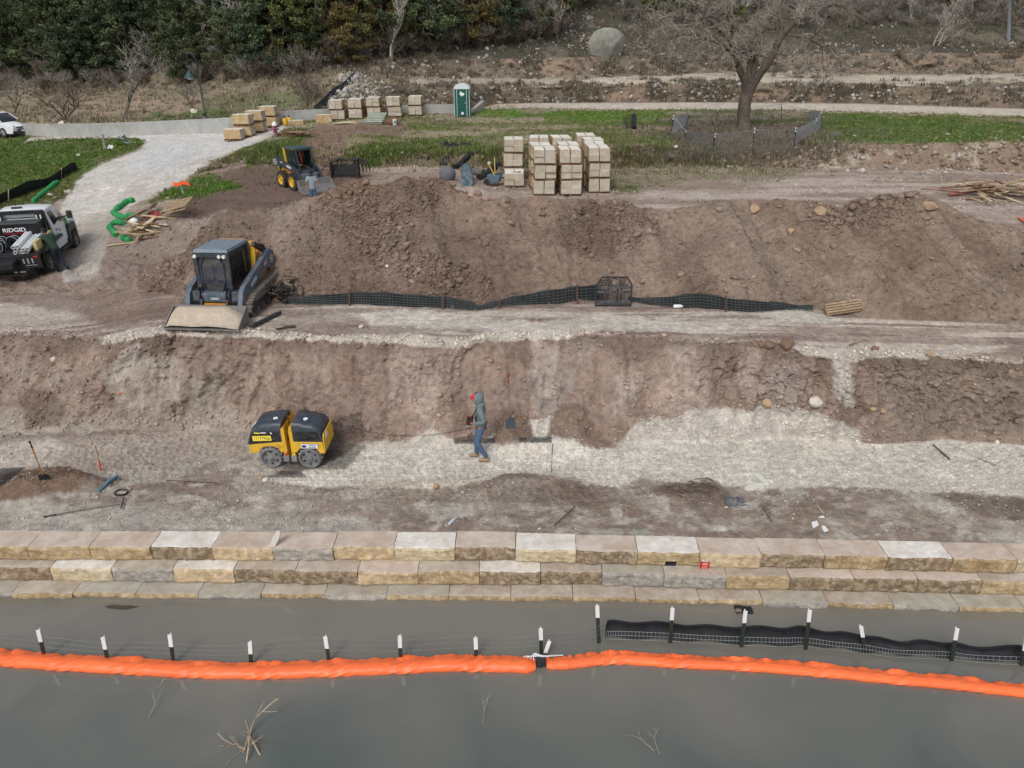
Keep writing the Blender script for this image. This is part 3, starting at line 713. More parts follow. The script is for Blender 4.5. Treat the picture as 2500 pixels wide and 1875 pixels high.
M_rub = mat('rubber', (34, 34, 35), .8, 0, .2, 8, 0, dirt=((128, 114, 102), .6)); M_trk = mat('muddy_rubber', (98, 90, 84), .9, 0, .3, 9, .02, (140, 126, 114), .7)
M_steel = mat('worn_steel', (136, 136, 134), .5, .4, .2, 7, 0, dirt=((150, 138, 126), .6)); M_steelD = mat('dark_steel', (60, 60, 62), .5, .4, .2)
M_drum = mat('dusty_drum', (138, 137, 138), .7, .1, .25, 9, .01, (96, 96, 100), .7)
M_wood = mat('weathered_wood', (168, 146, 116), .85, 0, .2, 12, .004, (120, 102, 82), .6, obvar=.15); M_woodP = mat('pale_wood', (206, 190, 158), .85, 0, .15, 10, 0, (168, 146, 112), .6, obvar=.1)
M_woodD = mat('pallet_wood', (110, 82, 62), .85, 0, .25, 10, 0, (150, 124, 98), .5); M_conc = mat('cast_concrete', (172, 172, 168), .85, 0, .12, 2.2, .004, (138, 138, 134), .5)
M_dirt = mat('loose_soil', (122, 96, 78), .95, 0, .3, 9, .04, (104, 80, 66), .6); M_sand = mat('pale_road_base', (196, 182, 164), .95, 0, .15, 14, .03, (170, 152, 134), .6)
M_org = mat('orange_vinyl', (255, 122, 66), .42, 0, .05, 2, 0, (238, 96, 46), .5, dirt=((180, 108, 80), .35)); M_orgf = mat('orange_paint', (250, 100, 50), .6)
M_grn = mat('green_mesh_sock', (20, 158, 84), .8, 0, .25, 9, .01, (16, 120, 66), .7, dirt=((110, 110, 90), .5)); M_red = mat('red_paint', (190, 30, 34), .45, 0, .15)
M_rust = mat('rusty_steel', (96, 74, 62), .8, .2, .3, 14); M_blue = mat('blue_plastic', (82, 124, 146), .5, 0, .15)
M_skin = mat('skin', (150, 104, 82), .6, 0, .08); M_hair = mat('black_hair', (24, 20, 20), .7); M_denim = mat('blue_denim', (66, 88, 118), .85, 0, .2, 14, .004, (98, 122, 150), .5)
M_denD = mat('dark_denim', (44, 52, 66), .85, 0, .2, 14, .004); M_hood = mat('grey_hoodie', (112, 124, 128), .9, 0, .1, 9, .006); M_grnT = mat('dark_green_shirt', (40, 66, 52), .9, 0, .12, 9, .005)
M_greyT = mat('light_grey_shirt', (146, 158, 166), .9, 0, .1, 9, .005); M_boot = mat('tan_boot', (150, 126, 98), .85, 0, .15); M_shoe = mat('dark_shoe', (70, 66, 64), .8, 0, .2)
M_bucket = mat('white_plastic', (222, 226, 226), .5, 0, .06); M_lime = mat('sawn_limestone', (226, 222, 210), .85, 0, .06, 5, .003, (206, 196, 176), .5, obvar=.05)
M_limeF = mat('cut_face_limestone', (186, 180, 168), .85, 0, .10, 5, .004, (170, 150, 122), .7, obvar=.06); M_limeR = mat('split_limestone', (190, 170, 136), .9, 0, .22, 8, .02, (164, 130, 84), .7)
M_ltruck = mat('white_car_paint', (222, 226, 230), .25, 0, .03, 3, 0, spec=.6); M_silver = mat('silver_trim', (180, 184, 188), .35, .5, .1)
# ---- text
def text(name, s_, size, loc, rot, m_, parent, bold=.0, ext=.001, sx=1.0, align='CENTER'):
    cu = bpy.data.curves.new(name, 'FONT'); cu.body = s_; cu.size = size; cu.extrude = ext; cu.offset = bold * size; cu.align_x = align; cu.align_y = 'CENTER'
    t = bpy.data.objects.new(name, cu); COL.objects.link(t)
    dg = bpy.context.evaluated_depsgraph_get(); dg.update()
    me = bpy.data.meshes.new_from_object(t.evaluated_get(dg)); bpy.data.objects.remove(t); bpy.data.curves.remove(cu)
    me.materials.clear(); me.materials.append(m_)
    o = bpy.data.objects.new(name, me); COL.objects.link(o); o.location = loc; o.rotation_euler = rot; o.scale = (sx, 1, 1)
    if parent is not None: o.parent = parent
    return o
# ---- skinned figures
def skin(name, pts, edges, m_, parent, sub=2, root=0):
    """pts: [(pos, r)]"""
    me = bpy.data.meshes.new(name); me.from_pydata([tuple(p[0]) for p in pts], edges, [])
    o = bpy.data.objects.new(name, me); COL.objects.link(o)
    o.modifiers.new("k", 'SKIN')
    sv = me.skin_vertices[0].data
    for i, p in enumerate(pts):
        r = p[1]; sv[i].radius = r if isinstance(r, tuple) else (r, r)
    sv[root].use_root = True
    if sub: ms = o.modifiers.new("s", 'SUBSURF'); ms.levels = sub; ms.render_levels = sub
    dg = bpy.context.evaluated_depsgraph_get(); dg.update()
    m2 = bpy.data.meshes.new_from_object(o.evaluated_get(dg)); bpy.data.objects.remove(o); bpy.data.meshes.remove(me)
    m2.name = name; m2.materials.clear(); m2.materials.append(m_)
    m2.polygons.foreach_set("use_smooth", [True] * len(m2.polygons))
    o = bpy.data.objects.new(name, m2); COL.objects.link(o)
    if parent is not None: o.parent = parent
    return o
def grid_wires(mb, top, bot, nv, nh, r, n=3):
    """wires between two 3D polylines of equal length; nv verticals, nh horizontals"""
    top = [Vector(p) for p in top]; bot = [Vector(p) for p in bot]; m_ = len(top) - 1
    def at_(u):
        f = u * m_; i = min(int(f), m_ - 1); f -= i
        return top[i].lerp(top[i + 1], f), bot[i].lerp(bot[i + 1], f)
    for k in range(nv + 1):
        a, b_ = at_(k / nv); mb.tube([b_, a], r, n, False)
    for k in range(nh + 1 if nh else 0):
        w = k / nh; mb.tube([bot[i].lerp(top[i], w) for i in range(m_ + 1)], r, n, False)
    return mb
def smoothline(pts, n):
    """Catmull-Rom through 3D points"""
    pts = [Vector(p) for p in pts]; out = []
    for i in range(len(pts) - 1):
        p0, p1, p2, p3 = pts[max(i - 1, 0)], pts[i], pts[i + 1], pts[min(i + 2, len(pts) - 1)]
        for k in range(n):
            t = k / n
            out.append(0.5 * ((2 * p1) + (p2 - p0) * t + (2 * p0 - 5 * p1 + 4 * p2 - p3) * t * t + (3 * p1 - p0 - 3 * p2 + p3) * t ** 3))
    out.append(pts[-1]); return out
def rock_mesh(name, size, seed, m_, rough=.25, n=3, cut=.55):
    bm = bmesh.new(); bmesh.ops.create_icosphere(bm, subdivisions=n, radius=1)
    rd = random.Random(seed); off = rd.random() * 50
    cuts = [(Vector((rd.gauss(0, 1), rd.gauss(0, 1), rd.gauss(0, 1))).normalized(), rd.uniform(cut, .85)) for _ in range(11)]
    for v in bm.verts:
        p = v.co.copy()
        for nrm, d in cuts:
            e = p.dot(nrm) - d
            if e > 0: p -= nrm * e * .9
        q = 1 + rough * .35 * float(fbm(p.x * 2 + off, p.y * 2 + p.z * 1.7, seed, 3))
        v.co = Vector((p.x * size[0], p.y * size[1], p.z * size[2])) * q
    me = bpy.data.meshes.new(name); bm.to_mesh(me); bm.free(); me.materials.append(m_)
    return me
def put(name, me, loc, rz=0, label=None, cat=None, group=None, parent=None, rot=None, kind=None):
    o = bpy.data.objects.new(name, me); COL.objects.link(o); o.location = loc; o.rotation_euler = rot if rot else (0, 0, rz)
    if parent is not None: o.parent = parent
    return tag(o, label, cat, group, kind)
ORD = ['first', 'second', 'third', 'fourth', 'fifth', 'sixth', 'seventh', 'eighth', 'ninth', 'tenth', 'eleventh', 'twelfth', 'thirteenth', 'fourteenth', 'fifteenth', 'sixteenth', 'seventeenth', 'eighteenth', 'nineteenth', 'twentieth']
# ================================================================= STONE BLOCK WALL
FC = {'ochre': ((170, 140, 98), (198, 178, 146)), 'tan': ((178, 156, 118), (150, 124, 86)), 'brown': ((142, 120, 92), (108, 92, 72)), 'grey': ((158, 152, 144), (140, 136, 130)), 'cream': ((200, 188, 160), (178, 158, 120)), 'amber': ((166, 142, 104), (138, 114, 78))}
TC = {'pinkish': ((202, 188, 174), (182, 162, 146)), 'white': ((226, 222, 214), (204, 194, 180)), 'dusty': ((190, 180, 166), (160, 144, 128)), 'grey': ((176, 172, 160), (158, 148, 130))}
def stone_block(name, a, b, depth, h, seed, front, top, slot=None):
    """a, b: front top corners (left, right); returns a mesh object placed in world"""
    a, b = Vector(a), Vector(b); L_ = (b - a).length - .005; ux = (b - a).normalized(); uy = Vector((-ux.y, ux.x, 0))
    nx, ny, nz_ = 22, 8, 7
    rd = random.Random(seed); vs = []; fs = []; ms = []
    off = rd.random() * 80
    def pt(i, j, k):
        x = L_ * i / nx; y = depth * j / ny; z = -h * k / nz_
        e = 0.0
        if j == 0:
            u_, w_ = x + off, z
            e = .045 * float(fbm(u_ * 3.2, w_ * 4 + off, seed, 4)) + .035 * abs(float(fbm(u_ * 9, w_ * 9, seed + 3, 3)))
            if k == 0 or k == nz_: e += .016 + .012 * rd.random()
            if i in (0, nx): e += .007
        if k == 0:
            z -= .006 * rd.random() + (.010 * rd.random() if j in (0,) else 0)
        sx_ = (.001 + .007 * rd.random() ** 2 if i == 0 else (-.001 - .007 * rd.random() ** 2 if i == nx else 0)) if (j == 0 or k == 0) else 0
        return (x + sx_, y + e, z)
    cache = {}
    def vi(i, j, k):
        if (i, j, k) not in cache: cache[(i, j, k)] = len(vs); vs.append(pt(i, j, k))
        return cache[(i, j, k)]
    def quad(*q, m_): fs.append(tuple(vi(*t) for t in q)); ms.append(m_)
    hole = slot
    for i in range(nx):
        for k in range(nz_):
            if hole and hole[0] <= i < hole[1] and k >= nz_ - 3: continue
            quad((i, 0, k), (i, 0, k + 1), (i + 1, 0, k + 1), (i + 1, 0, k), m_=0)
            quad((i, ny, k), (i + 1, ny, k), (i + 1, ny, k + 1), (i, ny, k + 1), m_=0)
        for j in range(ny):
            quad((i, j, 0), (i + 1, j, 0), (i + 1, j + 1, 0), (i, j + 1, 0), m_=1)
    for j in range(ny):
        for k in range(nz_):
            quad((0, j, k), (0, j + 1, k), (0, j + 1, k + 1), (0, j, k + 1), m_=0)
            quad((nx, j, k), (nx, j, k + 1), (nx, j + 1, k + 1), (nx, j + 1, k), m_=0)
    me = bpy.data.meshes.new(name); me.from_pydata(vs, [], fs)
    c1_, c2_ = FC[front]; t1, t2 = TC[top]
    me.materials.append(mat('split_face_' + front, c1_, .9, 0, .34, 7, .03, c2_, .95, thr=.50, dirt=((206, 194, 172), .6)))
    me.materials.append(mat('block_top_' + top, t1, .9, 0, .13, 4.2, .004, t2, .9, thr=.5, dirt=((150, 128, 110), .3)))
    me.polygons.foreach_set("material_index", ms); me.update()
    o = bpy.data.objects.new(name, me); COL.objects.link(o)
    o.location = a + ux * .0025; o.rotation_euler = (0, 0, math.atan2(ux.y, ux.x))
    if hole:
        s = MB(); x0, x1 = L_ * hole[0] / nx, L_ * hole[1] / nx; zb = -h; zt = -h * (nz_ - 3) / nz_
        s.add([(x0, .02, zt), (x1, .02, zt), (x1, .3, zt), (x0, .3, zt), (x0, .02, zb), (x1, .02, zb), (x1, .3, zb), (x0, .3, zb)], [(0, 1, 2, 3), (0, 3, 7, 4), (1, 5, 6, 2), (3, 2, 6, 7), (4, 7, 6, 5)])
        s.build('drain_slot', M_black, o)
        g = MB(); grid_wires(g, [(x0, .03, zt), (x1, .03, zt)], [(x0, .03, zb), (x1, .03, zb)], 8, 5, .003); g.build('drain_mesh', M_wireD, o)
    return o
def lerp_y(tab, x):
    return float(np.interp(x, [q[0] for q in tab], [q[1] for q in tab]))
C1 = [-84, 65, 214, 364, 515, 663, 812, 961, 1110, 1258, 1407, 1557, 1710, 1860, 2017, 2170, 2328, 2485, 2642]
C2 = [-182, -31, 119, 268, 419, 568, 719, 872, 1019, 1170, 1320, 1471, 1623, 1776, 1930, 2088, 2245, 2403, 2562]
C3 = [-125, 25, 175, 329, 482, 635, 790, 942, 1095, 1247, 1399, 1553, 1709, 1864, 2023, 2184, 2344, 2505, 2665]
Y1 = [(-100, 1334), (0, 1335), (520, 1339), (812, 1339), (961, 1339), (1110, 1339), (1258, 1341), (1407, 1345), (1557, 1348), (1860, 1356), (2170, 1362), (2500, 1368), (2660, 1372)]
Y2 = [(-180, 1386), (100, 1388), (700, 1395), (1000, 1398), (1400, 1399), (1550, 1402), (1800, 1408), (2000, 1412), (2245, 1418), (2500, 1423), (2660, 1427)]
Y3 = [(-130, 1448), (0, 1449), (700, 1453), (1000, 1457), (1400, 1460), (1600, 1464), (1900, 1470), (2100, 1477), (2500, 1487), (2660, 1491)]
F1 = ['tan', 'tan', 'tan', 'brown', 'ochre', 'grey', 'ochre', 'cream', 'brown', 'cream', 'brown', 'tan', 'ochre', 'brown', 'amber', 'brown', 'amber', 'cream']
T1 = ['pinkish', 'pinkish', 'pinkish', 'white', 'pinkish', 'pinkish', 'pinkish', 'white', 'pinkish', 'white', 'pinkish', 'white', 'pinkish', 'pinkish', 'pinkish', 'white', 'pinkish', 'pinkish']
F2 = ['brown', 'brown', 'cream', 'grey', 'ochre', 'brown', 'brown', 'ochre', 'amber', 'brown', 'brown', 'grey', 'grey', 'tan', 'brown', 'brown', 'brown', 'tan']
T2 = ['dusty'] * 2 + ['white', 'dusty', 'white', 'dusty', 'dusty', 'pinkish', 'dusty', 'white', 'dusty', 'grey', 'dusty', 'dusty', 'pinkish', 'pinkish', 'pinkish', 'dusty']
F3 = ['grey', 'amber', 'tan', 'tan', 'grey', 'amber', 'grey', 'tan', 'amber', 'amber', 'tan', 'amber', 'tan', 'grey', 'amber', 'grey', 'tan', 'tan']
T3 = ['grey', 'dusty', 'grey', 'grey', 'grey', 'dusty', 'grey', 'grey', 'dusty', 'dusty', 'dusty', 'dusty', 'dusty', 'grey', 'dusty', 'grey', 'grey', 'dusty']
WORD = {'tan': 'tan', 'ochre': 'ochre', 'brown': 'dark brown', 'grey': 'grey', 'cream': 'cream yellow', 'amber': 'amber'}
TW = {'pinkish': 'pinkish top', 'white': 'white top', 'dusty': 'dusty top', 'grey': 'grey top'}
def course(J, Yt, z, h, dep, F_, T_, nm, gname, s0, vis_from):
    k = 0
    for i in range(len(J) - 1):
        dz = random.uniform(-.008, .008)
        a = on_z(J[i], lerp_y(Yt, J[i]), z + dz); b = on_z(J[i + 1], lerp_y(Yt, J[i + 1]), z + dz)
        sh = Vector((0, random.uniform(-.02, .02), 0)) 
        o = stone_block('limestone_block', a + sh, b + sh, dep, h, s0 + i, F_[i], T_[i], (10, 14) if (nm == 'top' and i == 11) else None)
        if J[i + 1] > 0 and J[i] < 2500:
            tag(o, ("%s limestone block, %s, %s from left in the %s wall course" % (WORD[F_[i]], TW[T_[i]], ORD[k], nm)) if not (nm == 'top' and i == 11) else "tan limestone block with a dark drain slot in its face, top wall course", "stone block", gname); k += 1
        else: tag(o, "limestone block of the %s course beyond the %s end of the photo" % (nm, 'left' if J[i] < 0 else 'right'), "stone block", gname)
course(C1, Y1, 0.0, .315, .52, F1, T1, 'top', 'blocks of the top wall course', 300, 0)
course(C2, Y2, -.325, .325, .62, F2, T2, 'middle', 'blocks of the middle wall course', 340, 0)
course(C3, Y3, -.655, .40, .62, F3, T3, 'lowest', 'blocks of the lowest wall course', 380, 0)
# upright flake of rock on the wall
p = on_z(668, 1337, 0.0)
s = MB(); s.prism([(-.10, 0), (.02, 0), (.10, .16), (.14, .30), (.08, .33), (-.01, .22)], (0, 0, 0), (1, 0, 0), (0, .35, .93), (0, .05, -.02)); o = s.build('stone_flake', mat('pale_flake', (196, 190, 180), .9, 0, .15), None, False, .008)
o.location = p + Vector((0, .02, .0)); tag(o, "thin pale stone flake propped upright on the top wall course", "rock")
# red can
p = on_z(1722, 1394, -.325)
t = thing('metal_can', "red metal can with white lid on the middle wall course", "can", p + Vector((0, .10, .003)), R(-6))
M_can = mat('can_red', (186, 22, 30), .35, 0, .06); s = MB(); s.box((0, 0, .085), (.165, .10, .17)); s.build('can_body', M_can, t, False, .008)
s = MB(); s.box((0, 0, .174), (.155, .09, .008)); s.lathe([(.02, 0), (.02, .02)], (-.04, 0, .178), (0, 0, 1), 12); s.build('can_lid', mat('tinplate', (206, 208, 208), .35, .5, .05), t)
text('can_print', "PAINT\nTHINNER", .026, (0, -.0515, .125), (R(90), 0, 0), M_white, t, .02) if False else None
s = MB()
for i, (w, z) in enumerate(((.07, .150), (.10, .132), (.11, .118), (.10, .104))): s.box((0, -.051, z), (w, .002, .006))
for x in (-.035, 0, .035): s.lathe([(.010, 0), (.010, .002)], (x, -.0495, .066), (0, -1, 0), 12)
s.box((0, -.051, .026), (.12, .002, .008)); s.build('can_print', mat('can_print', (240, 214, 190), .5), t)

# ================================================================= T-POSTS, FENCES AND BOOM IN THE WATER
def t_post(tip, basepx, z, parent, sub=.5, white=.25, dark=M_post, w=.032):
    b = on_z(basepx[0], basepx[1], z); tp = on_y(tip[0], tip[1], b.y + random.uniform(-.02, .02))
    d = (tp - b).normalized(); b0 = b - d * sub; Lw = white
    s = MB(); a_, c_ = frame_to(d); a_ = Vector((1, 0, 0)); c_ = d.cross(a_).normalized()
    m_ = tp - d * Lw
    for p0, p1 in ((b0, m_),):
        s.prism([(-w, -.006), (w, -.006), (w, .006), (.006, .006), (.006, .045), (-.006, .045), (-.006, .006), (-w, .006)], p0, a_, c_, p1 - p0)
    n = int((m_ - b).length / .06)
    for k in range(n): s.box(b + d * (.04 + k * .06) - c_ * .012, (.02, .012, .018))
    o = s.build('post', dark, parent)
    s = MB(); w2 = w * 1.05
    s.prism([(-w2, -.008), (w2, -.008), (w2, .008), (.008, .008), (.008, .048), (-.008, .048), (-.008, .008), (-w2, .008)], m_ - d * .01, a_, c_, tp - m_ + d * .01); s.build('post_tip', M_white, o)
    return b, tp
# galvanised wire fence, left half
t = thing('wire_fence', "rusting welded wire fence on white tipped posts standing in the muddy water", "fence")
PL = [((93, 1539), (109, 1606)), ((251, 1557), (263, 1614)), ((414, 1550), (424, 1620)), ((610, 1568), (613, 1622)), ((794, 1555), (804, 1618)), ((976, 1553), (978, 1616)), ((1161, 1557), (1163, 1608)), ((1320, 1535), (1322, 1604)), ((1458, 1479), (1462, 1570))]
pp = []
for tip, bs in PL: pp.append(t_post(tip, bs, WATER_Z, t))
tops = [(-60, 1542), (0, 1545), (93, 1553), (160, 1560), (251, 1571), (330, 1568), (414, 1571), (520, 1577), (613, 1573), (700, 1560), (794, 1558), (900, 1562), (978, 1563), (1060, 1558), (1161, 1553), (1250, 1558), (1330, 1548), (1420, 1540), (1478, 1522)]
bots = [(-60, 1588), (0, 1590), (109, 1606), (180, 1610), (263, 1614), (340, 1616), (424, 1620), (520, 1622), (613, 1622), (700, 1620), (804, 1618), (900, 1616), (978, 1616), (1060, 1612), (1163, 1608), (1250, 1604), (1322, 1600), (1400, 1590), (1480, 1566)]
B3 = [on_z(x, y, WATER_Z - .01) for x, y in bots]; T3_ = [on_y(x, y, b.y + .02) for (x, y), b in zip(tops, B3)]
Bs = smoothline(B3, 4); Ts = smoothline(T3_, 4)
s = MB(); grid_wires(s, Ts, [b - Vector((0, 0, .35)) for b in Bs], 150, 0, .0016)
for w in (1.0, .74, .5): s.tube([b.lerp(a, w) for a, b in zip(Ts, Bs)], .003, 3, False)
s.build('wire_mesh', mat('dull_wire', (120, 120, 116), .6, .2), t)
t = thing('leaning_post', "short white tipped post leaning over the joint of the orange booms", "post"); t_post((1341, 1566), (1327, 1606), WATER_Z, t)
# silt fence, right half
t = thing('silt_fence', "black silt fence with wire backing standing in the muddy water", "fence")
for tip, bs in [((1642, 1485), (1636, 1570)), ((1820, 1492), (1810, 1580)), ((1977, 1490), (1967, 1586)), ((2102, 1529), (2113, 1594)), ((2337, 1535), (2323, 1614)), ((2506, 1560), (2494, 1626))]: t_post(tip, bs, WATER_Z, t)
tp_ = [(1483, 1525), (1545, 1526), (1636, 1530), (1720, 1536), (1810, 1538), (1900, 1540), (1967, 1540), (2040, 1552), (2110, 1557), (2180, 1572), (2250, 1574), (2323, 1577), (2380, 1586), (2500, 1588), (2570, 1592)]
bt_ = [(1478, 1566), (1545, 1568), (1636, 1572), (1720, 1576), (1810, 1582), (1900, 1586), (1967, 1586), (2040, 1592), (2110, 1602), (2180, 1608), (2250, 1612), (2323, 1616), (2380, 1620), (2500, 1630), (2570, 1634)]
B3 = [on_z(x, y, WATER_Z - .02) for x, y in bt_]; Tn = [on_y(x, y, b.y + .10) for (x, y), b in zip(tp_, B3)]
Bs = smoothline(B3, 5); Ts = smoothline(Tn, 5)
rows = []
for w in (-.5, 0, .25, .5, .75, .92, 1.0, .97):
    bulge = .09 * math.sin(max(w, 0) * PI)
    rows.append([b.lerp(a, w) + Vector((0, (.05 + bulge) + (.05 if w == .97 else 0), 0)) + Vector((0, .03 * math.sin(i * .9), 0)) for i, (a, b) in enumerate(zip(Ts, Bs))])
s = MB(); s.sheet(rows); s.build('fabric', M_fab, t, True)
s = MB(); Tm = [b.lerp(a, .66) + Vector((0, -.02, 0)) for a, b in zip(Ts, Bs)]; Bm = [b + Vector((0, -.03, -.1)) for b in Bs]
grid_wires(s, Tm, Bm, 130, 4, .0032); s.build('wire_mesh', M_wire, t)
# booms
_wn = fbm(np.arange(997)[:, None] * .22 + np.zeros(27)[None], np.arange(27)[None] * .5 + np.zeros(997)[:, None], 66, 3)
def boom(px, pins, name, label, rad=.128):
    cen = smoothline([on_z(x, y, WATER_Z + .03) for x, y in px], 34)
    n = 26; rows = []; pin = [on_z(x, 1620, WATER_Z).x for x in pins]
    for i, c in enumerate(cen):
        d = (cen[min(i + 1, len(cen) - 1)] - cen[max(i - 1, 0)]).normalized(); sd = Vector((-d.y, d.x, 0)).normalized()
        q = min([abs(c.x - a) for a in pin] + [9]); pk = math.exp(-(q / .13) ** 2)
        e = min(i, len(cen) - 1 - i); endf = min(1, .55 + e * .05); sg = c.x - (min(pin, key=lambda v: abs(c.x - v))); wr = math.exp(-(q / .32) ** 2)
        r = rad * (1 - .24 * pk) * endf * (1 + .04 * math.sin(i * .31)) ; row = []
        for k in range(n):
            a = 2 * PI * k / n
            rr = r * (1 + .09 * wr * math.sin(a * 6 + sg * 26) + .05 * float(_wn[i % 997, k]) + .05 * math.sin(c.x * 1.7 + a) + .01 * random.uniform(-1, 1))
            x = math.cos(a) * rr * (1 + .34 * pk); z = math.sin(a) * rr * .78
            if math.cos(a) > .72: x += .045 + .03 * float(_wn[i % 997, 7]); z = z * .3 + .035 + .06 * float(_wn[i % 997, 3]) + .025 * pk   # flat top seam on the landward side
            row.append(c + sd * x + Vector((0, 0, z)))
        row.append(row[0]); rows.append(row)
    s = MB(); s.sheet(rows); s.add(rows[0][:-1], [tuple(range(n))]); s.add(rows[-1][:-1], [tuple(range(n))])
    o = s.build(name, M_org, None, True); tag(o, label, "floating boom", "orange booms on the river"); return o
boom([(-120, 1596), (0, 1608), (160, 1621), (320, 1631), (480, 1638), (640, 1641), (800, 1637), (960, 1629), (1100, 1622), (1200, 1624), (1308, 1628)], [22, 165, 328, 490, 655, 825, 985, 1158], 'floating_boom', "orange floating silt boom left of the joint, pinched into segments")
boom([(1334, 1624), (1400, 1620), (1475, 1610), (1540, 1610), (1660, 1618), (1840, 1628), (2000, 1640), (2160, 1655), (2320, 1670), (2500, 1691), (2620, 1706)], [1483, 1650, 1800, 1985, 2160, 2330], 'floating_boom', "orange floating silt boom right of the joint, running to the right edge", .098)
p0 = on_z(1321, 1622, WATER_Z)
t = thing('boom_coupling', "grey metal coupling lashed with white rope joining the two orange booms", "coupling", p0)
s = MB(); s.box((0, .0, .05), (.15, .12, .26), (0, 0, R(8))); s.box((-.02, -.07, .0), (.05, .02, .22)); s.build('joint_plate', M_steelD, t, False, .01)
s = MB()
for k in range(4): s.tube(smoothline([(-.30 + .06 * k, .05 - .03 * k, .13), (-.12, .02 + .02 * k, .17), (.04, .0, .17 + .01 * k), (.22 + .05 * k, .05, .16)], 5), .010, 5)
s.build('lashing', mat('white_rope', (206, 208, 208), .8), t)

# ================================================================= DEBRIS IN THE WATER
M_twig = mat('bleached_twig', (176, 160, 138), .85, 0, .25, 12, 0, (120, 104, 86), .6); M_dead = mat('wet_twig', (66, 58, 50), .7, 0, .3, 12)
def twigtree(mb, p, d, L_, r, depth, rd, kink=.35, nb=(2, 3), shrink=.68, n=5, up=.0):
    pts = [p]; q = p; dd = d.normalized()
    for i in range(3):
        dd = (dd + Vector((rd.gauss(0, kink), rd.gauss(0, kink), rd.gauss(0, kink) + up)) * .5).normalized(); q = q + dd * L_ / 3; pts.append(q)
    mb.tube(pts, [r, r * .85, r * .7, r * .55], n, False)
    if depth <= 0: return
    for k in range(rd.randint(*nb)):
        f = rd.uniform(.35, 1.0); b = pts[1].lerp(pts[3], f)
        nd = (dd + Vector((rd.gauss(0, 1), rd.gauss(0, 1), rd.gauss(0, .8) + up)) * .75).normalized()
        twigtree(mb, b, nd, L_ * shrink * rd.uniform(.75, 1.1), r * .55, depth - 1, rd, kink, nb, shrink, n, up)
def branch3(px, z, h):      # photo pixels + height above the water -> 3D
    return [on_z(x, y, z + hh) for (x, y), hh in zip(px, h)]
t = thing('dead_branch', "bleached forked dead branch sticking out of the water near the bottom edge", "branch")
s = MB()
for px, hs, r in [(([(609, 1795), (603, 1765), (600, 1762)]), (.0, .25, .3), .012), (([(608, 1800), (620, 1760), (640, 1738), (665, 1715), (680, 1705)]), (0, .22, .35, .45, .5), .011), (([(620, 1758), (645, 1712)]), (.24, .5), .006),
                  (([(640, 1738), (676, 1737)]), (.35, .4), .005), (([(600, 1870), (606, 1830), (609, 1795)]), (-.04, .1, .18), .014), (([(609, 1795), (625, 1825), (640, 1852)]), (.12, .06, -.04), .013),
                  (([(605, 1800), (598, 1825), (588, 1850)]), (.1, .04, -.05), .010), (([(530, 1788), (548, 1806), (580, 1822)]), (.16, .08, -.03), .008), (([(580, 1822), (600, 1830)]), (.0, .02), .01)]:
    s.tube(smoothline(branch3(px, WATER_Z, hs), 4), r, 6)
rd = random.Random(5)
for _ in range(7): twigtree(s, on_z(600 + rd.uniform(-15, 15), 1822 + rd.uniform(-10, 8), WATER_Z + .02), Vector((rd.uniform(-1, 1), rd.uniform(-.6, .6), .25)), .22, .006, 1, rd)
s.build('branches', M_twig, t, True)
for px, lab in (((380, 1690), "tiny bleached twig poking from the water below the third left post"), ((362, 1760), "small forked twig afloat left of the big dead branch"), ((1178, 1775), "thin upright twig in the water at the bottom middle"), ((1600, 1838), "curved dead twig floating near the bottom edge, right of the middle"), ((1612, 1845), "short pale stick floating at the bottom edge")):
    s = MB(); rd = random.Random(int(px[0])); q = on_z(px[0], px[1], WATER_Z - .02)
    twigtree(s, Vector((0, 0, 0)), Vector((rd.uniform(-.5, .5), .7, .5)), .30, .006, 2, rd, up=.1); o = s.build('floating_twig', M_twig, None); o.location = q; tag(o, lab, "twig")
p = on_z(291, 1483, WATER_Z)
s = MB(); s.tube(smoothline([(-.30, .03, -.02), (-.1, 0, .015), (.1, -.02, .02), (.34, .02, -.01)], 5), [.02] * 3 + [.035] * 10 + [.02] * 3, 8); o = s.build('driftwood', M_dead, None, True); o.location = p; tag(o, "dark piece of driftwood floating close to the wall, left side", "driftwood")
p = on_z(1815, 1490, WATER_Z)
s = MB(); s.sheet([[Vector((x, y, .02 + .04 * math.sin(x * 17) * math.cos(y * 21))) for x in np.linspace(-.16, .16, 9)] for y in np.linspace(-.10, .10, 6)]); o = s.build('plastic_scrap', M_fab, None, True); o.location = p; tag(o, "crumpled black plastic scrap floating behind the silt fence post", "scrap")
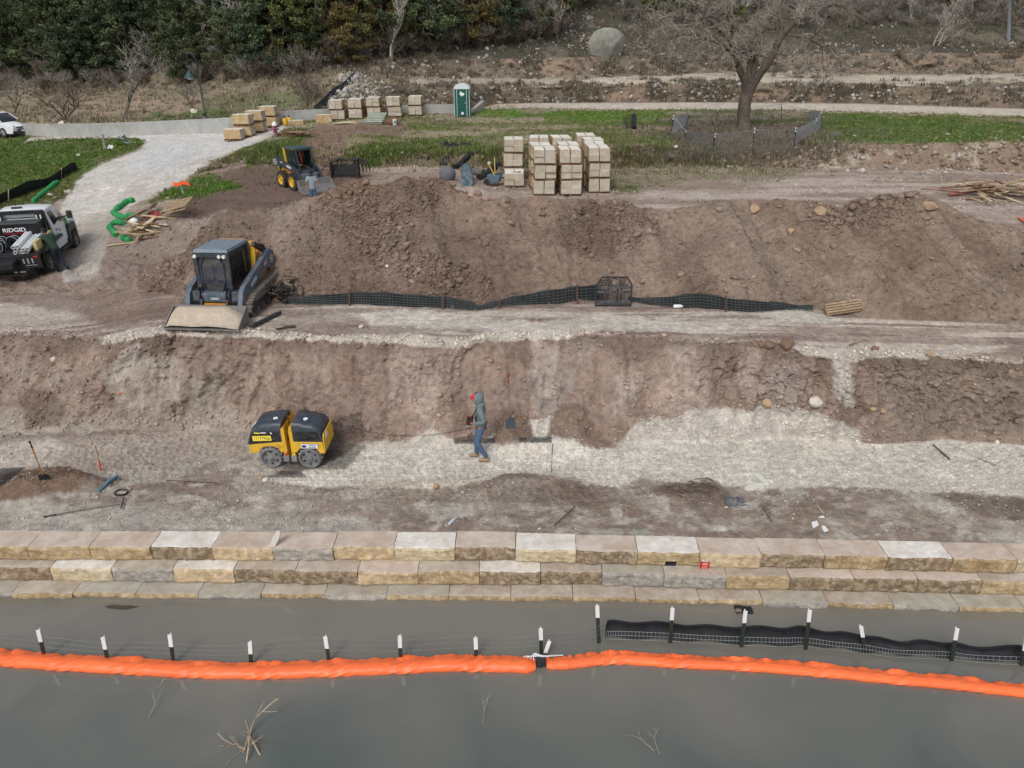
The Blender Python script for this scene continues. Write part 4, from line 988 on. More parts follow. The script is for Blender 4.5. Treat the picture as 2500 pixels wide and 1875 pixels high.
# ================================================================= TRENCH ROLLER
def drum_wheel(parent, x, y, z, r, w, face=-1):
    s = MB(); s.lathe([(r * .86, -w / 2), (r * .9, -w / 2), (r * .97, -w / 2 + .01), (r * .97, w / 2 - .01), (r * .9, w / 2)], (x, y, z), (0, 1, 0), 40, 0)
    for k in range(16):
        for q, dy in enumerate((-w * .28, w * .12, w * .36)):
            a = 2 * PI * (k + .5 * q) / 16
            c = Vector((x + math.cos(a) * r * .99, y + dy, z + math.sin(a) * r * .99)); s.box(c, (.07, w * .22, .05), (0, -a + PI / 2, 0), .7)
    o = s.build('drum', M_drum, parent, False, .004)
    s = MB(); s.lathe([(r * .93, 0), (r * .93, .015), (r * .82, .015), (r * .78, -.035), (r * .25, -.03), (r * .25, .01), (r * .12, .02), (.001, .02)], (x, y + face * w / 2, z), (0, face, 0), 40, 2)
    s.build('drum_disc', M_drum, o, True)
    s = MB()
    for k in range(6):
        a = PI / 6 + k * PI / 3; s.lathe([(r * .13, 0), (r * .12, .006)], (x + math.cos(a) * r * .58, y + face * (w / 2 - .034), z + math.sin(a) * r * .62), (0, face, 0), 12)
    s.build('disc_holes', M_black, o)
    s = MB(); s.lathe([(r * .16, 0), (r * .16, .03), (r * .08, .035), (r * .08, .05)], (x, y + face * (w / 2 - .005), z), (0, face, 0), 6 * 3); s.build('hub', M_steel, o, True)
    return o
pr = at(712, 1141); pl = at(660, 1136)
bx = (on_z(607, 1100, 0) + on_z(806, 1100, 0)) / 2
W0 = on_z(665, 1140, .02); W1 = on_z(762, 1143, .02)
cen = (W0 + W1) / 2; sc_ = (W1 - W0).length / .92 * .955
t = thing('trench_roller', "yellow and black articulated trench roller parked on the compacted bench", "roller", (cen.x, cen.y + .42 * sc_, min(ground(cen.x, cen.y + .1), .06)), R(-1.5)); t.scale = (sc_,) * 3
for x in (-.46, .46):
    for y, f_ in ((-.27, -1), (.27, 1)): drum_wheel(t, x, y, .26, .265, .30, f_)
def half(sg, prof, top, low):
    s = MB(); s.prism(prof, (0, -.40, 0), (1, 0, 0), (0, 0, 1), (0, .80, 0)); o = s.build('chassis', M_yel, t, False, .02)
    s = MB()
    for y in (-1, 1): s.prism(top, (0, 0, 0), (1, 0, 0), (0, 0, 1), (0, y * .385, 0), None)
    h = s.build('hood', M_slateD, t, False, .0)
    return o, h
def hood(xs, zb, zt_, name, ytop=.30):
    """tapering engine cover: outline points (x, z base) and (x, z top)"""
    s = MB(); n = len(xs); rows = []
    for x, b_, tp2, in zip(xs, zb, zt_):
        rows.append([(x, -.390, b_), (x, -.386, b_ + (tp2 - b_) * .74), (x, -.355, tp2 - .05), (x, -ytop, tp2 - .012), (x, 0, tp2 + .012), (x, ytop, tp2 - .012), (x, .355, tp2 - .05), (x, .386, b_ + (tp2 - b_) * .74), (x, .390, b_)])
    s.sheet(rows)
    for r_ in (rows[0], rows[-1]): s.add(r_, [tuple(range(9))])
    return s.build(name, M_slateD2, t, True)
M_slateD2 = mat('roller_hood', (50, 60, 72), .38, 0, .12, 5, 0, dirt=((120, 112, 104), .3)); M_blk2 = mat('roller_side_panel', (30, 34, 40), .45, 0, .15, 6, 0, dirt=((110, 100, 92), .3))
half_prof_l = [(-.95, .38), (-.93, .60), (-.10, .70), (-.09, .42), (-.20, .42), (-.26, .53), (-.36, .57), (-.56, .57), (-.66, .52), (-.74, .40)]
half_prof_r = [(.10, .42), (.10, .70), (.81, .70), (.84, .40), (.72, .40), (.66, .52), (.56, .57), (.36, .57), (.26, .52), (.18, .42)]
for nm_, pf in (('chassis', half_prof_l), ('chassis', half_prof_r)):
    s = MB(); s.prism(pf, (0, -.41, 0), (1, 0, 0), (0, 0, 1), (0, .82, 0)); s.build(nm_, M_yel, t, False, .012)
h1 = hood([-.955, -.93, -.86, -.76, -.60, -.30, -.13], [.61, .61, .62, .63, .65, .68, .70], [.66, .80, .98, 1.10, 1.15, 1.19, 1.19], 'hood')
h2 = hood([.13, .29, .42, .56, .70, .77, .805], [.70] * 7, [1.20, 1.20, 1.15, 1.14, 1.10, 1.02, .80], 'hood')
s = MB(); s.prism([(-.93, .64), (-.86, .90), (-.74, .95), (-.18, .98), (-.18, .70)], (0, -.396, 0), (1, 0, 0), (0, .0, 1), (0, .02, 0)); s.prism([(.16, .72), (.16, .98), (.71, .98), (.77, .72)], (0, -.396, 0), (1, 0, 0), (0, .0, 1), (0, .02, 0)); s.build('side_panel', M_blk2, t, False, .006)
s = MB(); s.prism([(.42, .76), (.44, .92), (.66, .92), (.70, .76)], (0, -.402, 0), (1, 0, 0), (0, 0, 1), (0, .012, 0)); s.prism([(-.44, .74), (-.44, .90), (-.28, .90), (-.28, .74)], (0, -.402, 0), (1, 0, 0), (0, 0, 1), (0, .012, 0)); s.box((-.36, -.40, .76), (.12, .02, .02)); s.box((.35, -.40, .76), (.10, .02, .02)); s.build('vent_panel', M_black, t, False, .004)
for sx1 in (-1, 1):
    s = MB()
    x0 = sx1 * .09
    s.prism([(x0 - .045, .18), (x0 - .05, 1.02), (x0 - .02 * sx1, 1.12), (x0 + .03, 1.08), (x0 + .045, .18)], (0, -.40, 0), (1, 0, 0), (0, 0, 1), (0, .8, 0)); s.build('end_frame', M_yel, t, False, .008)
    s = MB(); s.box((x0, -.40, .25), (.13, .05, .16)); s.build('scraper_plate', M_drum, t, False, .006)
s = MB(); s.lathe([(.06, 0), (.06, .7)], (0, 0, .3), (0, 0, 1), 14); s.tube([(-.08, -.25, .95), (0, -.28, 1.0), (.08, -.25, .92)], .02, 6); s.tube([(-.1, -.2, .75), (0, -.3, .7), (.1, -.2, .78)], .018, 6); s.build('pivot_hoses', M_steelD, t, True)
s = MB(); s.lathe([(.022, 0), (.016, .10), (.028, .13)], (-.03, -.1, 1.1), (0, 0, 1), 10); s.build('lifting_eye', M_rust, t, True)
s = MB(); s.prism([(-.40, .42), (.40, .42), (.40, .78), (.35, .90), (-.35, .90), (-.40, .78)], (.825, 0, 0), (0, 1, 0), (0, 0, 1), (.025, 0, 0)); o = s.build('end_guard', M_yel, t, False, .01)
s = MB(); s.box((.855, -.18, .80), (.01, .16, .12)); s.build('end_sticker', M_white, o)
s = MB(); s.box((-.60, -.410, .79), (.44, .012, .125), (0, R(-2), 0)); o = s.build('number_plate', mat('sticker_yellow', (246, 224, 78), .5, 0, .03), t)
text('plate_number', "11177926", .105, (-.60, -.418, .79), (R(90), R(0), 0), M_black, o, .0, .001, .95)
s = MB(); s.box((.50, -.418, .60), (.40, .008, .12)); o = s.build('hire_sticker', mat('sticker_blue', (44, 66, 120), .5, 0, .03), t)
s = MB(); s.box((.50, -.424, .60), (.39, .008, .11)); s.build('sticker_field', M_white, o)
s = MB()
for x in (.355, .395): s.lathe([(.034, 0), (.034, .006)], (x, -.428, .60), (0, -1, 0), 18)
s.build('sticker_emblem', MATS['sticker_blue'], o)
text('sticker_text', "United\nRentals", .054, (.565, -.431, .602), (R(90), 0, 0), MATS['sticker_blue'], o, .012, .001, 1.1)
s = MB(); s.box((-.70, -.405, .925), (.14, .008, .026)); s.build('hood_stripe', MATS['sticker_yellow'], t); s = MB(); s.box((-.55, -.405, .935), (.13, .008, .022)); s.box((-.37, -.397, .925), (.045, .008, .03), (0, R(45), 0)); s.build('hood_stripe', M_white, t)
s = MB()
for c_ in ((-.30, -.16, 1.19), (.40, -.14, 1.172)): s.lathe([(.055, 0), (.055, .012)], c_, (0, -.08, 1), 20)
s.box((-.79, -.18, 1.075), (.05, .14, .01), (0, R(-36), 0)); s.box((-.84, -.20, 1.03), (.03, .12, .01), (0, R(-42), 0)); s.build('hood_decal', M_white, t)
s = MB(); s.tube([(-.05, -.38, .42), (-.1, -.43, .36)], .03, 8); s.build('tow_hook', M_red, t)
s = MB()
for x0, x1 in ((-.66, -.30),): s.tube([(x0, -.2, 1.185), (x0 + .05, -.28, 1.17), (x1, -.29, 1.20), (x1 + .03, -.2, 1.21)], .006, 5)
s.tube([(.22, -.3, 1.18), (.48, -.29, 1.165), (.55, -.2, 1.165)], .006, 5); s.build('hood_seam', M_black, t)

# ================================================================= TRACKED LOADER (near)
def yz(poly, x, w, m_, nm_, par, bev=.01):
    s = MB(); s.prism(poly, (x - w / 2, 0, 0), (0, 1, 0), (0, 0, 1), (w, 0, 0)); return s.build(nm_, m_, par, False, bev)
def emblem(par, x, y, z, r, sx1, dark=M_black):
    s = MB(); s.lathe([(r * .74, 0), (r, .0), (r, .004), (r * .84, .004)], (x, y, z), (sx1, 0, 0), 26); e = s.build('emblem_ring', M_white, par)
    s = MB(); s.lathe([(r * .84, 0), (r * .82, .005)], (x, y, z), (sx1, 0, 0), 26); s.build('emblem_field', dark, par)
    s = MB()
    s.prism([(-.55, -.05), (-.1, .25), (-.15, .62), (0, .40), (.12, .66), (.08, .25), (.35, .05), (.62, .0), (.3, -.12), (.1, -.25), (-.05, -.6), (-.08, -.22), (-.35, -.1)], (x + sx1 * .006, y, z), (0, r, 0), (0, 0, r), (sx1 * .003, 0, 0)); s.build('emblem_figure', M_white, par)
lip = at(490, 805); lipY = 16.45
gz = ground(-7.7, 17.2)
t = thing('track_loader', "dusty compact track loader with a bucket full of pale road base, above the cut", "track loader", (-7.76, 16.45, 2.24), R(-4))
TL = t
# bucket
s = MB(); hw = .95
prof = [(0, .02), (.42, .0), (.66, .04), (.76, .18), (.74, .42), (.70, .43), (.70, .2), (.62, .08), (.42, .04), (0, .035)]
s.prism(prof, (-hw, 0, 0), (0, 1, 0), (0, 0, 1), (2 * hw, 0, 0)); b_ = s.build('bucket', M_steel, t, False, .006)
for sgn in (-1, 1):
    s = MB(); s.prism([(0, .0), (.5, -.01), (.74, .06), (.76, .42), (.70, .43), (.05, .06)], (sgn * hw - .012, 0, 0), (0, 1, 0), (0, 0, 1), (.024, 0, 0)); s.build('bucket_side', M_steel, b_, False, .004)
s = MB(); rows = []
for j in range(12):
    v = j / 11; row = []
    for i in range(28):
        u = i / 27; x = -hw + .03 + u * (2 * hw - .06)
        prof_h = .06 + .40 * sstep(0, .9, v) * (1 - .25 * v)
        fall = 1 - .55 * float(sstep(.72, 1.0, u)) ; e = min(u, 1 - u) * 30
        row.append((x, .05 + v * .66, .04 + prof_h * fall * min(1, .65 + e * .2) + .015 * float(fbm(u * 9, v * 5, 3, 3))))
    rows.append(row)
s.sheet(rows); o = s.build('bucket_load', M_sand, t, True)
# tracks
for sgn in (-1, 1):
    x = sgn * .78; w = .32
    pf = [(.98, .16), (1.10, .03), (1.35, .0), (2.75, .0), (3.05, .06), (3.28, .30), (3.22, .52), (3.02, .60), (1.40, .50), (1.05, .36)]
    o = yz(pf, x, w, M_trk, 'track', t, .03)
    s = MB(); n_ = 46; per = pf + [pf[0]]; ls = [math.dist(per[i], per[i + 1]) for i in range(len(pf))]; tot = sum(ls)
    for k in range(n_):
        d = tot * k / n_; i = 0
        while d > ls[i]: d -= ls[i]; i += 1
        f_ = d / ls[i]; yy = per[i][0] * (1 - f_) + per[i + 1][0] * f_; zz = per[i][1] * (1 - f_) + per[i + 1][1] * f_
        a = math.atan2(per[i + 1][1] - per[i][1], per[i + 1][0] - per[i][0]); s.box((x, yy, zz), (w + .01, .045, .05), (a, 0, 0))
    s.build('track_lugs', M_trk, o, False, .004)
    s = MB()
    for yy, zz, r_ in ((1.2, .22, .16), (1.6, .14, .10), (1.95, .14, .10), (2.3, .14, .10), (2.7, .16, .11), (3.02, .32, .19)): s.lathe([(r_, 0), (r_, .03), (r_ * .5, .045), (.001, .045)], (x + sgn * w / 2, yy, zz), (sgn, 0, 0), 18)
    s.box((x + sgn * (w / 2 + .01), 2.05, .26), (.03, 1.5, .14)); s.build('track_rollers', M_steelD, o, False)
# chassis
yz([(1.32, .16), (1.30, .42), (1.4, .60), (3.15, .80), (3.3, .35), (2.9, .2)], 0, 1.2, M_yelD, 'chassis', t, .02)
for sgn in (-1, 1): yz([(1.10, .14), (1.04, .42), (1.12, .66), (1.36, .66), (1.34, .14)], sgn * .52, .20, M_slateD, 'front_fender', t, .02)
yz([(1.30, .52), (1.28, .62), (3.2, 1.02), (3.38, .9), (3.38, .45), (3.0, .5)], 0, .96, M_slateD, 'engine_cover', t, .03)
s = MB(); s.box((0, 3.1, 1.0), (.9, .5, .35), None, .85); s.build('engine_hood', M_yelD, t, False, .04)
# cab frame, roof and glazing
cab = yz([(1.22, .62), (1.18, .95), (1.26, 1.60), (2.35, 1.60), (2.55, .80), (2.4, .62)], 0, .80, M_slateD, 'cab', t, .02)
s = MB(); s.box((0, 1.86, 1.665), (.90, 1.28, .08), (R(-2), 0, 0), .96); s.box((0, 1.62, 1.71), (.56, .52, .02), (R(-2), 0, 0)); s.build('roof', mat('skylit_roof_paint', (112, 128, 144), .4, 0, .12, 5, 0, dirt=((160, 156, 150), .5)), cab, False, .015)  # roof blue-grey made paler, sky light on it put into the colour
s = MB(); s.box((0, 2.52, 1.64), (.70, .08, .08)); s.build('roof_bar', M_yelD, cab, False, .015)
for a_, b_2 in (((-.40, 1.19, .55), (-.42, 1.24, 1.63)), ((.40, 1.19, .55), (.42, 1.24, 1.63)), ((-.42, 2.42, .9), (-.42, 2.42, 1.63)), ((.42, 2.42, .9), (.42, 2.42, 1.63)), ((-.37, 1.22, 1.58), (.37, 1.22, 1.58))): s = MB(); s.bar(a_, b_2, .09, .11); s.build('cab_post', M_slateD, cab, False, .012)
s = MB(); s.prism([(-.24, .66), (.20, .66), (.30, .92), (.30, 1.36), (.20, 1.50), (0, 1.545), (-.20, 1.50), (-.30, 1.34), (-.30, .94)], (0, 1.165, 0), (1, 0, 0), (0, .06, 1), (0, -.02, 0)); w_ = s.build('windscreen', M_glassD, cab, False, .01)
s = MB()
P2 = [(-.24, .66), (.20, .66), (.30, .92), (.30, 1.36), (.20, 1.50), (0, 1.545), (-.20, 1.50), (-.30, 1.34), (-.30, .94), (-.24, .66)]
s.tube([(a, 1.16 + .06 * b2 - .03, b2) for a, b2 in P2], .018, 6); s.tube([(.0, 1.19, 1.4), (.02, 1.17, 1.1), (.01, 1.15, .95)], .008, 5); s.build('windscreen_seal', M_black, w_, False)
s = MB()
for sgn in (-1, 1): s.prism([(1.34, .72), (1.34, 1.52), (2.2, 1.52), (2.36, .8)], (sgn * .405, 0, 0), (0, 1, 0), (0, 0, 1), (sgn * .012, 0, 0))
s.build('side_window', M_glass, cab, False)
s = MB()
for k in range(9): s.bar((.425, 1.4 + k * .09, .8), (.425, 1.4 + k * .09, 1.5), .012, .012)
for k in range(5): s.bar((.425, 1.36, .86 + k * .15), (.425, 2.2, .86 + k * .15), .012, .012)
s.build('window_guard', M_black, cab)
for x in (-.40, .24, .36):
    s = MB(); s.lathe([(.045, 0), (.05, -.05), (.03, -.06)], (x, 1.15, 1.56), (0, -1, 0), 14); s.lathe([(.04, 0), (.038, .008)], (x, 1.15, 1.56), (0, -1, 0), 14); s.build('work_light', mat('lamp_lens', (220, 222, 214), .3), cab, True)
yz([(1.02, .40), (1.00, .62), (1.24, .66), (1.24, .40)], 0, .78, M_slate, 'front_panel', t, .02)
s = MB(); s.box((0, 1.0, .30), (.58, .05, .15)); s.build('cross_member', M_yelD, t, False, .01)
text('front_text', "DEERE", .075, (.02, .985, .50), (R(90), 0, 0), M_white, t, .02)
# arms
arm = [(3.10, 1.28), (3.34, 1.16), (3.42, .90), (3.38, .70), (3.10, .74), (2.85, .82), (2.5, .80), (1.6, .52), (1.30, .30), (1.16, .06), (.92, .06), (.90, .36), (1.02, .62), (1.20, .76)]
for sgn in (-1, 1):
    a_ = yz(arm, sgn * .70, .13, M_slate, 'lift_arm', t, .012)
    s = MB(); s.tube([(sgn * .62, 2.75, 1.5), (sgn * .62, 3.0, 1.38), (sgn * .64, 3.2, 1.05)], .05, 8); s.bar((sgn * .60, 2.45, 1.58), (sgn * .60, 3.15, 1.18), .09, .12); s.build('rear_link', M_black, a_, False)
    s = MB(); s.tube([(sgn * .36, 1.06, .78), (sgn * .34, .98, .5)], .045, 10); s.tube([(sgn * .34, .98, .5), (sgn * .33, .84, .2)], .032, 10); s.build('tilt_cylinder', M_slateD, t, True)
    if sgn > 0:
        emblem(a_, .767, 3.14, .98, .105, 1)
        text('arm_text', "DEERE", .13, (.768, 1.80, .735), (R(90), R(-17), R(90)), M_white, a_, .02, .001, 1.15); text('arm_number', "333G", .085, (.768, 2.68, .97), (R(90), R(-17), R(90)), M_white, a_, .02)
s = MB(); s.bar((.50, 2.45, .8), (.50, 2.65, 1.60), .10, .16); s.bar((-.50, 2.45, .8), (-.50, 2.65, 1.60), .10, .16); s.build('rear_pillar', M_yel, t, False, .015)
s = MB(); s.box((0, .80, .22), (1.0, .06, .34)); s.box((-.3, .86, .2), (.1, .2, .2)); s.box((.3, .86, .2), (.1, .2, .2)); s.build('coupler', M_steel, t, False, .01)
# flat ramp plate beside the right track
p = at(640, 802)
t = thing('steel_plate', "narrow dark steel plate lying against the loader's right track", "plate", (p.x - .05, p.y + .45, ground(p.x, p.y + .45) + .03), R(-22)); 
s = MB(); s.box((0, 0, .02), (.16, 1.1, .04)); s.box((.07, 0, .06), (.02, 1.1, .06)); s.build('plate', M_slateD, t, False, .006)
# black roll of netting behind the loader
p = at(668, 742)
t = thing('netting_bundle', "tangled black netting and rubber bundle behind the track loader", "netting", p + Vector((.1, .2, 0)))
s = MB(); rd = random.Random(3)
for k in range(26): c_ = Vector((rd.uniform(-.25, .5), rd.uniform(-.3, .4), rd.uniform(.05, .5))); s.tube(smoothline([c_ + Vector((rd.uniform(-.35, .35), rd.uniform(-.3, .3), rd.uniform(-.2, .2))) for _ in range(4)], 5), rd.uniform(.01, .035), 5)
s.build('strands', M_black, t, True)

# ================================================================= WHEELED LOADER (far)
pw = at(757, 470); g_ = at(716, 458)
th = R(-45)
Pc = on_z(726, 457, 2.05)
t = thing('wheel_loader', "wheeled skid steer loader with open cab and wide empty bucket behind the spoil mound", "skid loader", (Pc.x, Pc.y, ground(Pc.x, Pc.y) + .0), th); t.scale = (.93,) * 3
# local: +x forward, y left; near side is -y
def xz(poly, y, w, m_, nm_, par, bev=.01):
    s = MB(); s.prism(poly, (0, y - w / 2, 0), (1, 0, 0), (0, 0, 1), (0, w, 0)); return s.build(nm_, m_, par, False, bev)
for y in (-.68, .68):
    for x in (-.15, .98):
        s = MB(); s.lathe([(.26, -.15), (.40, -.15), (.42, -.11), (.42, .11), (.40, .15), (.26, .15)], (x, y, .42), (0, 1, 0), 30, 0)
        for k in range(22):
            for q in (-1, 1):
                a = 2 * PI * (k + .25 * q) / 22; s.box((x + math.cos(a) * .43, y + q * .08, .42 + math.sin(a) * .43), (.05, .15, .045), (0, -a + PI / 2, 0))
        o = s.build('wheel', M_rub, t, False); s = MB(); f_ = -1 if y < 0 else 1
        s.lathe([(.26, -.01), (.26, .03), (.23, .03), (.20, -.05), (.08, -.04), (.07, .02), (.001, .02)], (x, y + f_ * .13, .42), (0, f_, 0), 26, 2); s.build('rim', M_yel, o, True)
xz([(-.75, .40), (-.72, .62), (-.50, .98), (1.30, .84), (1.42, .42), (1.2, .30), (-.5, .30)], 0, 1.0, M_yelD, 'chassis', t, .03)
xz([(-.85, .62), (-.85, 1.30), (-.30, 1.38), (-.2, .7)], 0, .9, M_slateD, 'engine_cover', t, .04)
cab = xz([(.05, .80), (.05, 1.05), (1.28, .98), (1.36, .78)], 0, .90, M_slateD, 'cab_base', t, .02)
s = MB()
for y in (-.44, .44):
    s.bar((1.30, y, .95), (1.08, y, 2.0), .07, .08); s.bar((.42, y, 1.0), (.40, y, 2.0), .06, .06)
s.bar((1.08, -.44, 1.98), (1.08, .44, 1.98), .07, .07); s.build('cab_frame', M_slateD, t, False, .01)
s = MB()
for y in (-.46, .46): s.bar((.10, y, 1.0), (-.05, y, 2.02), .13, .10)
s.build('rear_pillar', M_yel, t, False, .01)
s = MB(); s.box((.50, 0, 2.05), (1.28, 1.02, .08), (0, R(-2), 0), .97); s.build('roof', mat('green_grey_paint', (62, 84, 88), .45, 0, .1), t, False, .015)
s = MB()
for y in (-.45, .45): s.prism([(.06, 1.06), (-.02, 1.95), (.94, 1.95), (1.06, 1.06)], (0, y, 0), (1, 0, 0), (0, 0, 1), (0, .012, 0))
s.build('side_window', mat('smoky_glass', (36, 44, 46), .15, 0, .05, 3, trans=.0), t)
s = MB(); s.box((.30, 0, 1.25), (.5, .5, .14)); s.box((.10, 0, 1.55), (.14, .48, .6), (0, R(-8), 0)); s.build('seat', M_black, t, False, .03)
s = MB(); s.bar((.55, .16, 1.25), (.45, .20, 1.9), .10, .03); s.build('seat_bar', mat('orange_red_bar', (196, 62, 40), .6), t)
arm = [(-.92, 1.02), (-.92, 1.50), (-.70, 1.56), (-.35, 1.46), (.95, 1.20), (1.30, 1.06), (1.66, .58), (1.72, .16), (1.50, .10), (1.36, .45), (1.10, .82), (.6, .98), (-.4, 1.10)]
for y in (-.62, .62):
    a_ = xz(arm, y, .13, M_slateD, 'lift_arm', t, .012)
    s = MB(); s.tube([(-.6, y, 1.5), (-.35, y, 1.85)], .03, 6); s.lathe([(.05, 0), (.05, .05)], (-.38, y, 1.88), (0, -1, 0), 12); s.build('rear_lamp', M_black, a_)
    if y < 0:
        s = MB(); s.lathe([(.15, 0), (.15, .004)], (-.75, y - .066, 1.27), (0, -1, 0), 24); s.build('emblem_ring', M_white, a_)
        s = MB(); s.lathe([(.125, 0), (.12, .006)], (-.75, y - .066, 1.27), (0, -1, 0), 24); s.build('emblem_field', M_black, a_)
        s = MB(); s.prism([(-.07, -.01), (-.01, .03), (-.02, .08), (.0, .05), (.015, .08), (.01, .03), (.05, .0), (.08, -.01), (.01, -.03), (-.005, -.08), (-.01, -.03)], (-.75, y - .074, 1.27), (1, 0, 0), (0, 0, 1), (0, -.004, 0)); s.build('emblem_figure', M_white, a_)
        text('arm_text', "DEERE", .17, (.62, y - .068, 1.13), (R(90), R(10), 0), M_white, a_, .03); text('arm_number', "324G", .10, (-.10, y - .068, 1.30), (R(90), R(10), 0), M_white, a_, .02)
s = MB(); s.prism([(1.38, .42), (1.34, .85), (1.46, .82), (1.5, .42)], (0, -.5, 0), (1, 0, 0), (0, 0, 1), (0, 1.0, 0)); s.build('front_panel', M_slate, t, False, .02)
B_ = [(2.55, .0), (2.1, .0), (1.86, .08), (1.76, .30), (1.78, .62), (1.84, .62), (1.84, .32), (1.92, .14), (2.12, .05), (2.55, .03)]
b_ = xz(B_, 0, 1.9, M_steel, 'bucket', t, .006)
for y in (-.95, .95): xz([(2.52, .0), (2.1, .0), (1.86, .08), (1.76, .30), (1.78, .62), (1.84, .62)], y, .025, M_steel, 'bucket_side', b_, .004)

# ================================================================= GRAPPLE ATTACHMENT ON THE GROUND
P0 = on_z(850, 432, 2.2)
t = thing('grapple_attachment', "black grapple attachment with hooked tines standing on the dirt by the far loader", "attachment", (P0.x, P0.y, ground(P0.x, P0.y)), R(4))
s = MB(); s.box((-.1, 0, .38), (1.5, .10, .60)); s.box((-.82, 0, .42), (.10, .5, .78)); s.box((.55, 0, .42), (.10, .5, .78)); s.build('frame', M_black, t, False, .01)
s = MB(); s.box((-.25, -.06, .36), (.5, .02, .46)); s.box((.22, -.06, .36), (.3, .02, .46)); s.build('plate', M_steelD, t)
s = MB()
for x in (-.5, -.3, .35, .5): s.tube([(x, 0, .7), (x + .1, .1, .95), (x + .28, -.05, .88)], .05, 8); s.ball((x + .05, 0, .9), .10)
s.tube([(-.7, 0, .8), (0, -.05, .86), (.6, 0, .82)], .04, 8); s.build('hydraulics', M_black, t, True)
for x in (.62, .80, .98):
    s = MB(); s.tube([(x - .2, 0, .7), (x, .0, .86), (x + .16, 0, .62), (x + .2, -.02, .22)], [.05, .05, .045, .02], 8); s.build('tine', M_black, t, True)

# ================================================================= SERVICE TRUCK
def wheel(par, x, y, z, r, w, f_, rim=M_silver, dual=False):
    s = MB(); s.lathe([(r * .62, -w / 2), (r * .93, -w / 2), (r, -w / 2 + .03), (r, w / 2 - .03), (r * .93, w / 2), (r * .62, w / 2)], (x, y, z), (1, 0, 0), 30, 0)
    for k in range(30):
        a = 2 * PI * k / 30; s.box((x, y + math.cos(a) * r, z + math.sin(a) * r), (w * .9, .03, .02), (a + PI / 2, 0, 0))
    o = s.build('wheel', M_rub, par, False); s = MB()
    s.lathe([(r * .64, -.01), (r * .64, .01), (r * .56, .0), (r * .46, -.06), (r * .22, -.04), (r * .18, .05), (.001, .05)], (x + f_ * w * .42, y, z), (f_, 0, 0), 24, 2); s.build('rim', rim, o, True)
    return o
rw = on_z(130, 668, .82); fw = on_z(193, 600, .88)
hd = (fw - rw); ang = math.atan2(hd.y, hd.x) - PI / 2
WB = 3.75
t = thing('service_truck', "white single cab flatbed service truck with black bed and toolbox, left edge", "truck", (0, 0, 0), ang)
# local: +y forward, x right; right rear wheel outer face at (1.1, 0)
rwz = ground(rw.x, rw.y)
ux = Vector((math.cos(ang), math.sin(ang), 0)); org = Vector((rw.x, rw.y, rwz)) - ux * 1.08
t.location = org; TRK = t
fz = ground(*(org + Vector((-math.sin(ang), math.cos(ang), 0)) * WB).xy); t.rotation_euler = (math.atan2(fz - rwz, WB), 0, ang)
for sgn in (-1, 1):
    wheel(t, sgn * 1.0, 0, .40, .40, .24, sgn, M_steel); wheel(t, sgn * .74, 0, .40, .40, .22, sgn, M_steel); wheel(t, sgn * .98, WB, .40, .40, .26, sgn, M_steel)
M_bed = mat('bed_black', (22, 24, 30), .4, 0, .2, 5, 0, dirt=((90, 84, 78), .25))
s = MB(); s.box((0, .55, .98), (2.28, 3.1, .10)); s.box((0, .6, .75), (.9, 4.6, .22)); s.build('flatbed', M_bed, t, False, .015)
s = MB(); s.box((0, -1.02, .74), (2.28, .12, .50)); s.box((0, -1.06, .45), (1.5, .14, .10)); s.build('rear_board', M_bed, t, False, .015)
s = MB(); s.box((.0, -1.16, .32), (1.3, .22, .05)); s.build('rear_step', M_steelD, t, False, .01)
s = MB(); s.box((-.35, -1.09, .66), (.34, .015, .17)); o = s.build('licence_plate', mat('plate_blue_white', (178, 190, 212), .5, 0, .05), t)
s = MB(); s.box((-.35, -1.1, .685), (.26, .006, .035)); s.box((-.35, -1.1, .63), (.26, .006, .03)); s.build('plate_marks', mat('plate_ink', (84, 100, 150), .6), o)
for x in (.62, .76, .90):
    s = MB(); s.prism([(-.02, -.09), (.03, -.09), (.02, .09), (-.03, .09)], (x, -1.08, .76), (1, 0, 0), (0, 0, 1), (0, -.02, 0)); s.build('rear_light_slot', M_silver, t, False, .01)
s = MB(); s.box((.84, -1.09, .61), (.36, .015, .02)); s.box((.3, -1.14, .40), (.10, .02, .05)); s.box((.52, -1.14, .40), (.18, .02, .05)); s.build('reflector_strip', M_silver, t)
s = MB(); s.box((1.02, -1.08, .90), (.12, .03, .06)); s.build('tail_light', M_red, t, False, .01)
for sgn in (-1, 1):
    s = MB(); s.prism([(-.62, .62), (-.58, .95), (.58, .95), (.62, .62), (.52, .62), (.40, .86), (-.40, .86), (-.52, .62)], (sgn * .86, 0, 0), (0, 1, 0), (0, 0, 1), (sgn * .28, 0, 0)); s.build('mudguard', M_bed, t, False, .02)
# headache rack
s = MB(); s.bar((-.92, 1.62, 1.0), (-.86, 1.62, 2.02), .16, .06); s.bar((.92, 1.62, 1.0), (.80, 1.62, 2.02), .16, .06); s.bar((-.88, 1.62, 2.0), (.82, 1.62, 2.0), .08, .14)
for z in (1.55, 1.68, 1.80): s.bar((-.8, 1.60, z), (.75, 1.60, z), .04, .04)
s.box((-.72, 1.60, 1.6), (.28, .05, .9)); s.box((.64, 1.60, 1.6), (.28, .05, .9)); r_ = s.build('headache_rack', M_bed, t, False, .02)
for x in (-.78, -.66, .56, .70):
    s = MB(); s.box((x, 1.565, 1.80), (.05, .02, .18)); s.build('rack_light', mat('lamp_lens', (220, 222, 214), .3), r_, False, .012)
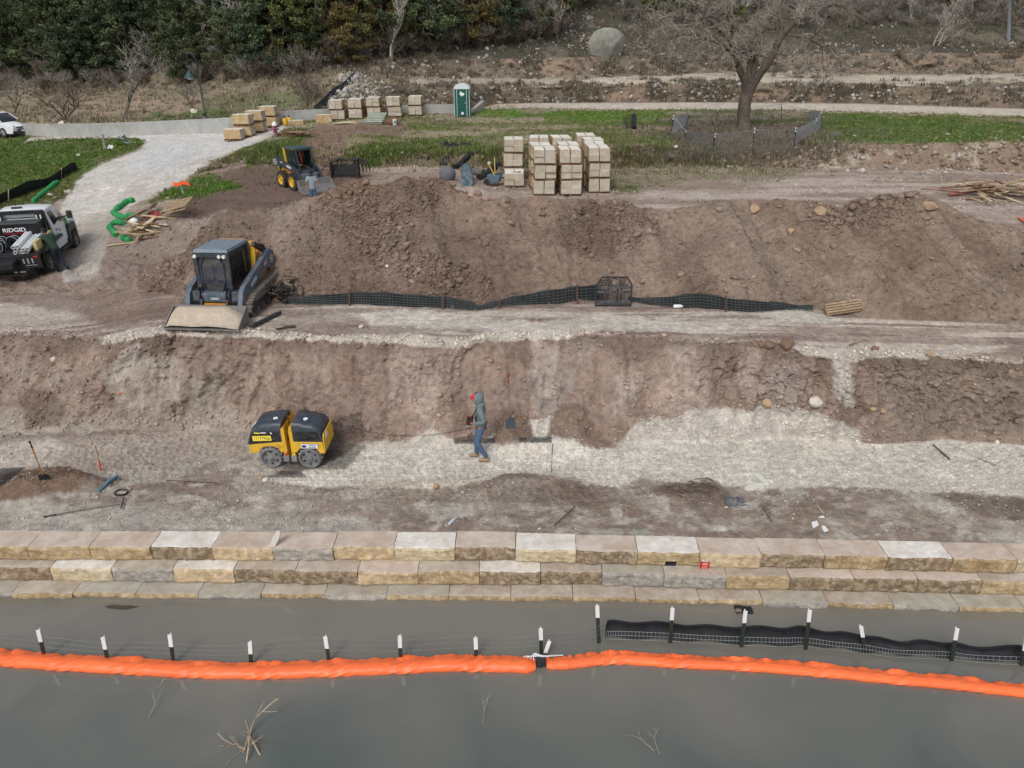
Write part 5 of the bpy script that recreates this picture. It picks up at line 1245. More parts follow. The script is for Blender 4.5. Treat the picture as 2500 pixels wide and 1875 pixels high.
# cab (single, white)
def cabsec(y, zs, hw_b, hw_t):   # section across the cab
    return [(-hw_b, y, zs[0]), (-hw_b, y, zs[1]), (-hw_t, y, zs[2]), (-hw_t + .12, y, zs[2] + .06), (0, y, zs[2] + .09), (hw_t - .12, y, zs[2] + .06), (hw_t, y, zs[2]), (hw_b, y, zs[1]), (hw_b, y, zs[0])]
s = MB(); rows = [cabsec(1.72, (.55, 1.38, 1.98), .95, .78), cabsec(1.80, (.50, 1.38, 2.00), .98, .80), cabsec(2.5, (.5, 1.38, 2.03), .99, .82), cabsec(2.95, (.5, 1.38, 1.98), .99, .80)]
s.sheet(rows); s.add(rows[0], [tuple(range(9))]); s.add(rows[-1], [tuple(range(9))]); cb = s.build('cab', M_ltruck, t, True)
s = MB(); rows = [cabsec(2.95, (.5, 1.36, 1.97), .985, .78), cabsec(3.55, (.5, 1.34, 1.36), .985, .90)]
s.sheet([[r_[i] for i in range(9)] for r_ in rows]); wsn = s.build('windscreen', M_glass, cb, True)
s = MB(); rows = [cabsec(3.50, (.55, 1.25, 1.33), .98, .86), cabsec(4.3, (.55, 1.20, 1.28), .98, .84), cabsec(4.75, (.55, 1.1, 1.18), .94, .80)]
s.sheet(rows); s.add(rows[-1], [tuple(range(9))]); s.build('bonnet', M_ltruck, t, True)
for sgn in (-1, 1):
    s = MB(); s.prism([(1.86, 1.40), (1.92, 1.90), (2.62, 1.92), (3.12, 1.42), (3.05, 1.34), (2.6, 1.40), (2.5, 1.46)], (sgn * .965, 0, 0), (0, 1, 0), (sgn * -.28, 0, 1), (sgn * .02, 0, 0))
    o = s.build('door_window', M_glass, cb, False, .004)
    o.location.x = sgn * .395
    s = MB(); s.prism([(1.80, .62), (1.80, 1.34), (3.10, 1.34), (3.10, .62)], (sgn * .985, 0, 0), (0, 1, 0), (0, 0, 1), (sgn * .012, 0, 0)); d = s.build('door', M_ltruck, cb, False, .01)
    s = MB(); s.prism([(0, -.06), (.07, -.02), (.03, .07), (-.05, .05), (-.06, -.02)], (sgn * 1.0, 2.35, 1.12), (0, 1, 0), (0, 0, 1), (sgn * .004, 0, 0)); s.build('door_badge', M_slateD, d)
    s = MB(); s.box((sgn * 1.01, 1.95, 1.22), (.03, .16, .03)); s.build('door_handle', M_black, d)
    s = MB(); s.prism([(WB - .62, .45), (WB - .60, .85), (WB - .42, 1.10), (WB + .40, 1.10), (WB + .55, .80), (WB + .56, .45), (WB + .44, .45), (WB + .34, .80), (WB, .90), (WB - .34, .80), (WB - .46, .45)], (sgn * .90, 0, 0), (0, 1, 0), (0, 0, 1), (sgn * .17, 0, 0)); s.build('wheel_arch', M_slateD, t, False, .03)
    s = MB(); s.bar((sgn * .95, 3.05, 1.48), (sgn * 1.22, 3.02, 1.54), .05, .05); s.box((sgn * 1.28, 3.02, 1.58), (.20, .10, .30)); s.build('mirror', M_black, t, False, .03)
    s = MB(); s.box((sgn * 1.02, 2.45, .42), (.16, 1.4, .06)); s.build('running_board', M_steelD, t, False, .01)
s = MB(); s.prism([(-.72, 1.42), (.72, 1.42), (.62, 1.92), (-.62, 1.92)], (0, 1.70, 0), (1, 0, 0), (0, .04, 1), (0, -.02, 0)); s.build('rear_window', M_glass, cb)
s = MB(); s.box((-.15, 1.98, 2.12), (.36, .14, .07)); s.build('beacon', M_black, cb, False, .03)
# toolbox
s = MB(); s.box((-.06, 1.05, 1.40), (1.66, .62, .66)); o = s.build('toolbox', mat('toolbox_black', (24, 26, 32), .35, 0, .12, 5), t, False, .02)
s = MB(); s.box((-.06, 1.03, 1.75), (1.70, .68, .05)); s.build('toolbox_lid', mat('toolbox_lid', (66, 70, 74), .4, 0, .15), o, False, .01)
text('toolbox_text', "RIDGID", .20, (-.02, .732, 1.52), (R(90), 0, 0), M_white, o, .02, .002, 1.15)
s = MB(); s.box((-.0, .735, 1.395), (.78, .006, .022)); s.build('toolbox_underline', M_red, o); s = MB(); s.box((.30, .735, 1.47), (.08, .02, .02)); s.build('toolbox_latch', M_silver, o)
for k, (x, y) in enumerate(((-1.0, -.52), (-.62, -.52), (-.22, -.52), (-.80, .02), (-.30, .04), (.08, .1))):   # hose reels on the bed
    s = MB(); s.lathe([(.04, -.10), (.20, -.10), (.20, -.085), (.13, -.08), (.13, .08), (.20, .085), (.20, .10), (.04, .10)], (x, y, 1.24), (.25, 1, 0), 28, 0); s.build('hose_reel', mat('reel_black', (20, 21, 26), .3, .2, .1, dirt=((150, 155, 160), .12)), t, True)
    for dy in (-.10, .10): s = MB(); a0 = Vector((.25, 1, 0)).normalized(); e1, e2 = frame_to(a0); s.tube([Vector((x, y, 1.24)) + a0 * dy + (e1 * math.cos(q) + e2 * math.sin(q)) * .205 for q in np.linspace(0, 2 * PI, 25)], .010, 5, False); s.build('reel_rim_highlight', M_silver, t, True)  # pale rings added as painted highlights along the reel edges
s = MB(); s.lathe([(.05, 0), (.05, .12), (.03, .14)], (-.86, 1.3, 1.55), (0, 0, 1), 12); s.build('filler_cap', M_silver, t, True)
s = MB(); s.ball((.62, 1.28, 1.35), (.14, .14, .12)); s.build('red_hose_coil', M_red, t, True)
for x in (.98,):
    s = MB(); s.box((x + .02, .98, 1.19), (.12, .42, .34)); s.build('timber_side', mat('pale_timber_board', (190, 176, 124), .8, 0, .1), t, False, .01); s = MB(); s.box((x, -.40, 1.19), (.12, .62, .32)); s.build('timber_side', mat('pale_timber_board', (190, 176, 124), .8, 0, .1), t, False, .01)
# pipes lying on the truck bed
t2 = thing('pipe_bundle', "bundle of white plastic pipes lying on the service truck bed", "pipes", org, ang); t2.rotation_euler = t.rotation_euler
k = 0
for r_, (n_, z, x0) in enumerate(((4, 1.09, .44), (4, 1.20, .50), (2, 1.31, .46))):
    for i in range(n_):
        x = x0 + i * .118; y0 = -1.12 - .05 * r_ + .04 * (i % 2); s = MB()
        L2 = 2.45
        s.lathe([(.058, 0), (.058, L2), (.047, L2), (.047, 0)], (x, y0, z), (-.05, 1, .045), 14); s.f = [f for f in s.f if len(f) == 4] + [tuple(range(3 * 14, 4 * 14)) ][:0]
        n0 = 14
        s.f += [(i2, (i2 + 1) % n0, 3 * n0 + (i2 + 1) % n0, 3 * n0 + i2) for i2 in range(n0)]; s.m = [0] * len(s.f)
        s.build('pipe', M_bucket, t2, True)

# ================================================================= WHITE CAR ON THE FAR ROAD
pc = on_z(16, 337, 1.5); th = R(-22)
t = thing('parked_car', "white estate car entering at the left edge beside the concrete wall", "car", (0, 0, 0), th)
cl = Vector((pc.x, pc.y, 0)) - Vector((math.cos(th), math.sin(th), 0)) * 1.45 + Vector((-math.sin(th), math.cos(th), 0)) * .85
t.location = (cl.x, cl.y, ground(cl.x, cl.y) + .02)
def sec(x, hw_, z0_, zb_, zt_, ht_): return [(x, -hw_, z0_), (x, -hw_, zb_), (x, -ht_, zt_), (x, 0, zt_ + .03), (x, ht_, zt_), (x, hw_, zb_), (x, hw_, z0_)]
s = MB(); rows = [sec(-2.45, .85, .45, .9, 1.0, .7), sec(-2.2, .95, .3, 1.02, 1.15, .75), sec(.95, .97, .3, 1.02, 1.12, .80), sec(1.5, .97, .3, .98, 1.08, .80), sec(2.2, .94, .3, .88, .96, .72), sec(2.5, .82, .32, .72, .80, .6)]
s.sheet(rows); s.add(rows[0], [tuple(range(7))]); s.add(rows[-1], [tuple(range(7))]); bd = s.build('body', M_ltruck, t, True)
s = MB(); rows = [sec(-2.3, .88, 1.0, 1.1, 1.2, .7), sec(-1.9, .90, 1.0, 1.1, 1.66, .66), sec(-.2, .90, 1.0, 1.1, 1.74, .66), sec(.35, .90, 1.0, 1.1, 1.68, .64), sec(1.3, .88, 1.0, 1.06, 1.10, .72)]
s.sheet(rows); s.build('glasshouse', M_glass, t, True)
s = MB(); rows = [[(x, y, z) for y in (-.66, 0, .66)] for x, z in ((-1.95, 1.68), (-1.2, 1.76), (-.2, 1.78), (.35, 1.71))]; s.slab(rows, (0, 0, .03)); s.build('roof', M_ltruck, t, True)
s = MB()
for y in (-.86, .86):
    s.bar((.38, y * .76, 1.70), (1.32, y * .92, 1.1), .06, .05); s.bar((-.7, y * 1.03, 1.08), (-.7, y * .78, 1.72), .07, .03)
s.build('pillar', M_ltruck, t)
for y, f_ in ((-.84, -1), (.84, 1)):
    for x in (-1.5, 1.45):
        s = MB(); s.lathe([(.22, -.11), (.35, -.11), (.37, -.08), (.37, .08), (.35, .11), (.22, .11)], (x, y + f_ * .06, .37), (0, 1, 0), 26, 0); o = s.build('wheel', M_rub, t, True)
        s = MB()
        for k in range(6): a = k * PI / 3; s.bar((x, y + f_ * .16, .37), (x + math.cos(a) * .24, y + f_ * .16, .37 + math.sin(a) * .24), .07, .03)
        s.lathe([(.25, 0), (.25, .02), (.22, .02)], (x, y + f_ * .13, .37), (0, f_, 0), 24); s.build('rim', M_silver, o, False)
s = MB(); s.box((2.44, 0, .76), (.16, 1.1, .10)); s.box((2.50, 0, .60), (.12, 1.0, .12)); s.build('grille', M_black, t, False, .02)
s = MB(); s.box((2.46, 0, .40), (.22, 1.72, .22)); s.build('bumper', M_slateD, t, False, .05)
for y in (-.72, .72):
    s = MB(); s.box((2.30, y, .86), (.34, .22, .14), (0, R(12), R(-18 if y > 0 else 18))); s.build('headlight', mat('lamp_lens', (220, 222, 214), .3), t, False, .03)
s = MB(); s.box((2.58, 0, .52), (.02, .42, .14)); s.build('licence_plate', M_white, t)
for y in (-1.02, 1.02): s = MB(); s.box((.95, y, 1.14), (.12, .18, .12)); s.build('mirror', M_ltruck, t, False, .03)
# ================================================================= PEOPLE  (local: facing +y, left = -x)
def hand(pts, edges, wi, w, d, side, r=1.0, curl=.6):
    """five fingers grown from wrist vertex wi at point w along direction d"""
    d = Vector(d).normalized(); a = Vector((0, 0, 1)); b = d.cross(a).normalized() * side
    p = w + d * .06 * r; pts.append((p, (.030 * r, .016 * r))); pi_ = len(pts) - 1; edges.append((wi, pi_))
    for k, (o, l) in enumerate(((-.026, .062), (-.009, .074), (.009, .070), (.026, .055))):
        q = p + a * o * r + d * .03 * r; q2 = q + d * l * .5 * r + b * curl * .02 * r; q3 = q2 + (d * .4 + b * curl).normalized() * l * .45 * r
        i0 = len(pts); pts += [(q, .009 * r), (q2, .0085 * r), (q3, .007 * r)]; edges += [(pi_, i0), (i0, i0 + 1), (i0 + 1, i0 + 2)]
    q = w + d * .035 * r + a * .034 * r; q2 = q + d * .035 * r + a * .012 * r; i0 = len(pts)
    pts += [(q, .011 * r), (q2, .009 * r)]; edges += [(pi_, i0), (i0, i0 + 1)]
def person(label, loc, rz, J, top, legs, shoe, hairm=None, sleeve='long', scale=1.0, leglen='long'):
    """J: dict of joints"""
    t = thing('person', label, 'person', loc, rz); t.scale = (scale,) * 3
    V = lambda k: Vector(J[k])
    hd = V('head'); face = Vector(J.get('face', (0, 1, 0))).normalized(); up = (hd - V('neck')).normalized()
    pts = [(V('pelvis'), (.11, .085)), (V('chest'), (.12, .085)), (V('neck'), .052), (V('neck').lerp(hd, .5), .050), (hd - up * .03 + face * .012, (.066, .078)), (hd + up * .05, (.072, .088)), (hd + up * .095, .04)]
    edges = [(0, 1), (1, 2), (2, 3), (3, 4), (4, 5), (5, 6)]
    pts.append((hd - up * .015 + face * .105, .012)); edges.append((4, len(pts) - 1))
    sd = face.cross(up).normalized()
    for sg in (-1, 1): pts.append((hd - up * .005 + sd * sg * .082, .013)); edges.append((4, len(pts) - 1))
    for s_, sg in (('l', -1), ('r', 1)):
        i = len(pts); e, w = V(s_ + 'elbow'), V(s_ + 'wrist')
        pts += [(V(s_ + 'shoulder'), .05), (e, .040), (w, .026)]; edges += [(1, i), (i, i + 1), (i + 1, i + 2)]
        hand(pts, edges, i + 2, w, (w - e).normalized() if s_ + 'hand' not in J else Vector(J[s_ + 'hand']), sg * -1)
        i = len(pts); pts += [(V(s_ + 'hip'), .08), (V(s_ + 'knee'), .052), (V(s_ + 'ankle'), .036)]; edges += [(0, i), (i, i + 1), (i + 1, i + 2)]
    body = skin('body', pts, edges, M_skin, t, 2)
    # top
    ch, pe = V('chest'), V('pelvis'); mid = ch.lerp(pe, .55)
    pts = [(pe + (pe - ch) * .34, (.160, .118)), (mid, (.150, .105)), (ch, (.175, .120)), (V('neck') - up * .02, .07)]; edges = [(0, 1), (1, 2), (2, 3)]
    for s_ in 'lr':
        i = len(pts); sh, e, w = V(s_ + 'shoulder'), V(s_ + 'elbow'), V(s_ + 'wrist')
        if sleeve == 'long': pts += [(sh, .075), (e, .058), (w - (w - e) * .08, .042)]; edges += [(2, i), (i, i + 1), (i + 1, i + 2)]
        else: pts += [(sh, .078), (sh.lerp(e, .75), .066)]; edges += [(2, i), (i, i + 1)]
    shirt = skin('hoodie' if sleeve == 'long' else 'shirt', pts, edges, top, t, 2)
    pts = [(pe + (ch - pe) * .05, (.120, .098))]; edges = []
    for s_ in 'lr':
        i = len(pts); h, k, a = V(s_ + 'hip'), V(s_ + 'knee'), V(s_ + 'ankle')
        if leglen == 'long': pts += [(h - Vector((0, 0, .05)), .092), (h.lerp(k, .5), .080), (k, .066), (k.lerp(a, .55), .062), (a, .056)]; edges += [(0, i)] + [(i + q, i + q + 1) for q in range(4)]
        else: pts += [(h - Vector((0, 0, .05)), .095), (h.lerp(k, .5), .090), (k, .082)]; edges += [(0, i)] + [(i + q, i + q + 1) for q in range(2)]
    skin('jeans' if leglen == 'long' else 'shorts', pts, edges, legs, t, 2)
    for s_ in 'lr':
        a, to = V(s_ + 'ankle'), V(s_ + 'toe'); he = a + (a - to) * .22; he.z = to.z + .01
        skin('boot', [(a + Vector((0, 0, .02)), .052), (a * .6 + to * .1 + he * .3, .05), (he, .042), (a.lerp(to, .6), (.048, .038)), (to, (.045, .030))], [(0, 1), (1, 2), (1, 3), (3, 4)], shoe, t, 2)
    if hairm:
        s = MB(); s.ball(hd + up * .045 - face * .012, (.094, .104, .085), 3, .03, 16, 12); s.ball(hd - up * .02 - face * .04, (.086, .07, .085), 3, .03, 12, 10); s.build('hair', hairm, t, True)
    return t, body, shirt
# worker walking beside the roller
W = on_z(1176, 1124, .0); gz = ground(W.x, W.y)
J = dict(pelvis=(0, 0, .94), chest=(0, .02, 1.30), neck=(0, .03, 1.45), head=(0, .07, 1.575), face=(0, 1, -.22),
         lshoulder=(-.19, .0, 1.39), lelbow=(-.25, -.10, 1.12), lwrist=(-.13, .17, 1.02), lhand=(.35, .9, .1), rshoulder=(.19, .0, 1.39), relbow=(.25, -.06, 1.12), rwrist=(.12, .18, 1.04), rhand=(-.35, .9, .1),
         lhip=(-.09, 0, .90), lknee=(-.10, .08, .50), lankle=(-.10, -.13, .11), ltoe=(-.10, .06, .035), rhip=(.09, 0, .90), rknee=(.10, .12, .50), rankle=(.10, .12, .10), rtoe=(.10, .31, .035))
t, body, shirt = person("person in grey hoodie and red cap walking left with a roller remote control", (W.x, W.y, gz), R(88), J, M_hood, M_denim, M_boot)
s = MB(); rows = []
hd = Vector((0, .07, 1.575))
for i in range(10):
    ph = PI * i / 9; row = []
    for k in range(17):
        a = R(128) * (k / 16 * 2 - 1) + PI      # open towards the face
        x = math.sin(a) * .125 * math.sin(ph * .92 + .12); y = -math.cos(a) * -.135 * math.sin(ph * .92 + .12)
        row.append((x, hd.y - .012 + y, hd.z + .02 + math.cos(ph) * .150))
    rows.append(row)
s.slab(rows, (0, -.004, .004)); h = s.build('hood', M_hood, shirt, True)
s = MB(); s.ball((0, .0, 1.46), (.13, .11, .075), 2, .02, 14, 8); s.build('hood_collar', M_hood, shirt, True)
s = MB(); s.ball((0, .085, 1.63), (.095, .105, .075), 1, 0, 16, 8); s.slab([[(x, .15 + (.085 - abs(x) * .4) * v, 1.625 - .03 * v) for x in (-.08, -.04, 0, .04, .08)] for v in (0, .5, 1)], (0, 0, .010)); s.build('cap', mat('red_cap', (214, 32, 56), .8, 0, .06), t, True)
s = MB(); s.tube(smoothline([(-.14, .10, 1.08), (-.17, .09, 1.25), (-.10, .03, 1.46), (.0, -.06, 1.50), (.10, .05, 1.44), (.12, .13, 1.2), (.10, .20, 1.08)], 6), .016, 6); s.build('neck_strap', M_black, t, True)
rc = thing('remote_control', "black remote control box held at the waist by the person in the hoodie", "remote control", (W.x - .25, W.y + .0, gz + 1.03), R(88))
s = MB(); s.box((0, 0, 0), (.24, .14, .11)); s.build('housing', M_black, rc, False, .02)
s = MB(); s.lathe([(.014, 0), (.010, .05), (.016, .06)], (-.06, 0, .05), (0, 0, 1), 8); s.build('joystick', M_steelD, rc); s = MB(); s.lathe([(.014, 0), (.010, .05), (.016, .06)], (.06, 0, .05), (0, 0, 1), 8); s.build('joystick', M_red, rc)
for g_ in (-1, 1): s = MB(); s.tube([(g_ * .13, .03, .02), (g_ * .16, .07, .04), (g_ * .10, .10, .04)], .009, 6); s.build('guard_bar', M_red, rc)
# coiled cable
path = smoothline([on_y(804, 1030, 14.35), on_y(846, 1041, 14.35), on_y(891, 1052, 14.3), on_y(950, 1062, 14.25), on_y(1001, 1064, 14.2), on_y(1060, 1061, 14.15), on_y(1110, 1053, 14.1), on_y(1150, 1045, 14.05)], 90)
co = []
for i, p in enumerate(path): a = i * .62; co.append(p + Vector((0, math.cos(a) * .018, math.sin(a) * .018)))
s = MB(); s.tube(co, .0055, 4, False); o = s.build('coiled_cable', M_black, None, True); tag(o, "long coiled black control cable hanging between the roller and the walking person", "cable")

# person loading pipes at the truck
W2 = on_z(150, 667, .82); g2 = ground(W2.x, W2.y); hgt = (on_y(122, 562, W2.y).z - g2)
J = dict(pelvis=(0, -.02, .93), chest=(.02, .22, 1.24), neck=(.03, .34, 1.38), head=(.03, .42, 1.49), face=(-.2, 1, -.5),
         lshoulder=(-.17, .26, 1.33), lelbow=(-.24, .50, 1.18), lwrist=(-.16, .72, 1.22), rshoulder=(.21, .24, 1.33), relbow=(.30, .50, 1.20), rwrist=(.22, .76, 1.24),
         lhip=(-.09, -.02, .90), lknee=(-.11, .02, .50), lankle=(-.12, -.12, .10), ltoe=(-.12, .07, .035), rhip=(.09, -.02, .90), rknee=(.13, -.02, .50), rankle=(.16, -.26, .10), rtoe=(.16, -.06, .035))
person("person in dark green shirt leaning over the white pipes on the truck", (W2.x, W2.y, g2), R(62), J, M_grnT, M_denD, M_shoe, M_hair, 'short', 1.0)
# person beside the far bucket
W3 = on_y(767, 495, 34.0); g3 = ground(W3.x, W3.y); zt = on_y(767, 417, 34.0).z; sc3 = 1.0
J = dict(pelvis=(0, 0, .96), chest=(0, .01, 1.32), neck=(0, .02, 1.48), head=(0, .04, 1.61), face=(.3, 1, -.1),
         lshoulder=(-.19, 0, 1.42), lelbow=(-.24, .08, 1.14), lwrist=(-.16, .32, 1.04), rshoulder=(.19, 0, 1.42), relbow=(.25, -.02, 1.14), rwrist=(.24, .06, .90),
         lhip=(-.09, 0, .92), lknee=(-.10, .02, .50), lankle=(-.10, 0, .10), ltoe=(-.11, .19, .035), rhip=(.09, 0, .92), rknee=(.10, .02, .50), rankle=(.11, 0, .10), rtoe=(.12, .19, .035))
t, _, _ = person("person in light grey t-shirt and blue shorts standing behind the spoil mound", (W3.x, W3.y, zt - 1.72), R(-150), J, M_greyT, M_denim, M_shoe, M_hair, 'short', sc3, 'short')
s = MB(); s.ball((.025, .075, 1.555), (.06, .055, .055), 3, .03, 10, 8); s.build('beard', M_hair, t, True)
# ================================================================= SILT FENCES, NETTING
def gp(px, py, lift=0.0): return at(px, py, lift)
def silt(name, label, top, base, nposts, wires=True, postm=None, ext=.08, zb=None, mat_=None):
    B = [gp(x, y) for x, y in base]; T = []
    for (x, y), b in zip(top, B):
        q = on_y(x, y, b.y + .03)
        if q.z < b.z + .12: q.z = b.z + .12
        T.append(q)
    Bs, Ts = smoothline(B, 6), smoothline(T, 6)
    t = thing(name, label, 'fence', (0, 0, 0)); rows = []
    for w in (-.12, 0, .3, .6, .85, 1.0): rows.append([b.lerp(a, w) + Vector((0, .04 * math.sin(i * .8 + w * 3) * (w > 0), -.06 if w < 0 else 0)) for i, (a, b) in enumerate(zip(Ts, Bs))])
    s = MB(); s.slab(rows, (0, .008, 0)); s.build('fabric', mat_ or M_fab, t, True)
    if wires:
        Ls = sum((Bs[i + 1] - Bs[i]).length for i in range(len(Bs) - 1))
        s = MB(); grid_wires(s, [p + Vector((0, -.05, 0)) for p in Ts], [p + Vector((0, -.06, 0)) for p in Bs], int(Ls / .10), 5, .004); s.build('wire_mesh', mat('grey_green_wire', (104, 112, 108), .6, .2), t)
    for k in range(nposts):
        f = (k + .5) / nposts * (len(Bs) - 1); i = int(f); s = MB(); a, b = Ts[i], Bs[i]; d = (a - b).normalized()
        s.prism([(-.02, -.02), (.02, -.02), (.02, .02), (-.02, .02)], b - d * .3 + Vector((0, -.09, 0)), (1, 0, 0), (0, 1, 0), a - b + d * (.3 + ext)); s.build('post', postm or M_post, t)
    return t
silt('silt_fence', "black silt fence with wire backing running right from the track loader", [(690, 729), (760, 722), (855, 714), (905, 713), (960, 715), (1020, 720), (1082, 724), (1130, 732), (1164, 742)],
     [(690, 742), (760, 744), (855, 743), (905, 745), (960, 748), (1020, 751), (1082, 752), (1130, 756), (1164, 757)], 2, True, M_rust)
silt('silt_fence', "black silt fence rising from the gap towards the black steel carriage", [(1164, 750), (1200, 738), (1232, 729), (1290, 717), (1356, 706), (1400, 700), (1452, 695), (1470, 698)],
     [(1164, 758), (1200, 754), (1232, 747), (1290, 744), (1356, 742), (1400, 738), (1452, 735), (1470, 736)], 2, True, M_rust)
silt('silt_fence', "black silt fence right of the black steel carriage, sinking into the soil", [(1535, 731), (1600, 727), (1660, 720), (1712, 716), (1770, 726), (1830, 733), (1890, 737), (1950, 744), (1985, 753)],
     [(1535, 736), (1600, 746), (1660, 751), (1712, 753), (1770, 758), (1830, 762), (1890, 759), (1950, 757), (1985, 757)], 1, True, M_rust)
silt('silt_fence', "solid black silt fence bordering the green lawn at the left edge", [(-40, 486), (0, 474), (35, 458), (70, 442), (117, 434), (146, 415), (179, 396), (186, 402)],
     [(-40, 512), (0, 500), (35, 488), (70, 472), (117, 454), (146, 438), (179, 419), (191, 412)], 2, False, M_woodP, .03)
silt('silt_fence', "black silt fence climbing the slope behind the far pallets", [(767, 259), (782, 246), (800, 228), (818, 212), (835, 203), (850, 190), (864, 177)],
     [(775, 276), (790, 264), (808, 243), (826, 228), (843, 217), (858, 204), (872, 188)], 0, False)
silt('silt_fence', "short black silt fabric lying along the concrete wall beside the far pallets", [(774, 264), (785, 263), (798, 264), (806, 266)], [(776, 277), (786, 278), (798, 277), (808, 276)], 0, False)
def geogrid(name, label, P4, nu, nv, r=.004, lift=.025, m_=None, up=None):
    """grid draped on the ground between four photo points (a b along bottom, d c along top)"""
    a, b, c, d = [Vector((*q, 0)) for q in P4]; NU, NV = 24, 16; G = []
    for j in range(NV + 1):
        row = []
        for i in range(NU + 1):
            u, v = i / NU, j / NV
            q = (a * (1 - u) + b * u) * (1 - v) + (d * (1 - u) + c * u) * v
            p = gp(q.x, q.y); p += Vector((0, -lift, lift)); row.append(p)
        G.append(row)
    def S(u, v):
        x, y = u * NU, v * NV; i, j = min(int(x), NU - 1), min(int(y), NV - 1); fx, fy = x - i, y - j
        return G[j][i].lerp(G[j][i + 1], fx).lerp(G[j + 1][i].lerp(G[j + 1][i + 1], fx), fy)
    s = MB()
    for k in range(nu + 1): s.tube([S(k / nu, j / NV) for j in range(NV + 1)], r, 3, False)
    for k in range(nv + 1): s.tube([S(i / NU, k / nv) for i in range(NU + 1)], r, 3, False)
    o = s.build(name, m_ or mat('geogrid_black', (46, 46, 48), .7), None); return tag(o, label, "geogrid")
geogrid('geogrid_sheet', "black plastic geogrid spread on the ground to the right of the roller", [(690, 1147), (845, 1146), (894, 1088), (740, 1088)], 36, 22, .0035)
geogrid('geogrid_sheet', "black geogrid flap standing against the cut behind the roller", [(800, 1088), (892, 1086), (884, 1014), (800, 1030)], 22, 18, .0035, .06)
geogrid('geogrid_sheet', "narrow strip of black geogrid at the foot of the cut behind the person", [(1108, 1084), (1206, 1083), (1206, 1072), (1108, 1073)], 40, 6)
geogrid('geogrid_sheet', "narrow strip of black geogrid at the foot of the cut right of the shovel", [(1268, 1083), (1346, 1082), (1346, 1069), (1268, 1070)], 34, 7)
geogrid('geogrid_sheet', "black geogrid corner showing beside the soil heap at the left edge", [(-40, 1200), (6, 1186), (64, 1142), (-10, 1146)], 24, 18)
geogrid('geogrid_sheet', "loose black netting lying in the dirt below the roller", [(660, 1166), (748, 1166), (735, 1153), (690, 1150)], 9, 5, .005)
# ================================================================= HAND TOOLS AND SMALL ITEMS ON THE BENCH
def shovel(label, top, foot, zf, yoff, grip, handle, blade, square=True, face=0.0, fd=.75):
    f = on_z(foot[0], foot[1], zf); f.y += 0; tp = on_y(top[0], top[1], f.y + yoff); d = (f - tp).normalized(); Lh = (f - tp).length
    t = thing('shovel', label, 'shovel', (0, 0, 0)); g = tp + d * Lh * .16; e = tp + d * Lh * fd
    s = MB(); s.tube([tp, g], .021, 8); s.build('grip', grip, t, True); s = MB(); s.tube([g, e], .017, 8); s.build('handle', handle, t, True)
    s = MB(); s.tube([e, f - d * .10], .022, 8)
    x = Vector((math.cos(face), math.sin(face), 0)); x = (x - d * x.dot(d)).normalized()
    pf = [(-.11, 0), (-.12, .20), (-.10, .26), (.10, .26), (.12, .20), (.11, 0), (.03, -.03), (-.03, -.03)] if square else [(-.10, 0), (-.11, .14), (-.06, .26), (0, .30), (.06, .26), (.11, .14), (.10, 0), (.03, -.03), (-.03, -.03)]
    nrm = x.cross(d).normalized(); s.prism(pf, f - d * .14, x, d, nrm * .012)
    s.build('blade', blade, t, False); return t
shovel("red handled square shovel stuck upright in soil against the cut", (1240, 914), (1246, 1036), .92, -.10, M_red, mat('handle_ash', (196, 160, 134), .6), mat('blade_steel', (96, 108, 116), .35, .5, .15), True, 0, .80)
shovel("yellow handled shovel standing in the small soil heap at the left", (72, 1077), (110, 1172), .30, -.12, M_black, mat('yellow_handle', (226, 164, 42), .5, 0, .06), M_black, False, R(10), .86)
def lying(name, label, a, b, r, m_, lift=.02, parts=None, n=8, cat=None):
    A, B = gp(*a), gp(*b); A.z += r + lift; B.z += r + lift; s = MB()
    M_ = A.lerp(B, .5); M_.z = max(M_.z, ground(M_.x, M_.y) + r + lift * .5)
    s.tube([A, M_, B], r, n); o = s.build(name, m_, None, True); return tag(o, label, cat or name.split('_')[-1])
lying('blue_pipe', "short length of blue pipe lying on the ground below the orange stake", (242, 1204), (288, 1167), .035, M_blue)
p = gp(297, 1205); s = MB(); s.tube([(math.cos(a) * .13, math.sin(a) * .11, .03 + .01 * math.sin(3 * a)) for a in np.linspace(0, 2 * PI, 20)], .022, 6, False); o = s.build('rubber_ring', M_black, None, True); o.location = p; tag(o, "black rubber ring lying beside a tan stone, left foreground", "ring")
t = thing('rake', "long handled grey rake lying on the ground at the left foreground", 'rake'); A, B = gp(108, 1265, .03), gp(300, 1232, .04); d = (B - A)
s = MB(); s.tube([A, A.lerp(B, .15)], .022, 8); s.build('grip', M_slateD, t, True); s = MB(); s.tube([A.lerp(B, .15), A.lerp(B, .5) + Vector((0, 0, .01)), B], .015, 8); s.build('handle', mat('grey_handle', (128, 122, 112), .7, 0, .15), t, True)
h_ = Vector((-d.y, d.x, 0)).normalized(); s = MB(); s.bar(B - h_ * .20, B + h_ * .22, .02, .02)
for k in range(10): q = B + h_ * (-.2 + .42 * k / 9); s.tube([q, q + Vector((.02, -.0, -.05)) + d.normalized() * .05], .005, 4)
s.build('head', M_steelD, t)
t = thing('survey_stake', "thin wooden survey stake with orange painted foot leaning above the blue pipe", 'stake'); A, B = gp(247, 1150), None; tp = on_y(232, 1088, A.y); dd = (A - tp)
s = MB(); s.bar(tp, tp + dd * .64, .03, .012); s.build('stake', mat('stake_wood', (186, 150, 112), .8), t); s = MB(); s.bar(tp + dd * .62, tp + dd * 1.06, .045, .016); s.build('painted_foot', M_orgf, t)
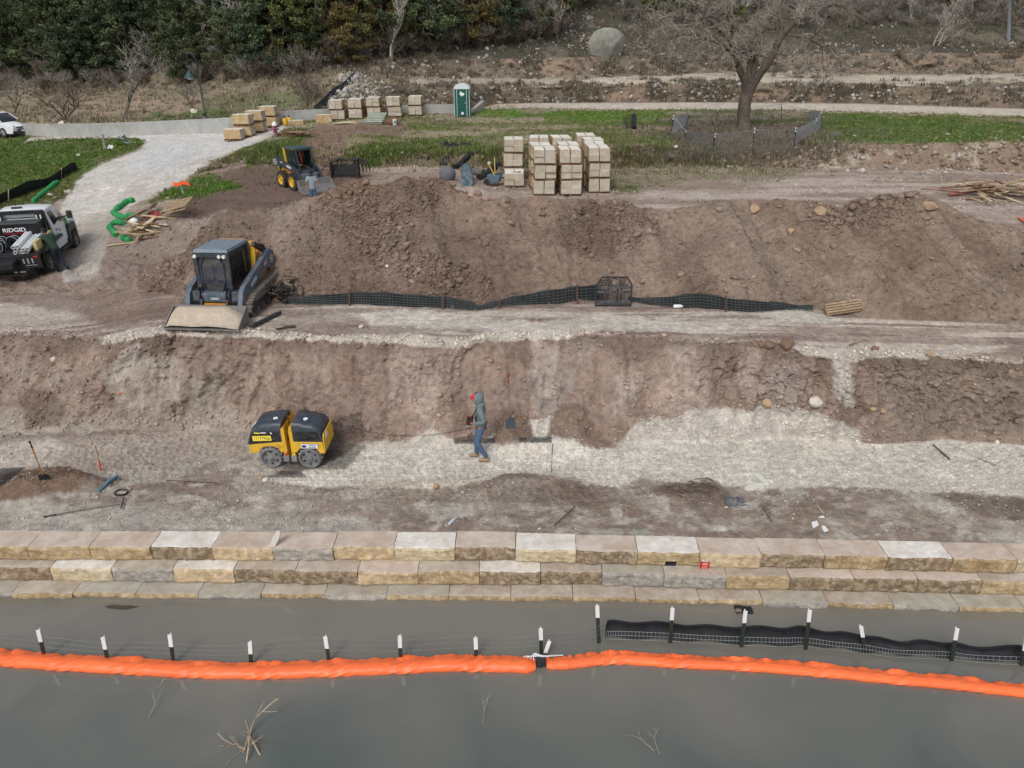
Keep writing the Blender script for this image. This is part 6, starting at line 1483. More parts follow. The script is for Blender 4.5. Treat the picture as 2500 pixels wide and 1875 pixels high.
t = thing('flag_pin', "tiny orange marker flag stuck in the eroded cut at the left", 'flag'); q = gp(292, 972); s = MB(); s.tube([q, q + Vector((0, -.02, .12))], .004, 4); s.build('pin', M_wire, t); s = MB(); s.prism([(0, 0), (.07, .02), (.02, -.07)], q + Vector((0, -.03, .12)), (1, 0, 0), (0, 0, 1), (0, .004, 0)); s.build('flag', M_orgf, t)
q = on_z(1346, 1154, .0); tp = on_y(1349, 1084, q.y); s = MB(); s.tube([q - Vector((0, 0, .1)), tp], .012, 6); o = s.build('rebar_stake', M_rust, None, True); tag(o, "rusty rebar stake standing on the pale gravel right of the person", 'stake')
lying('rebar_rod', "rusty rebar rod lying in the mud near the wall, centre", (1352, 1286), (1404, 1240), .012, M_rust, .01, cat='rod')
lying('rebar_rod', "rusty rebar rod lying flat on the bench below the roller", (405, 1175), (534, 1182), .010, M_rust, .01, cat='rod')
lying('timber_lath', "thin dark lath lying on pale gravel at the foot of the cut, right side", (2278, 1089), (2318, 1124), .02, mat('dark_lath', (96, 92, 90), .8), .01, cat='lath')
lying('timber_lath', "pale lath lying on gravel near the right edge", (2390, 1122), (2432, 1138), .012, M_wood, .01, cat='lath')
lying('thin_stick', "pale thin stick lying in dirt above the white scraps", (1996, 1238), (2010, 1256), .012, M_woodP, .01, cat='stick')
lying('thin_stick', "curved brown stick lying in the dirt above the red can", (1862, 1242), (1884, 1278), .010, M_dead, .01, cat='stick')
lying('thin_stick', "bleached stick lying across the soil behind the yellow shovel", (80, 1148), (125, 1108), .010, M_twig, .02, cat='stick')
def slabrock(name, label, poly, th, m_, tilt=0, lift=0.0):
    P_ = [gp(*q) for q in poly]; c = sum(P_, Vector()) / len(P_); s = MB(); n = len(P_)
    zc = c.z + lift + .01; lo = [Vector((p.x, p.y, zc + (p.x - c.x) * tilt - .02)) for p in P_]; hi = [p * 1.0 + Vector((0, 0, th + .02)) for p in lo]
    hi = [c.lerp(p, .96) if False else p for p in hi]
    s.add(lo + hi, [tuple(range(n - 1, -1, -1)), tuple(range(n, 2 * n))] + [(i, (i + 1) % n, n + (i + 1) % n, n + i) for i in range(n)])
    o = s.build(name, m_, None, False, .008); return tag(o, label, 'slab')
M_slab = mat('pale_slab', (206, 206, 192), .9, 0, .08, 8)
slabrock('stone_slab', "flat pale stone slab, upper of two slabs beside the gravel path", [(1835, 1159), (1852, 1160), (1872, 1180), (1876, 1189), (1864, 1185)], .05, M_slab, .0)
slabrock('stone_slab', "flat pale stone slab, lower of two slabs beside the gravel path", [(1816, 1194), (1838, 1184), (1862, 1184), (1866, 1190), (1840, 1199), (1822, 1200)], .05, M_slab)
slabrock('paper_scrap', "pale grey crumpled scrap lying in the dirt above the wall, left of a pair", [(1980, 1278), (1994, 1275), (1998, 1285), (1984, 1291)], .02, M_white)
slabrock('paper_scrap', "pale grey scrap lying in the dirt above the wall, right of a pair", [(2005, 1286), (2014, 1288), (2022, 1298), (2012, 1300), (2008, 1296)], .02, M_white)
slabrock('paper_scrap', "small white scrap just above the pair of grey scraps", [(1998, 1264), (2008, 1261), (2013, 1264)], .015, M_white)
def crumple(name, label, c, w, h, m_, seed, ht=.10, z=None):
    p = gp(*c); rd = random.Random(seed); s = MB(); rows = []
    for j in range(9):
        rows.append([(x * w + rd.uniform(-.03, .03) * w * 2, y * h + rd.uniform(-.03, .03), max(.005, ht * (.5 + .9 * float(fbm(x * 3 + seed, y * 3, seed, 3))) * max(0, 1 - (x * x + y * y) * 1.6))) for x in np.linspace(-.7, .7, 13) for y in (j / 4 - 1,)])
    s.sheet(rows); o = s.build(name, m_, None, False); o.location = p; return tag(o, label, name.split('_')[-1])
M_tarp = mat('grey_tarp', (78, 80, 84), .5, 0, .3, 14, .01, (130, 132, 134), .6)
crumple('crumpled_tarp', "crumpled grey plastic tarp lying in the mud below the gravel path", (1793, 1224), .30, .20, M_tarp, 4, .16)
crumple('crumpled_fabric', "grey fabric scrap half buried along the top of the wall, centre right", (1480, 1302), .50, .12, mat('grey_cloth', (150, 146, 136), .9, 0, .15, 9, .01), 9, .07)
crumple('crumpled_fabric', "small muddy fabric scrap on the bench edge right of the rusty rod", (1560, 1300), .30, .10, mat('grey_cloth', (150, 146, 136)), 14, .06)
p = gp(1104, 1276); t = thing('plastic_bottle', "clear plastic bottle lying in the dirt near the wall, centre", 'bottle', p + Vector((0, 0, .04)), R(60)); s = MB(); s.lathe([(.01, -.12), (.032, -.11), (.034, .05), (.014, .10), (.014, .12)], (0, 0, 0), (1, 0, 0), 12, 3); s.build('bottle', mat('bottle_plastic', (196, 206, 212), .15, 0, .05), t, True)
p = gp(1654, 753); t = thing('plastic_bottle', "white plastic bottle lying at the foot of the upper silt fence", 'bottle', p + Vector((0, 0, .06)), R(5)); s = MB(); s.lathe([(.01, -.12), (.05, -.11), (.05, .08), (.02, .12), (.02, .14)], (0, 0, 0), (1, 0, 0), 12, 3); s.build('bottle', M_white, t, True)
# loose stones that stand out
M_rockW = mat('white_limestone', (214, 208, 196), .9, 0, .12, 5, .01, (180, 170, 154), .6); M_rockT = mat('tan_stone', (176, 150, 122), .9, 0, .15, 5, .01, (150, 128, 104), .6); M_rockG = mat('grey_boulder', (128, 130, 120), .95, 0, .15, 3, .03, (168, 166, 156), .7); M_clod = mat('soil_clod', (126, 102, 86), .95, 0, .25, 9, .03)
for i, (x, y, r, m_, lab) in enumerate([(1168, 844, .08, M_rockW, "round white stone caught on the top edge of the cut"), (648, 1174, .075, M_rockW, "round white stone lying below the roller"), (636, 1170, .055, M_rockT, "small tan stone left of the white stone below the roller"),
    (314, 1198, .07, M_rockT, "tan stone resting beside the black rubber ring"), (1064, 1192, .10, M_rockT, "brown clod of rock on the edge of the gravel path"), (535, 815, .10, M_rockT, "pale stone lying under the lip of the loader bucket"), (882, 799, .08, M_rockW, "white stone on the haul track right of the loader"),
    (830, 826, .05, M_rockW, "small white stone on the top edge of the cut near the loader"), (1981, 1018, .22, M_rockW, "large pale boulder embedded low in the cut, right side"), (1870, 990, .17, M_rockT, "brown rock embedded in the cut left of the pale boulder"), (2130, 1004, .12, M_rockT, "brown rock in the cut right of the pale boulder"), (2152, 1006, .10, M_rockT, "smaller brown rock beside another in the right cut"),
    (2266, 866, .12, M_rockT, "ochre rock on the cut's top edge at the far right"), (2134, 856, .13, M_clod, "grey clod on the top edge right of the white gravel streak"), (1920, 846, .20, M_clod, "large grey clod on the cut's top edge"), (1878, 846, .16, M_clod, "clod of soil on the top edge left of a larger one"), (1860, 845, .12, M_clod, "small clod on the cut's top edge"),
    (133, 879, .10, M_rockW, "pale stone set in the upper cut at the left"), (945, 652, .08, M_rockW, "small white stone on the mound right of the loader"), (1150, 480, .12, M_rockT, "grey stone on the mound crest near the block pallets"), (2002, 520, .22, M_rockT, "flat tan rock on the crest of the right mound"), (2268, 510, .24, M_rockT, "broad tan rock high on the right mound"),
    (1840, 515, .2, M_rockT, "angular brown rock high in the mound's middle"), (1930, 570, .15, M_rockT, "brown rock part way down the right mound"), (192, 380, .16, M_rockW, "white stone lying on the green lawn"), (475, 275, .30, M_rockW, "pale boulder on the grass left of the lamp post"), (152, 306, .35, M_rockW, "pale rock on top of the concrete wall near the car"), (860, 722, .10, M_rockT, "brown rock by the silt fence"), (1195, 400, .16, M_rockW, "white stone at the foot of the grassy bank"), (1410, 392, .10, M_rockW, "small white rock in the grassy bank behind the pallets"), (1649, 363, .24, M_rockW, "bright white rock left of the tree fence"), (760, 445, .1, M_rockW, "x")]):
    if lab == "x": continue
    p = gp(x, y); me = rock_mesh('stone', (r, r * .9, r * .75), 900 + i, m_, .25, 2); put('stone', me, p + Vector((0, .0, r * .25)), i * 1.3, lab, 'stone')
p = gp(1480, 135); me = rock_mesh('boulder', (2.0, 1.7, 1.95), 77, M_rockG, .35, 4, .42); q = on_y(1482, 118, p.y + .2); put('boulder', me, q, .4, "big grey boulder resting on the hillside above the far gravel track", 'boulder', rot=(.1, .2, .4))
# ================================================================= CARRIAGE FRAME AND PALLETS NEAR THE MOUND
f0 = gp(1454, 748); f1 = gp(1538, 746); wd = (f1 - f0).length; ht = on_y(1530, 675, f1.y).z - f1.z
t = thing('fork_carriage', "black steel fork carriage with a cut-out grille top standing by the silt fence", 'attachment', ((f0.x + f1.x) / 2, f0.y - .02, min(f0.z, f1.z)), 0)
hw = wd / 2; s = MB()
for a, b in (((-hw, 0), (-hw, ht * .74)), ((-hw, ht * .74), (-hw * .72, ht)), ((-hw * .72, ht), (hw * .72, ht)), ((hw * .72, ht), (hw, ht * .74)), ((hw, ht * .74), (hw, 0)), ((-hw, .02), (hw, .02))): s.bar((a[0], 0, a[1]), (b[0], 0, b[1]), .035, .04)
s.build('outer_frame', M_steelD, t, False, .006)
for z, h in ((ht * .66, .08), (ht * .50, .08), (ht * .14, .13)): s = MB(); s.box((0, 0, z), (2 * hw - .03, .05, h)); s.build('cross_rail', mat('dusty_black_steel', (70, 72, 76), .5, .3, .2, 6, 0, dirt=((150, 140, 130), .5)), t, False, .006)
for x in (-.26, -.16, .20, .10, -.36): s = MB(); s.bar((x, 0, .05), (x, 0, ht * .62), .03, .05); s.build('upright', M_steelD, t)
s = MB(); zc = ht * .84; R_ = ht * .12
s.tube([(math.cos(a) * R_, 0, zc + math.sin(a) * R_) for a in np.linspace(.5, 2 * PI - .4, 22)], .016, 6)
for x in (-hw * .30, hw * .30): s.bar((x, 0, ht * .68), (x, 0, ht), .03, .03)
for k in range(5): s.bar((hw * .34, 0, ht * (.70 + .06 * k)), (hw * .34 + .10 + .02 * k, 0, ht * (.76 + .06 * k) if k < 4 else ht), .014, .02); s.bar((hw * .5 + .03 * k, 0, ht * .69), (hw * .34 + .05 * k, 0, ht * .80), .012, .02)
for k in range(6): s.bar((-hw * .85 + .06 * k, 0, ht * .70), (-hw * .78 + .06 * k, 0, ht * .97 - abs(k - 3) * .02), .012, .02)
for k in range(3): s.bar((-hw * .9, 0, ht * (.74 + .07 * k)), (-hw * .34, 0, ht * (.74 + .07 * k)), .012, .02)
s.build('grille', M_black, t)
def pallet(parent, o, ax, ay, az, L=1.2, W=1.0, h=.12, m_=None, n=7, name='pallet'):
    """wooden pallet from origin corner with axes"""
    m_ = m_ or M_wood; o, ax, ay, az = Vector(o), Vector(ax).normalized(), Vector(ay).normalized(), Vector(az).normalized()
    s = MB()
    for k in range(n):
        w = W / n * .62; q = W * (k + .19) / n; s.prism([(0, 0), (L, 0), (L, w), (0, w)], o + ay * q + az * (h - .02), ax, ay, az * .02)
    for k in range(3):
        q = (L - .04) * k / 2; s.prism([(q, 0), (q + .04, 0), (q + .04, W), (q, W)], o + az * .022, ax, ay, az * (h - .044))
    for k in range(3): w = .09; q = (W - w) * k / 2; s.prism([(0, 0), (L, 0), (L, w), (0, w)], o + ay * q, ax, ay, az * .02)
    return s.build(name, m_, parent)
P1 = gp(2017, 774); P2_ = gp(2100, 768); ax = (P2_ - P1); ax.z = .12; o = pallet(None, P1 + Vector((0, 0, .02)), ax, (0, .85, .5), (0, -.5, .85), .95, .34, .10, M_wood, 4, 'broken_pallet'); tag(o, "broken pale wooden pallet propped against the foot of the right mound", 'pallet')
lying('timber_offcut', "grey timber board lying on the haul track near the right", (2074, 846), (2104, 832), .03, M_wood, .0, cat='board', n=4)
lying('tree_root', "dark root lying on the haul track right of the loader", (674, 807), (722, 800), .035, M_dead, .0, cat='root')
for i, (x, y, w, sd_) in enumerate(((1640, 1200, 1.0, 4), (1980, 548, 1.2, 5), (1120, 600, .7, 6), (1700, 1185, .6, 7))):
    q = gp(x, y); s = MB(); rd = random.Random(sd_)
    for _ in range(14 if i in (0, 3) else 5):
        a = q + Vector((rd.uniform(-.4, .4) * w, rd.uniform(-.15, .15), .06)); b = a + Vector((rd.uniform(.2, .7) * w, rd.uniform(-.15, .15), rd.uniform(-.02, .06))); b.z = ground(b.x, b.y) + rd.uniform(.02, .08); s.tube(smoothline([a, a.lerp(b, .5) + Vector((0, 0, .05)), b], 3), .008, 5)
    o = s.build('root_tangle', mat('root_brown', (92, 74, 62), .9, 0, .2), None, True); tag(o, ["tangle of brown roots on the bench edge below the pale gravel", "roots sticking out of the crest of the right mound", "thin roots on the face of the mound, centre", "small tangle of roots left of the crumpled tarp"][i], 'roots')
# ================================================================= STONE BLOCKS ON PALLETS
def block_mesh(name, L, W, H, seed, ends='x', m_=None):
    """sawn top and ends, split long sides"""
    rd = random.Random(seed); s = MB(); x0, x1, y0, y1 = -L / 2, L / 2, -W / 2, W / 2
    def j(a): return a + rd.uniform(-.006, .006)
    NN = 6; vs = []; fs = []; ms = []
    nx, ny, nz_ = (8, 3, 3)
    idx = {}
    def vi(i, j_, k):
        if (i, j_, k) not in idx:
            x = x0 + L * i / nx; y = y0 + W * j_ / ny; z = H * k / nz_
            if j_ in (0, ny) and 0 < i < nx: y += (1 if j_ == 0 else -1) * rd.uniform(0, .022)
            if i in (0, nx): x += (1 if i == 0 else -1) * rd.uniform(0, .008)
            if k == nz_ or k == 0: z += rd.uniform(-.005, .003)
            idx[(i, j_, k)] = len(vs); vs.append((x, y, z))
        return idx[(i, j_, k)]
    def q(a, b, c, d, m__): fs.append((vi(*a), vi(*b), vi(*c), vi(*d))); ms.append(m__)
    for i in range(nx):
        for j_ in range(ny): q((i, j_, nz_), (i + 1, j_, nz_), (i + 1, j_ + 1, nz_), (i, j_ + 1, nz_), 0); q((i, j_, 0), (i, j_ + 1, 0), (i + 1, j_ + 1, 0), (i + 1, j_, 0), 0)
        for k in range(nz_): q((i, 0, k), (i + 1, 0, k), (i + 1, 0, k + 1), (i, 0, k + 1), 2); q((i, ny, k), (i, ny, k + 1), (i + 1, ny, k + 1), (i + 1, ny, k), 2)
    for j_ in range(ny):
        for k in range(nz_): q((0, j_, k), (0, j_, k + 1), (0, j_ + 1, k + 1), (0, j_ + 1, k), 1); q((nx, j_, k), (nx, j_ + 1, k), (nx, j_ + 1, k + 1), (nx, j_, k + 1), 1)
    me = bpy.data.meshes.new(name); me.from_pydata(vs, [], fs)
    for m__ in (M_lime, M_limeF, M_limeR): me.materials.append(m__)
    me.polygons.foreach_set("material_index", ms); me.update(); return me
BL = [block_mesh('stone_block', 1.30, .465, .285, 50 + i) for i in range(5)]; BS = [block_mesh('stone_block', 1.08, .465, .285, 60 + i) for i in range(4)]
s = MB(); pal0 = pallet(None, (-.55, -.5, 0), (1, 0, 0), (0, 1, 0), (0, 0, 1), 1.1, 1.0, .12, M_woodD, 6); pal0_me = pal0.data; bpy.data.objects.remove(pal0)
LAY = ['bottom', 'second', 'top']
def stack(fl, layers, rz, meshes, L, label_at, gname, along='y', base_z=None, lean=0.0, first=0, hid=()):
    """fl: world front-left bottom corner of the stack"""
    z = fl.z; rd = random.Random(int(fl.x * 97 + fl.y * 31))
    for k in range(layers):
        dx, dy = rd.uniform(-.03, .03) + lean * k, rd.uniform(-.05, .05); a = rz + rd.uniform(-.02, .02)
        if along == 'y': c = fl + Vector((.49 + dx, L / 2 + dy, 0)); pr = a + PI / 2
        else: c = fl + Vector((L / 2 + dx, .49 + dy, 0)); pr = a
        ln_ = LAY[k] if layers == 3 else (['bottom', 'top'][k] if layers == 2 else 'only')
        vis = k not in hid
        put('pallet', pal0_me, (c.x, c.y, z), pr, ("wooden pallet under the %s load of %s" % (ln_, label_at)) if vis else "wooden pallet hidden inside the cluster of stone blocks", 'pallet', gname + ' pallets')
        z += .122
        for v in (0, 1):
            for u in (0, 1):
                w = (u - .5) * .485; qx, qy = (w, 0) if along == 'y' else (0, w)
                ca2, sa2 = math.cos(a), math.sin(a)
                if along == 'y': wx, wy, nm1 = qx * ca2 + rd.uniform(-.008, .008), qx * sa2 + rd.uniform(-.06, .06), ['left', 'right'][u]
                else: wx, wy, nm1 = rd.uniform(-.04, .04), qy, ['near', 'far'][u]
                put('stone_block', rd.choice(meshes), (c.x + wx, c.y + wy, z + v * .287), pr + rd.uniform(-.02, .02) + (PI if rd.random() < .5 else 0),
                    ("pale %s %s stone block, %s load of %s" % (['lower', 'upper'][v], nm1, ln_, label_at)) if vis else "pale stone block hidden inside the cluster of block pallets", 'stone block', gname)
        z += .575
def gz_(px, py):
    p = gp(px, py); return p
g = 'stone blocks on pallets behind the mound'
def base(px, py, z): return on_z(px, py, z)
zc = 2.15
A1 = base(1232, 459, zc); stack(A1, 1, 0, BL, 1.3, "the low single stack, near left", g)
A2 = A1 + Vector((-.05, 1.45, 0)); stack(A2, 3, 0, BL, 1.3, "first tall stack from left", g, hid=())
Bp = base(1303, 480, zc); stack(Bp, 3, R(1), BL, 1.3, "second tall stack, front row", g); stack(Bp + Vector((-.15, 1.42, 0)), 3, R(6), BL, 1.3, "second tall stack, middle row", g, hid=(0, 1)); stack(Bp + Vector((-.1, 4.2, 0)), 3, R(-2), BL, 1.3, "second tall stack, back row", g, hid=(0, 1))
Cp = base(1368, 480, zc); stack(Cp, 3, R(3), BL, 1.3, "leaning third stack, front row", g, lean=-.05); stack(Cp + Vector((-.05, 1.75, 0)), 3, R(2), BL, 1.3, "leaning third stack, middle row", g, hid=(0, 1)); stack(Cp + Vector((-.25, 4.3, 0)), 3, R(5), BL, 1.3, "leaning third stack, back row", g, hid=(0, 1))
Dp = base(1437, 474, zc); stack(Dp, 3, R(2), BL, 1.3, "fourth tall stack, front row", g, lean=-.04)
for i, (dx, dy, wd_) in enumerate(((-.12, 1.40, 'second'), (-.02, 2.85, 'third'), (-.25, 4.6, 'back'))): stack(Dp + Vector((dx, dy, 0)), 3, R((-2, 3, 0)[i]), BL, 1.3, "fourth tall stack, %s row" % wd_, g, hid=(0, 1))
g = 'stone blocks on pallets along the concrete wall'
for i, (px, py, off) in enumerate(((809, 294, -.12), (853, 291, -.05), (899, 287, -.1), (947, 286, -.08), (998, 283, .0))):
    p = gp(px, py + 1); stack(p, 2, R((2, 0, -1, 2, 0)[i]), BL, 1.3, "%s stack along the far wall" % ORD[i], g, lean=off)
g = 'stone blocks on pallets beside the ramp'
for i, (px, py, n) in enumerate(((589, 344, 1), (614, 335, 2), (644, 325, 2), (674, 312, 2))):
    p = gp(px, py); fl = p + Vector((-1.08, 0, 0)); fl.z = p.z; stack(fl, n, R(0), BS, 1.08, "%s ramp stack" % ['single', 'first double', 'second double', 'third double'][i], g, along='x')
for px, py, L_, nm_ in ((778, 302, 1.15, "long pale stone block lying on the grass left of the plywood sheet"), (708, 306, 1.15, "long flat stone block lying behind the scrap wood heap")):
    p = gp(px - 2, py); me = block_mesh('stone_block', L_ , .5, .62 if px > 750 else .35, 88); put('stone_block', me, p + Vector((.4, .3, -.03)), R(8), nm_, 'stone block')
# plywood sheet, leaning pallets, bucket
p = gp(812, 307); t_ = thing('plywood_sheet', "pale plywood sheet lying on the ground in front of the far pallets", 'plywood', p + Vector((0, 0, .16)), 0); s = MB(); s.prism([(0, 0), (3.1, .05), (2.9, 1.2), (.9, 1.15)], (0, 0, 0), (1, 0, 0), (0, 1, .02), (0, 0, .03)); s.build('sheet', M_woodP, t_)
p = gp(890, 304); o = pallet(None, p + Vector((0, 0, .05)), (1, 0, 0), (.25, .8, .5), (0, -.5, .85), 1.2, 1.1, .12, mat('grey_green_pallet', (156, 164, 150), .85, 0, .15, 8), 6, 'leaning_pallet'); tag(o, "grey pallet leaning on the far stacks beside the plywood", 'pallet')
p = gp(935, 304); o = pallet(None, p + Vector((0, 0, .02)), (1, 0, 0), (.2, .9, .3), (0, -.3, .9), 1.1, .8, .12, M_woodD, 5, 'leaning_pallet'); tag(o, "dark wooden pallet lying right of the grey pallet", 'pallet')
p = gp(964, 305); t_ = thing('plastic_bucket', "white plastic bucket standing on the grass right of the leaning pallets", 'bucket', p); s = MB(); s.lathe([(.12, 0), (.15, .36), (.155, .37), (.135, .36), (.11, .03), (.001, .03)], (0, 0, 0), (0, 0, 1), 20, 1); s.build('bucket_body', M_bucket, t_, True); s = MB(); s.box((.02, -.155, .2), (.12, .02, .14)); s.build('bucket_label', mat('label_teal', (70, 140, 160), .5), t_)
# ================================================================= TOILET
p = on_z(1129, 282, 3.5); zg = ground(p.x, p.y + .4); t = thing('portable_toilet', "green portable toilet with white trim and domed white roof at the end of the wall", 'toilet', (p.x, p.y + .6, zg), R(-2))
M_tg = mat('toilet_green', (22, 84, 72), .5, 0, .08, 4); s = MB(); s.box((0, 0, 1.0), (1.14, 1.1, 2.0)); s.build('cabin', M_tg, t, False, .03)
s = MB(); s.prism([(-.60, 1.94), (-.57, 2.08), (-.42, 2.22), (-.2, 2.30), (0, 2.32), (.2, 2.30), (.42, 2.22), (.57, 2.08), (.60, 1.94)], (0, -.60, 0), (1, 0, 0), (0, 0, 1), (0, 1.2, 0)); s.build('roof', mat('toilet_white', (206, 214, 220), .5, 0, .05), t, False, .02)
s = MB(); s.prism([(-.34, .04), (-.34, 1.90), (-.26, 2.02), (.26, 2.02), (.34, 1.90), (.34, .04)], (0, -.58, 0), (1, 0, 0), (0, 0, 1), (0, .03, 0)); d = s.build('door', M_tg, t, False, .01)
s = MB(); Q = [(-.37, .0), (-.37, 1.92), (-.28, 2.06), (.28, 2.06), (.37, 1.92), (.37, .0)]
for a, b in zip(Q[:-1], Q[1:]): s.bar((a[0], -.585, a[1]), (b[0], -.585, b[1]), .035, .03)
s.build('door_trim', MATS['toilet_white'], t)
for x in (-.57, .57): s = MB(); s.box((x, -.56, .98), (.035, .03, 1.96)); s.build('corner_trim', MATS['toilet_white'], t)
s = MB(); s.prism([(-.20, .02), (-.12, .03), (-.12, .16), (-.02, .17), (0, .08), (.16, .06), (.22, -.02), (.16, -.10), (.04, -.16), (-.0, -.20), (-.06, -.12), (-.12, -.08)], (0, -.592, 1.62), (1, 0, 0), (0, 0, 1), (0, .006, 0)); s.build('state_emblem', M_white, d)
s = MB(); s.box((.03, -.592, .24), (.16, .01, .18)); s.build('notice', M_white, d); s = MB(); s.box((.26, -.60, .98), (.07, .03, .10)); s.build('latch', M_silver, d)
for k in range(3): s = MB(); s.box((0, -.588, .55 + k * .38), (.46, .012, .03)); s.build('door_rib', M_tg, d)
# ================================================================= CONCRETE WALL
wp = [(-60, 328), (0, 330), (70, 333), (200, 335.5), (330, 333), (450, 329), (560, 324), (640, 312), (700, 301), (800, 290), (900, 284), (1000, 280), (1100, 278), (1143, 277)]
ZW = [1.4, 1.5, 1.6, 1.95, 2.3, 2.6, 2.9, 3.05, 3.2, 3.4, 3.45, 3.5, 3.5, 3.5]
bp_ = smoothline([on_z(x, y, z) for (x, y), z in zip(wp, ZW)], 4)
ends = [0, 21, 41, 53]; lab = ["long pale concrete retaining wall panel from the left edge to the dark joint", "concrete retaining wall panel curving behind the ramp and pallets", "concrete retaining wall panel ending at the portable toilet"]
for a, b, l_ in zip(ends[:-1], ends[1:], lab):
    seg = bp_[a:b + 1]; s = MB(); rows = []
    for th, h in ((0, -.3), (0, .98), (.26, .98), (.26, -.3)): rows.append([Vector((q.x, q.y + th, q.z + (h if h < 0 else h * float(np.interp(q.x, [-19, -14], [1.0, .70]))))) for q in seg])
    s.sheet(rows)
    for e in (0, -1): s.add([r_[e] for r_ in rows], [(0, 1, 2, 3)])
    o = s.build('retaining_wall', M_conc, None, False); tag(o, l_, 'wall', 'concrete retaining wall panels')
q = bp_[-1]; e2 = q + Vector((.9, 3.2, 0)); s = MB(); s.add([q + Vector((-.02, 0, -.3)), e2 + Vector((0, 0, -.3)), e2 + Vector((0, 0, .7)), q + Vector((-.02, 0, .1)), q + Vector((.25, 0, -.3)), e2 + Vector((.27, 0, -.3)), e2 + Vector((.27, 0, .7)), q + Vector((.25, 0, .1))], [(0, 1, 2, 3), (7, 6, 5, 4), (3, 2, 6, 7), (0, 4, 5, 1), (0, 3, 7, 4), (1, 5, 6, 2)])
o = s.build('retaining_wall', M_conc); tag(o, "sloping concrete wing wall right of the portable toilet", 'wall')
# ================================================================= LAMP POST, PIPES, HYDRANT, FLAG, YARD ITEMS
p = gp(502, 294); q = on_y(482, 150, p.y); hgt = (q.z - p.z); t = thing('lamp_post', "grey lamp post with curled top and hanging green shade on the far lawn", 'lamp post', (p.x, p.y, p.z)); tl = on_y(485, 182, p.y) - p
s = MB(); s.tube([(0, 0, 0), (0, 0, .5)], [.28, .16], 10); s.build('base', M_steel, t, True)
s = MB(); s.tube([(0, 0, .4), (tl.x, 0, tl.z)], [.13, .09], 10); s.build('pole', mat('pole_grey', (132, 136, 128), .7, 0, .15), t, True)
cx = tl.x; zt_ = tl.z; s = MB(); s.tube(smoothline([(cx, 0, zt_ - .3), (cx + .02, 0, zt_ + .6), (cx - .20, 0, zt_ + 1.25), (cx - .50, 0, zt_ + 1.3), (cx - .62, 0, zt_ + .8), (cx - .62, 0, zt_ + .25)], 6), .045, 8); s.build('arm', M_steelD, t, True)
s = MB(); s.lathe([(.06, .15), (.12, .0), (.30, -.18), (.42, -.38), (.40, -.38)], (cx - .62, 0, zt_ + .15), (0, 0, 1), 20, 0); sh = s.build('shade', mat('shade_green', (40, 66, 66), .5), t, True); s = MB(); s.ball((cx - .62, 0, zt_ - .22), (.24, .24, .10)); s.build('lens', M_white, sh, True)
for k, (px, py, tx, ty, lab_, r) in enumerate(((254, 366, 251, 327, "white plastic pipe standing upright on the green lawn", .10), (672, 345, 669, 327, "short white plastic pipe standing in the grass above the far loader", .08))):
    b = gp(px, py); tp = on_y(tx, ty, b.y); s = MB(); s.tube([b - Vector((0, 0, .2)), tp], r, 12); o = s.build('standpipe', M_bucket, None, True); tag(o, lab_, 'pipe')
for (a, b, lab_) in (((312, 352), (287, 336), "pale green pipe leaning on the lawn, left of a pair"), ((321, 350), (299, 330), "pale green pipe leaning on the lawn, right of a pair")):
    A = gp(*a); B = on_y(b[0], b[1], A.y - .25); s = MB(); s.tube([A - (B - A) * .15, B], .18, 14); o = s.build('leaning_pipe', mat('pale_green_pipe', (168, 188, 176), .6, 0, .08), None, True); tag(o, lab_, 'pipe')
crumple('plastic_sheet', "white crumpled plastic beside the leaning pipes on the lawn", (272, 362), .35, .3, M_white, 6, .3)
p = gp(674, 334); t = thing('fire_hydrant', "maroon fire hydrant with white cap at the end of the ramp pallets", 'hydrant', p); M_mar = mat('maroon_paint', (146, 84, 112), .6, 0, .15)
s = MB(); s.lathe([(.20, 0), (.20, .06), (.13, .08), (.13, .62), (.17, .64), (.17, .70)], (0, 0, 0), (0, 0, 1), 16, 3); s.build('barrel', M_mar, t, True); s = MB(); s.lathe([(.17, 0), (.15, .12), (.06, .2), (.04, .26)], (0, 0, .70), (0, 0, 1), 16, 3); s.build('cap', M_white, t, True)
for v in ((1, 0, 0), (-1, 0, 0), (0, -1, 0)): s = MB(); s.lathe([(.07, .1), (.07, .22), (.05, .25)], (0, 0, .48), v, 12, 3); s.build('outlet', M_mar, t, True)
for x, y, lab_ in ((697, 306, "yellow gas cylinder, left of a pair by the scrap wood"), (707, 304, "yellow gas cylinder, right of a pair by the scrap wood")):
    p = gp(x, y); t = thing('gas_cylinder', lab_, 'cylinder', p); s = MB(); s.lathe([(.16, 0), (.18, .05), (.18, .40), (.10, .5)], (0, 0, 0), (0, 0, 1), 14, 3); s.build('tank', M_yel, t, True); s = MB(); s.lathe([(.05, 0), (.05, .12)], (0, 0, .5), (0, 0, 1), 10, 3); s.build('valve', M_black, t)
def woodheap(n, c, spread, size, seed, label, gname, mats_, hmax=.5, wz=None):
    rd = random.Random(seed); p = gp(*c); O = []
    for k in range(n):
        dx, dy = rd.gauss(0, .42) * spread[0], rd.gauss(0, .42) * spread[1]; L_ = rd.uniform(.5, 1.0) * size; a = rd.gauss(0, .6) + (PI if rd.random() < .2 else 0)
        x, y = p.x + dx, p.y + dy; z = ground(x, y) + .04 + hmax * rd.random() * max(0, 1 - (dx / spread[0]) ** 2 - (dy / spread[1]) ** 2)
        s = MB(); s.box((0, 0, 0), (L_, rd.choice((.07, .09, .14)), rd.choice((.02, .03, .04)))); o = s.build('timber_plank', rd.choice(mats_)); o.location = (x, y, z); o.rotation_euler = (rd.gauss(0, .25), rd.gauss(0, .16), a); tag(o, label, 'plank', gname); O.append(o)
    return O
M_wr = mat('reddish_plank', (138, 84, 70), .85, 0, .2, 9)
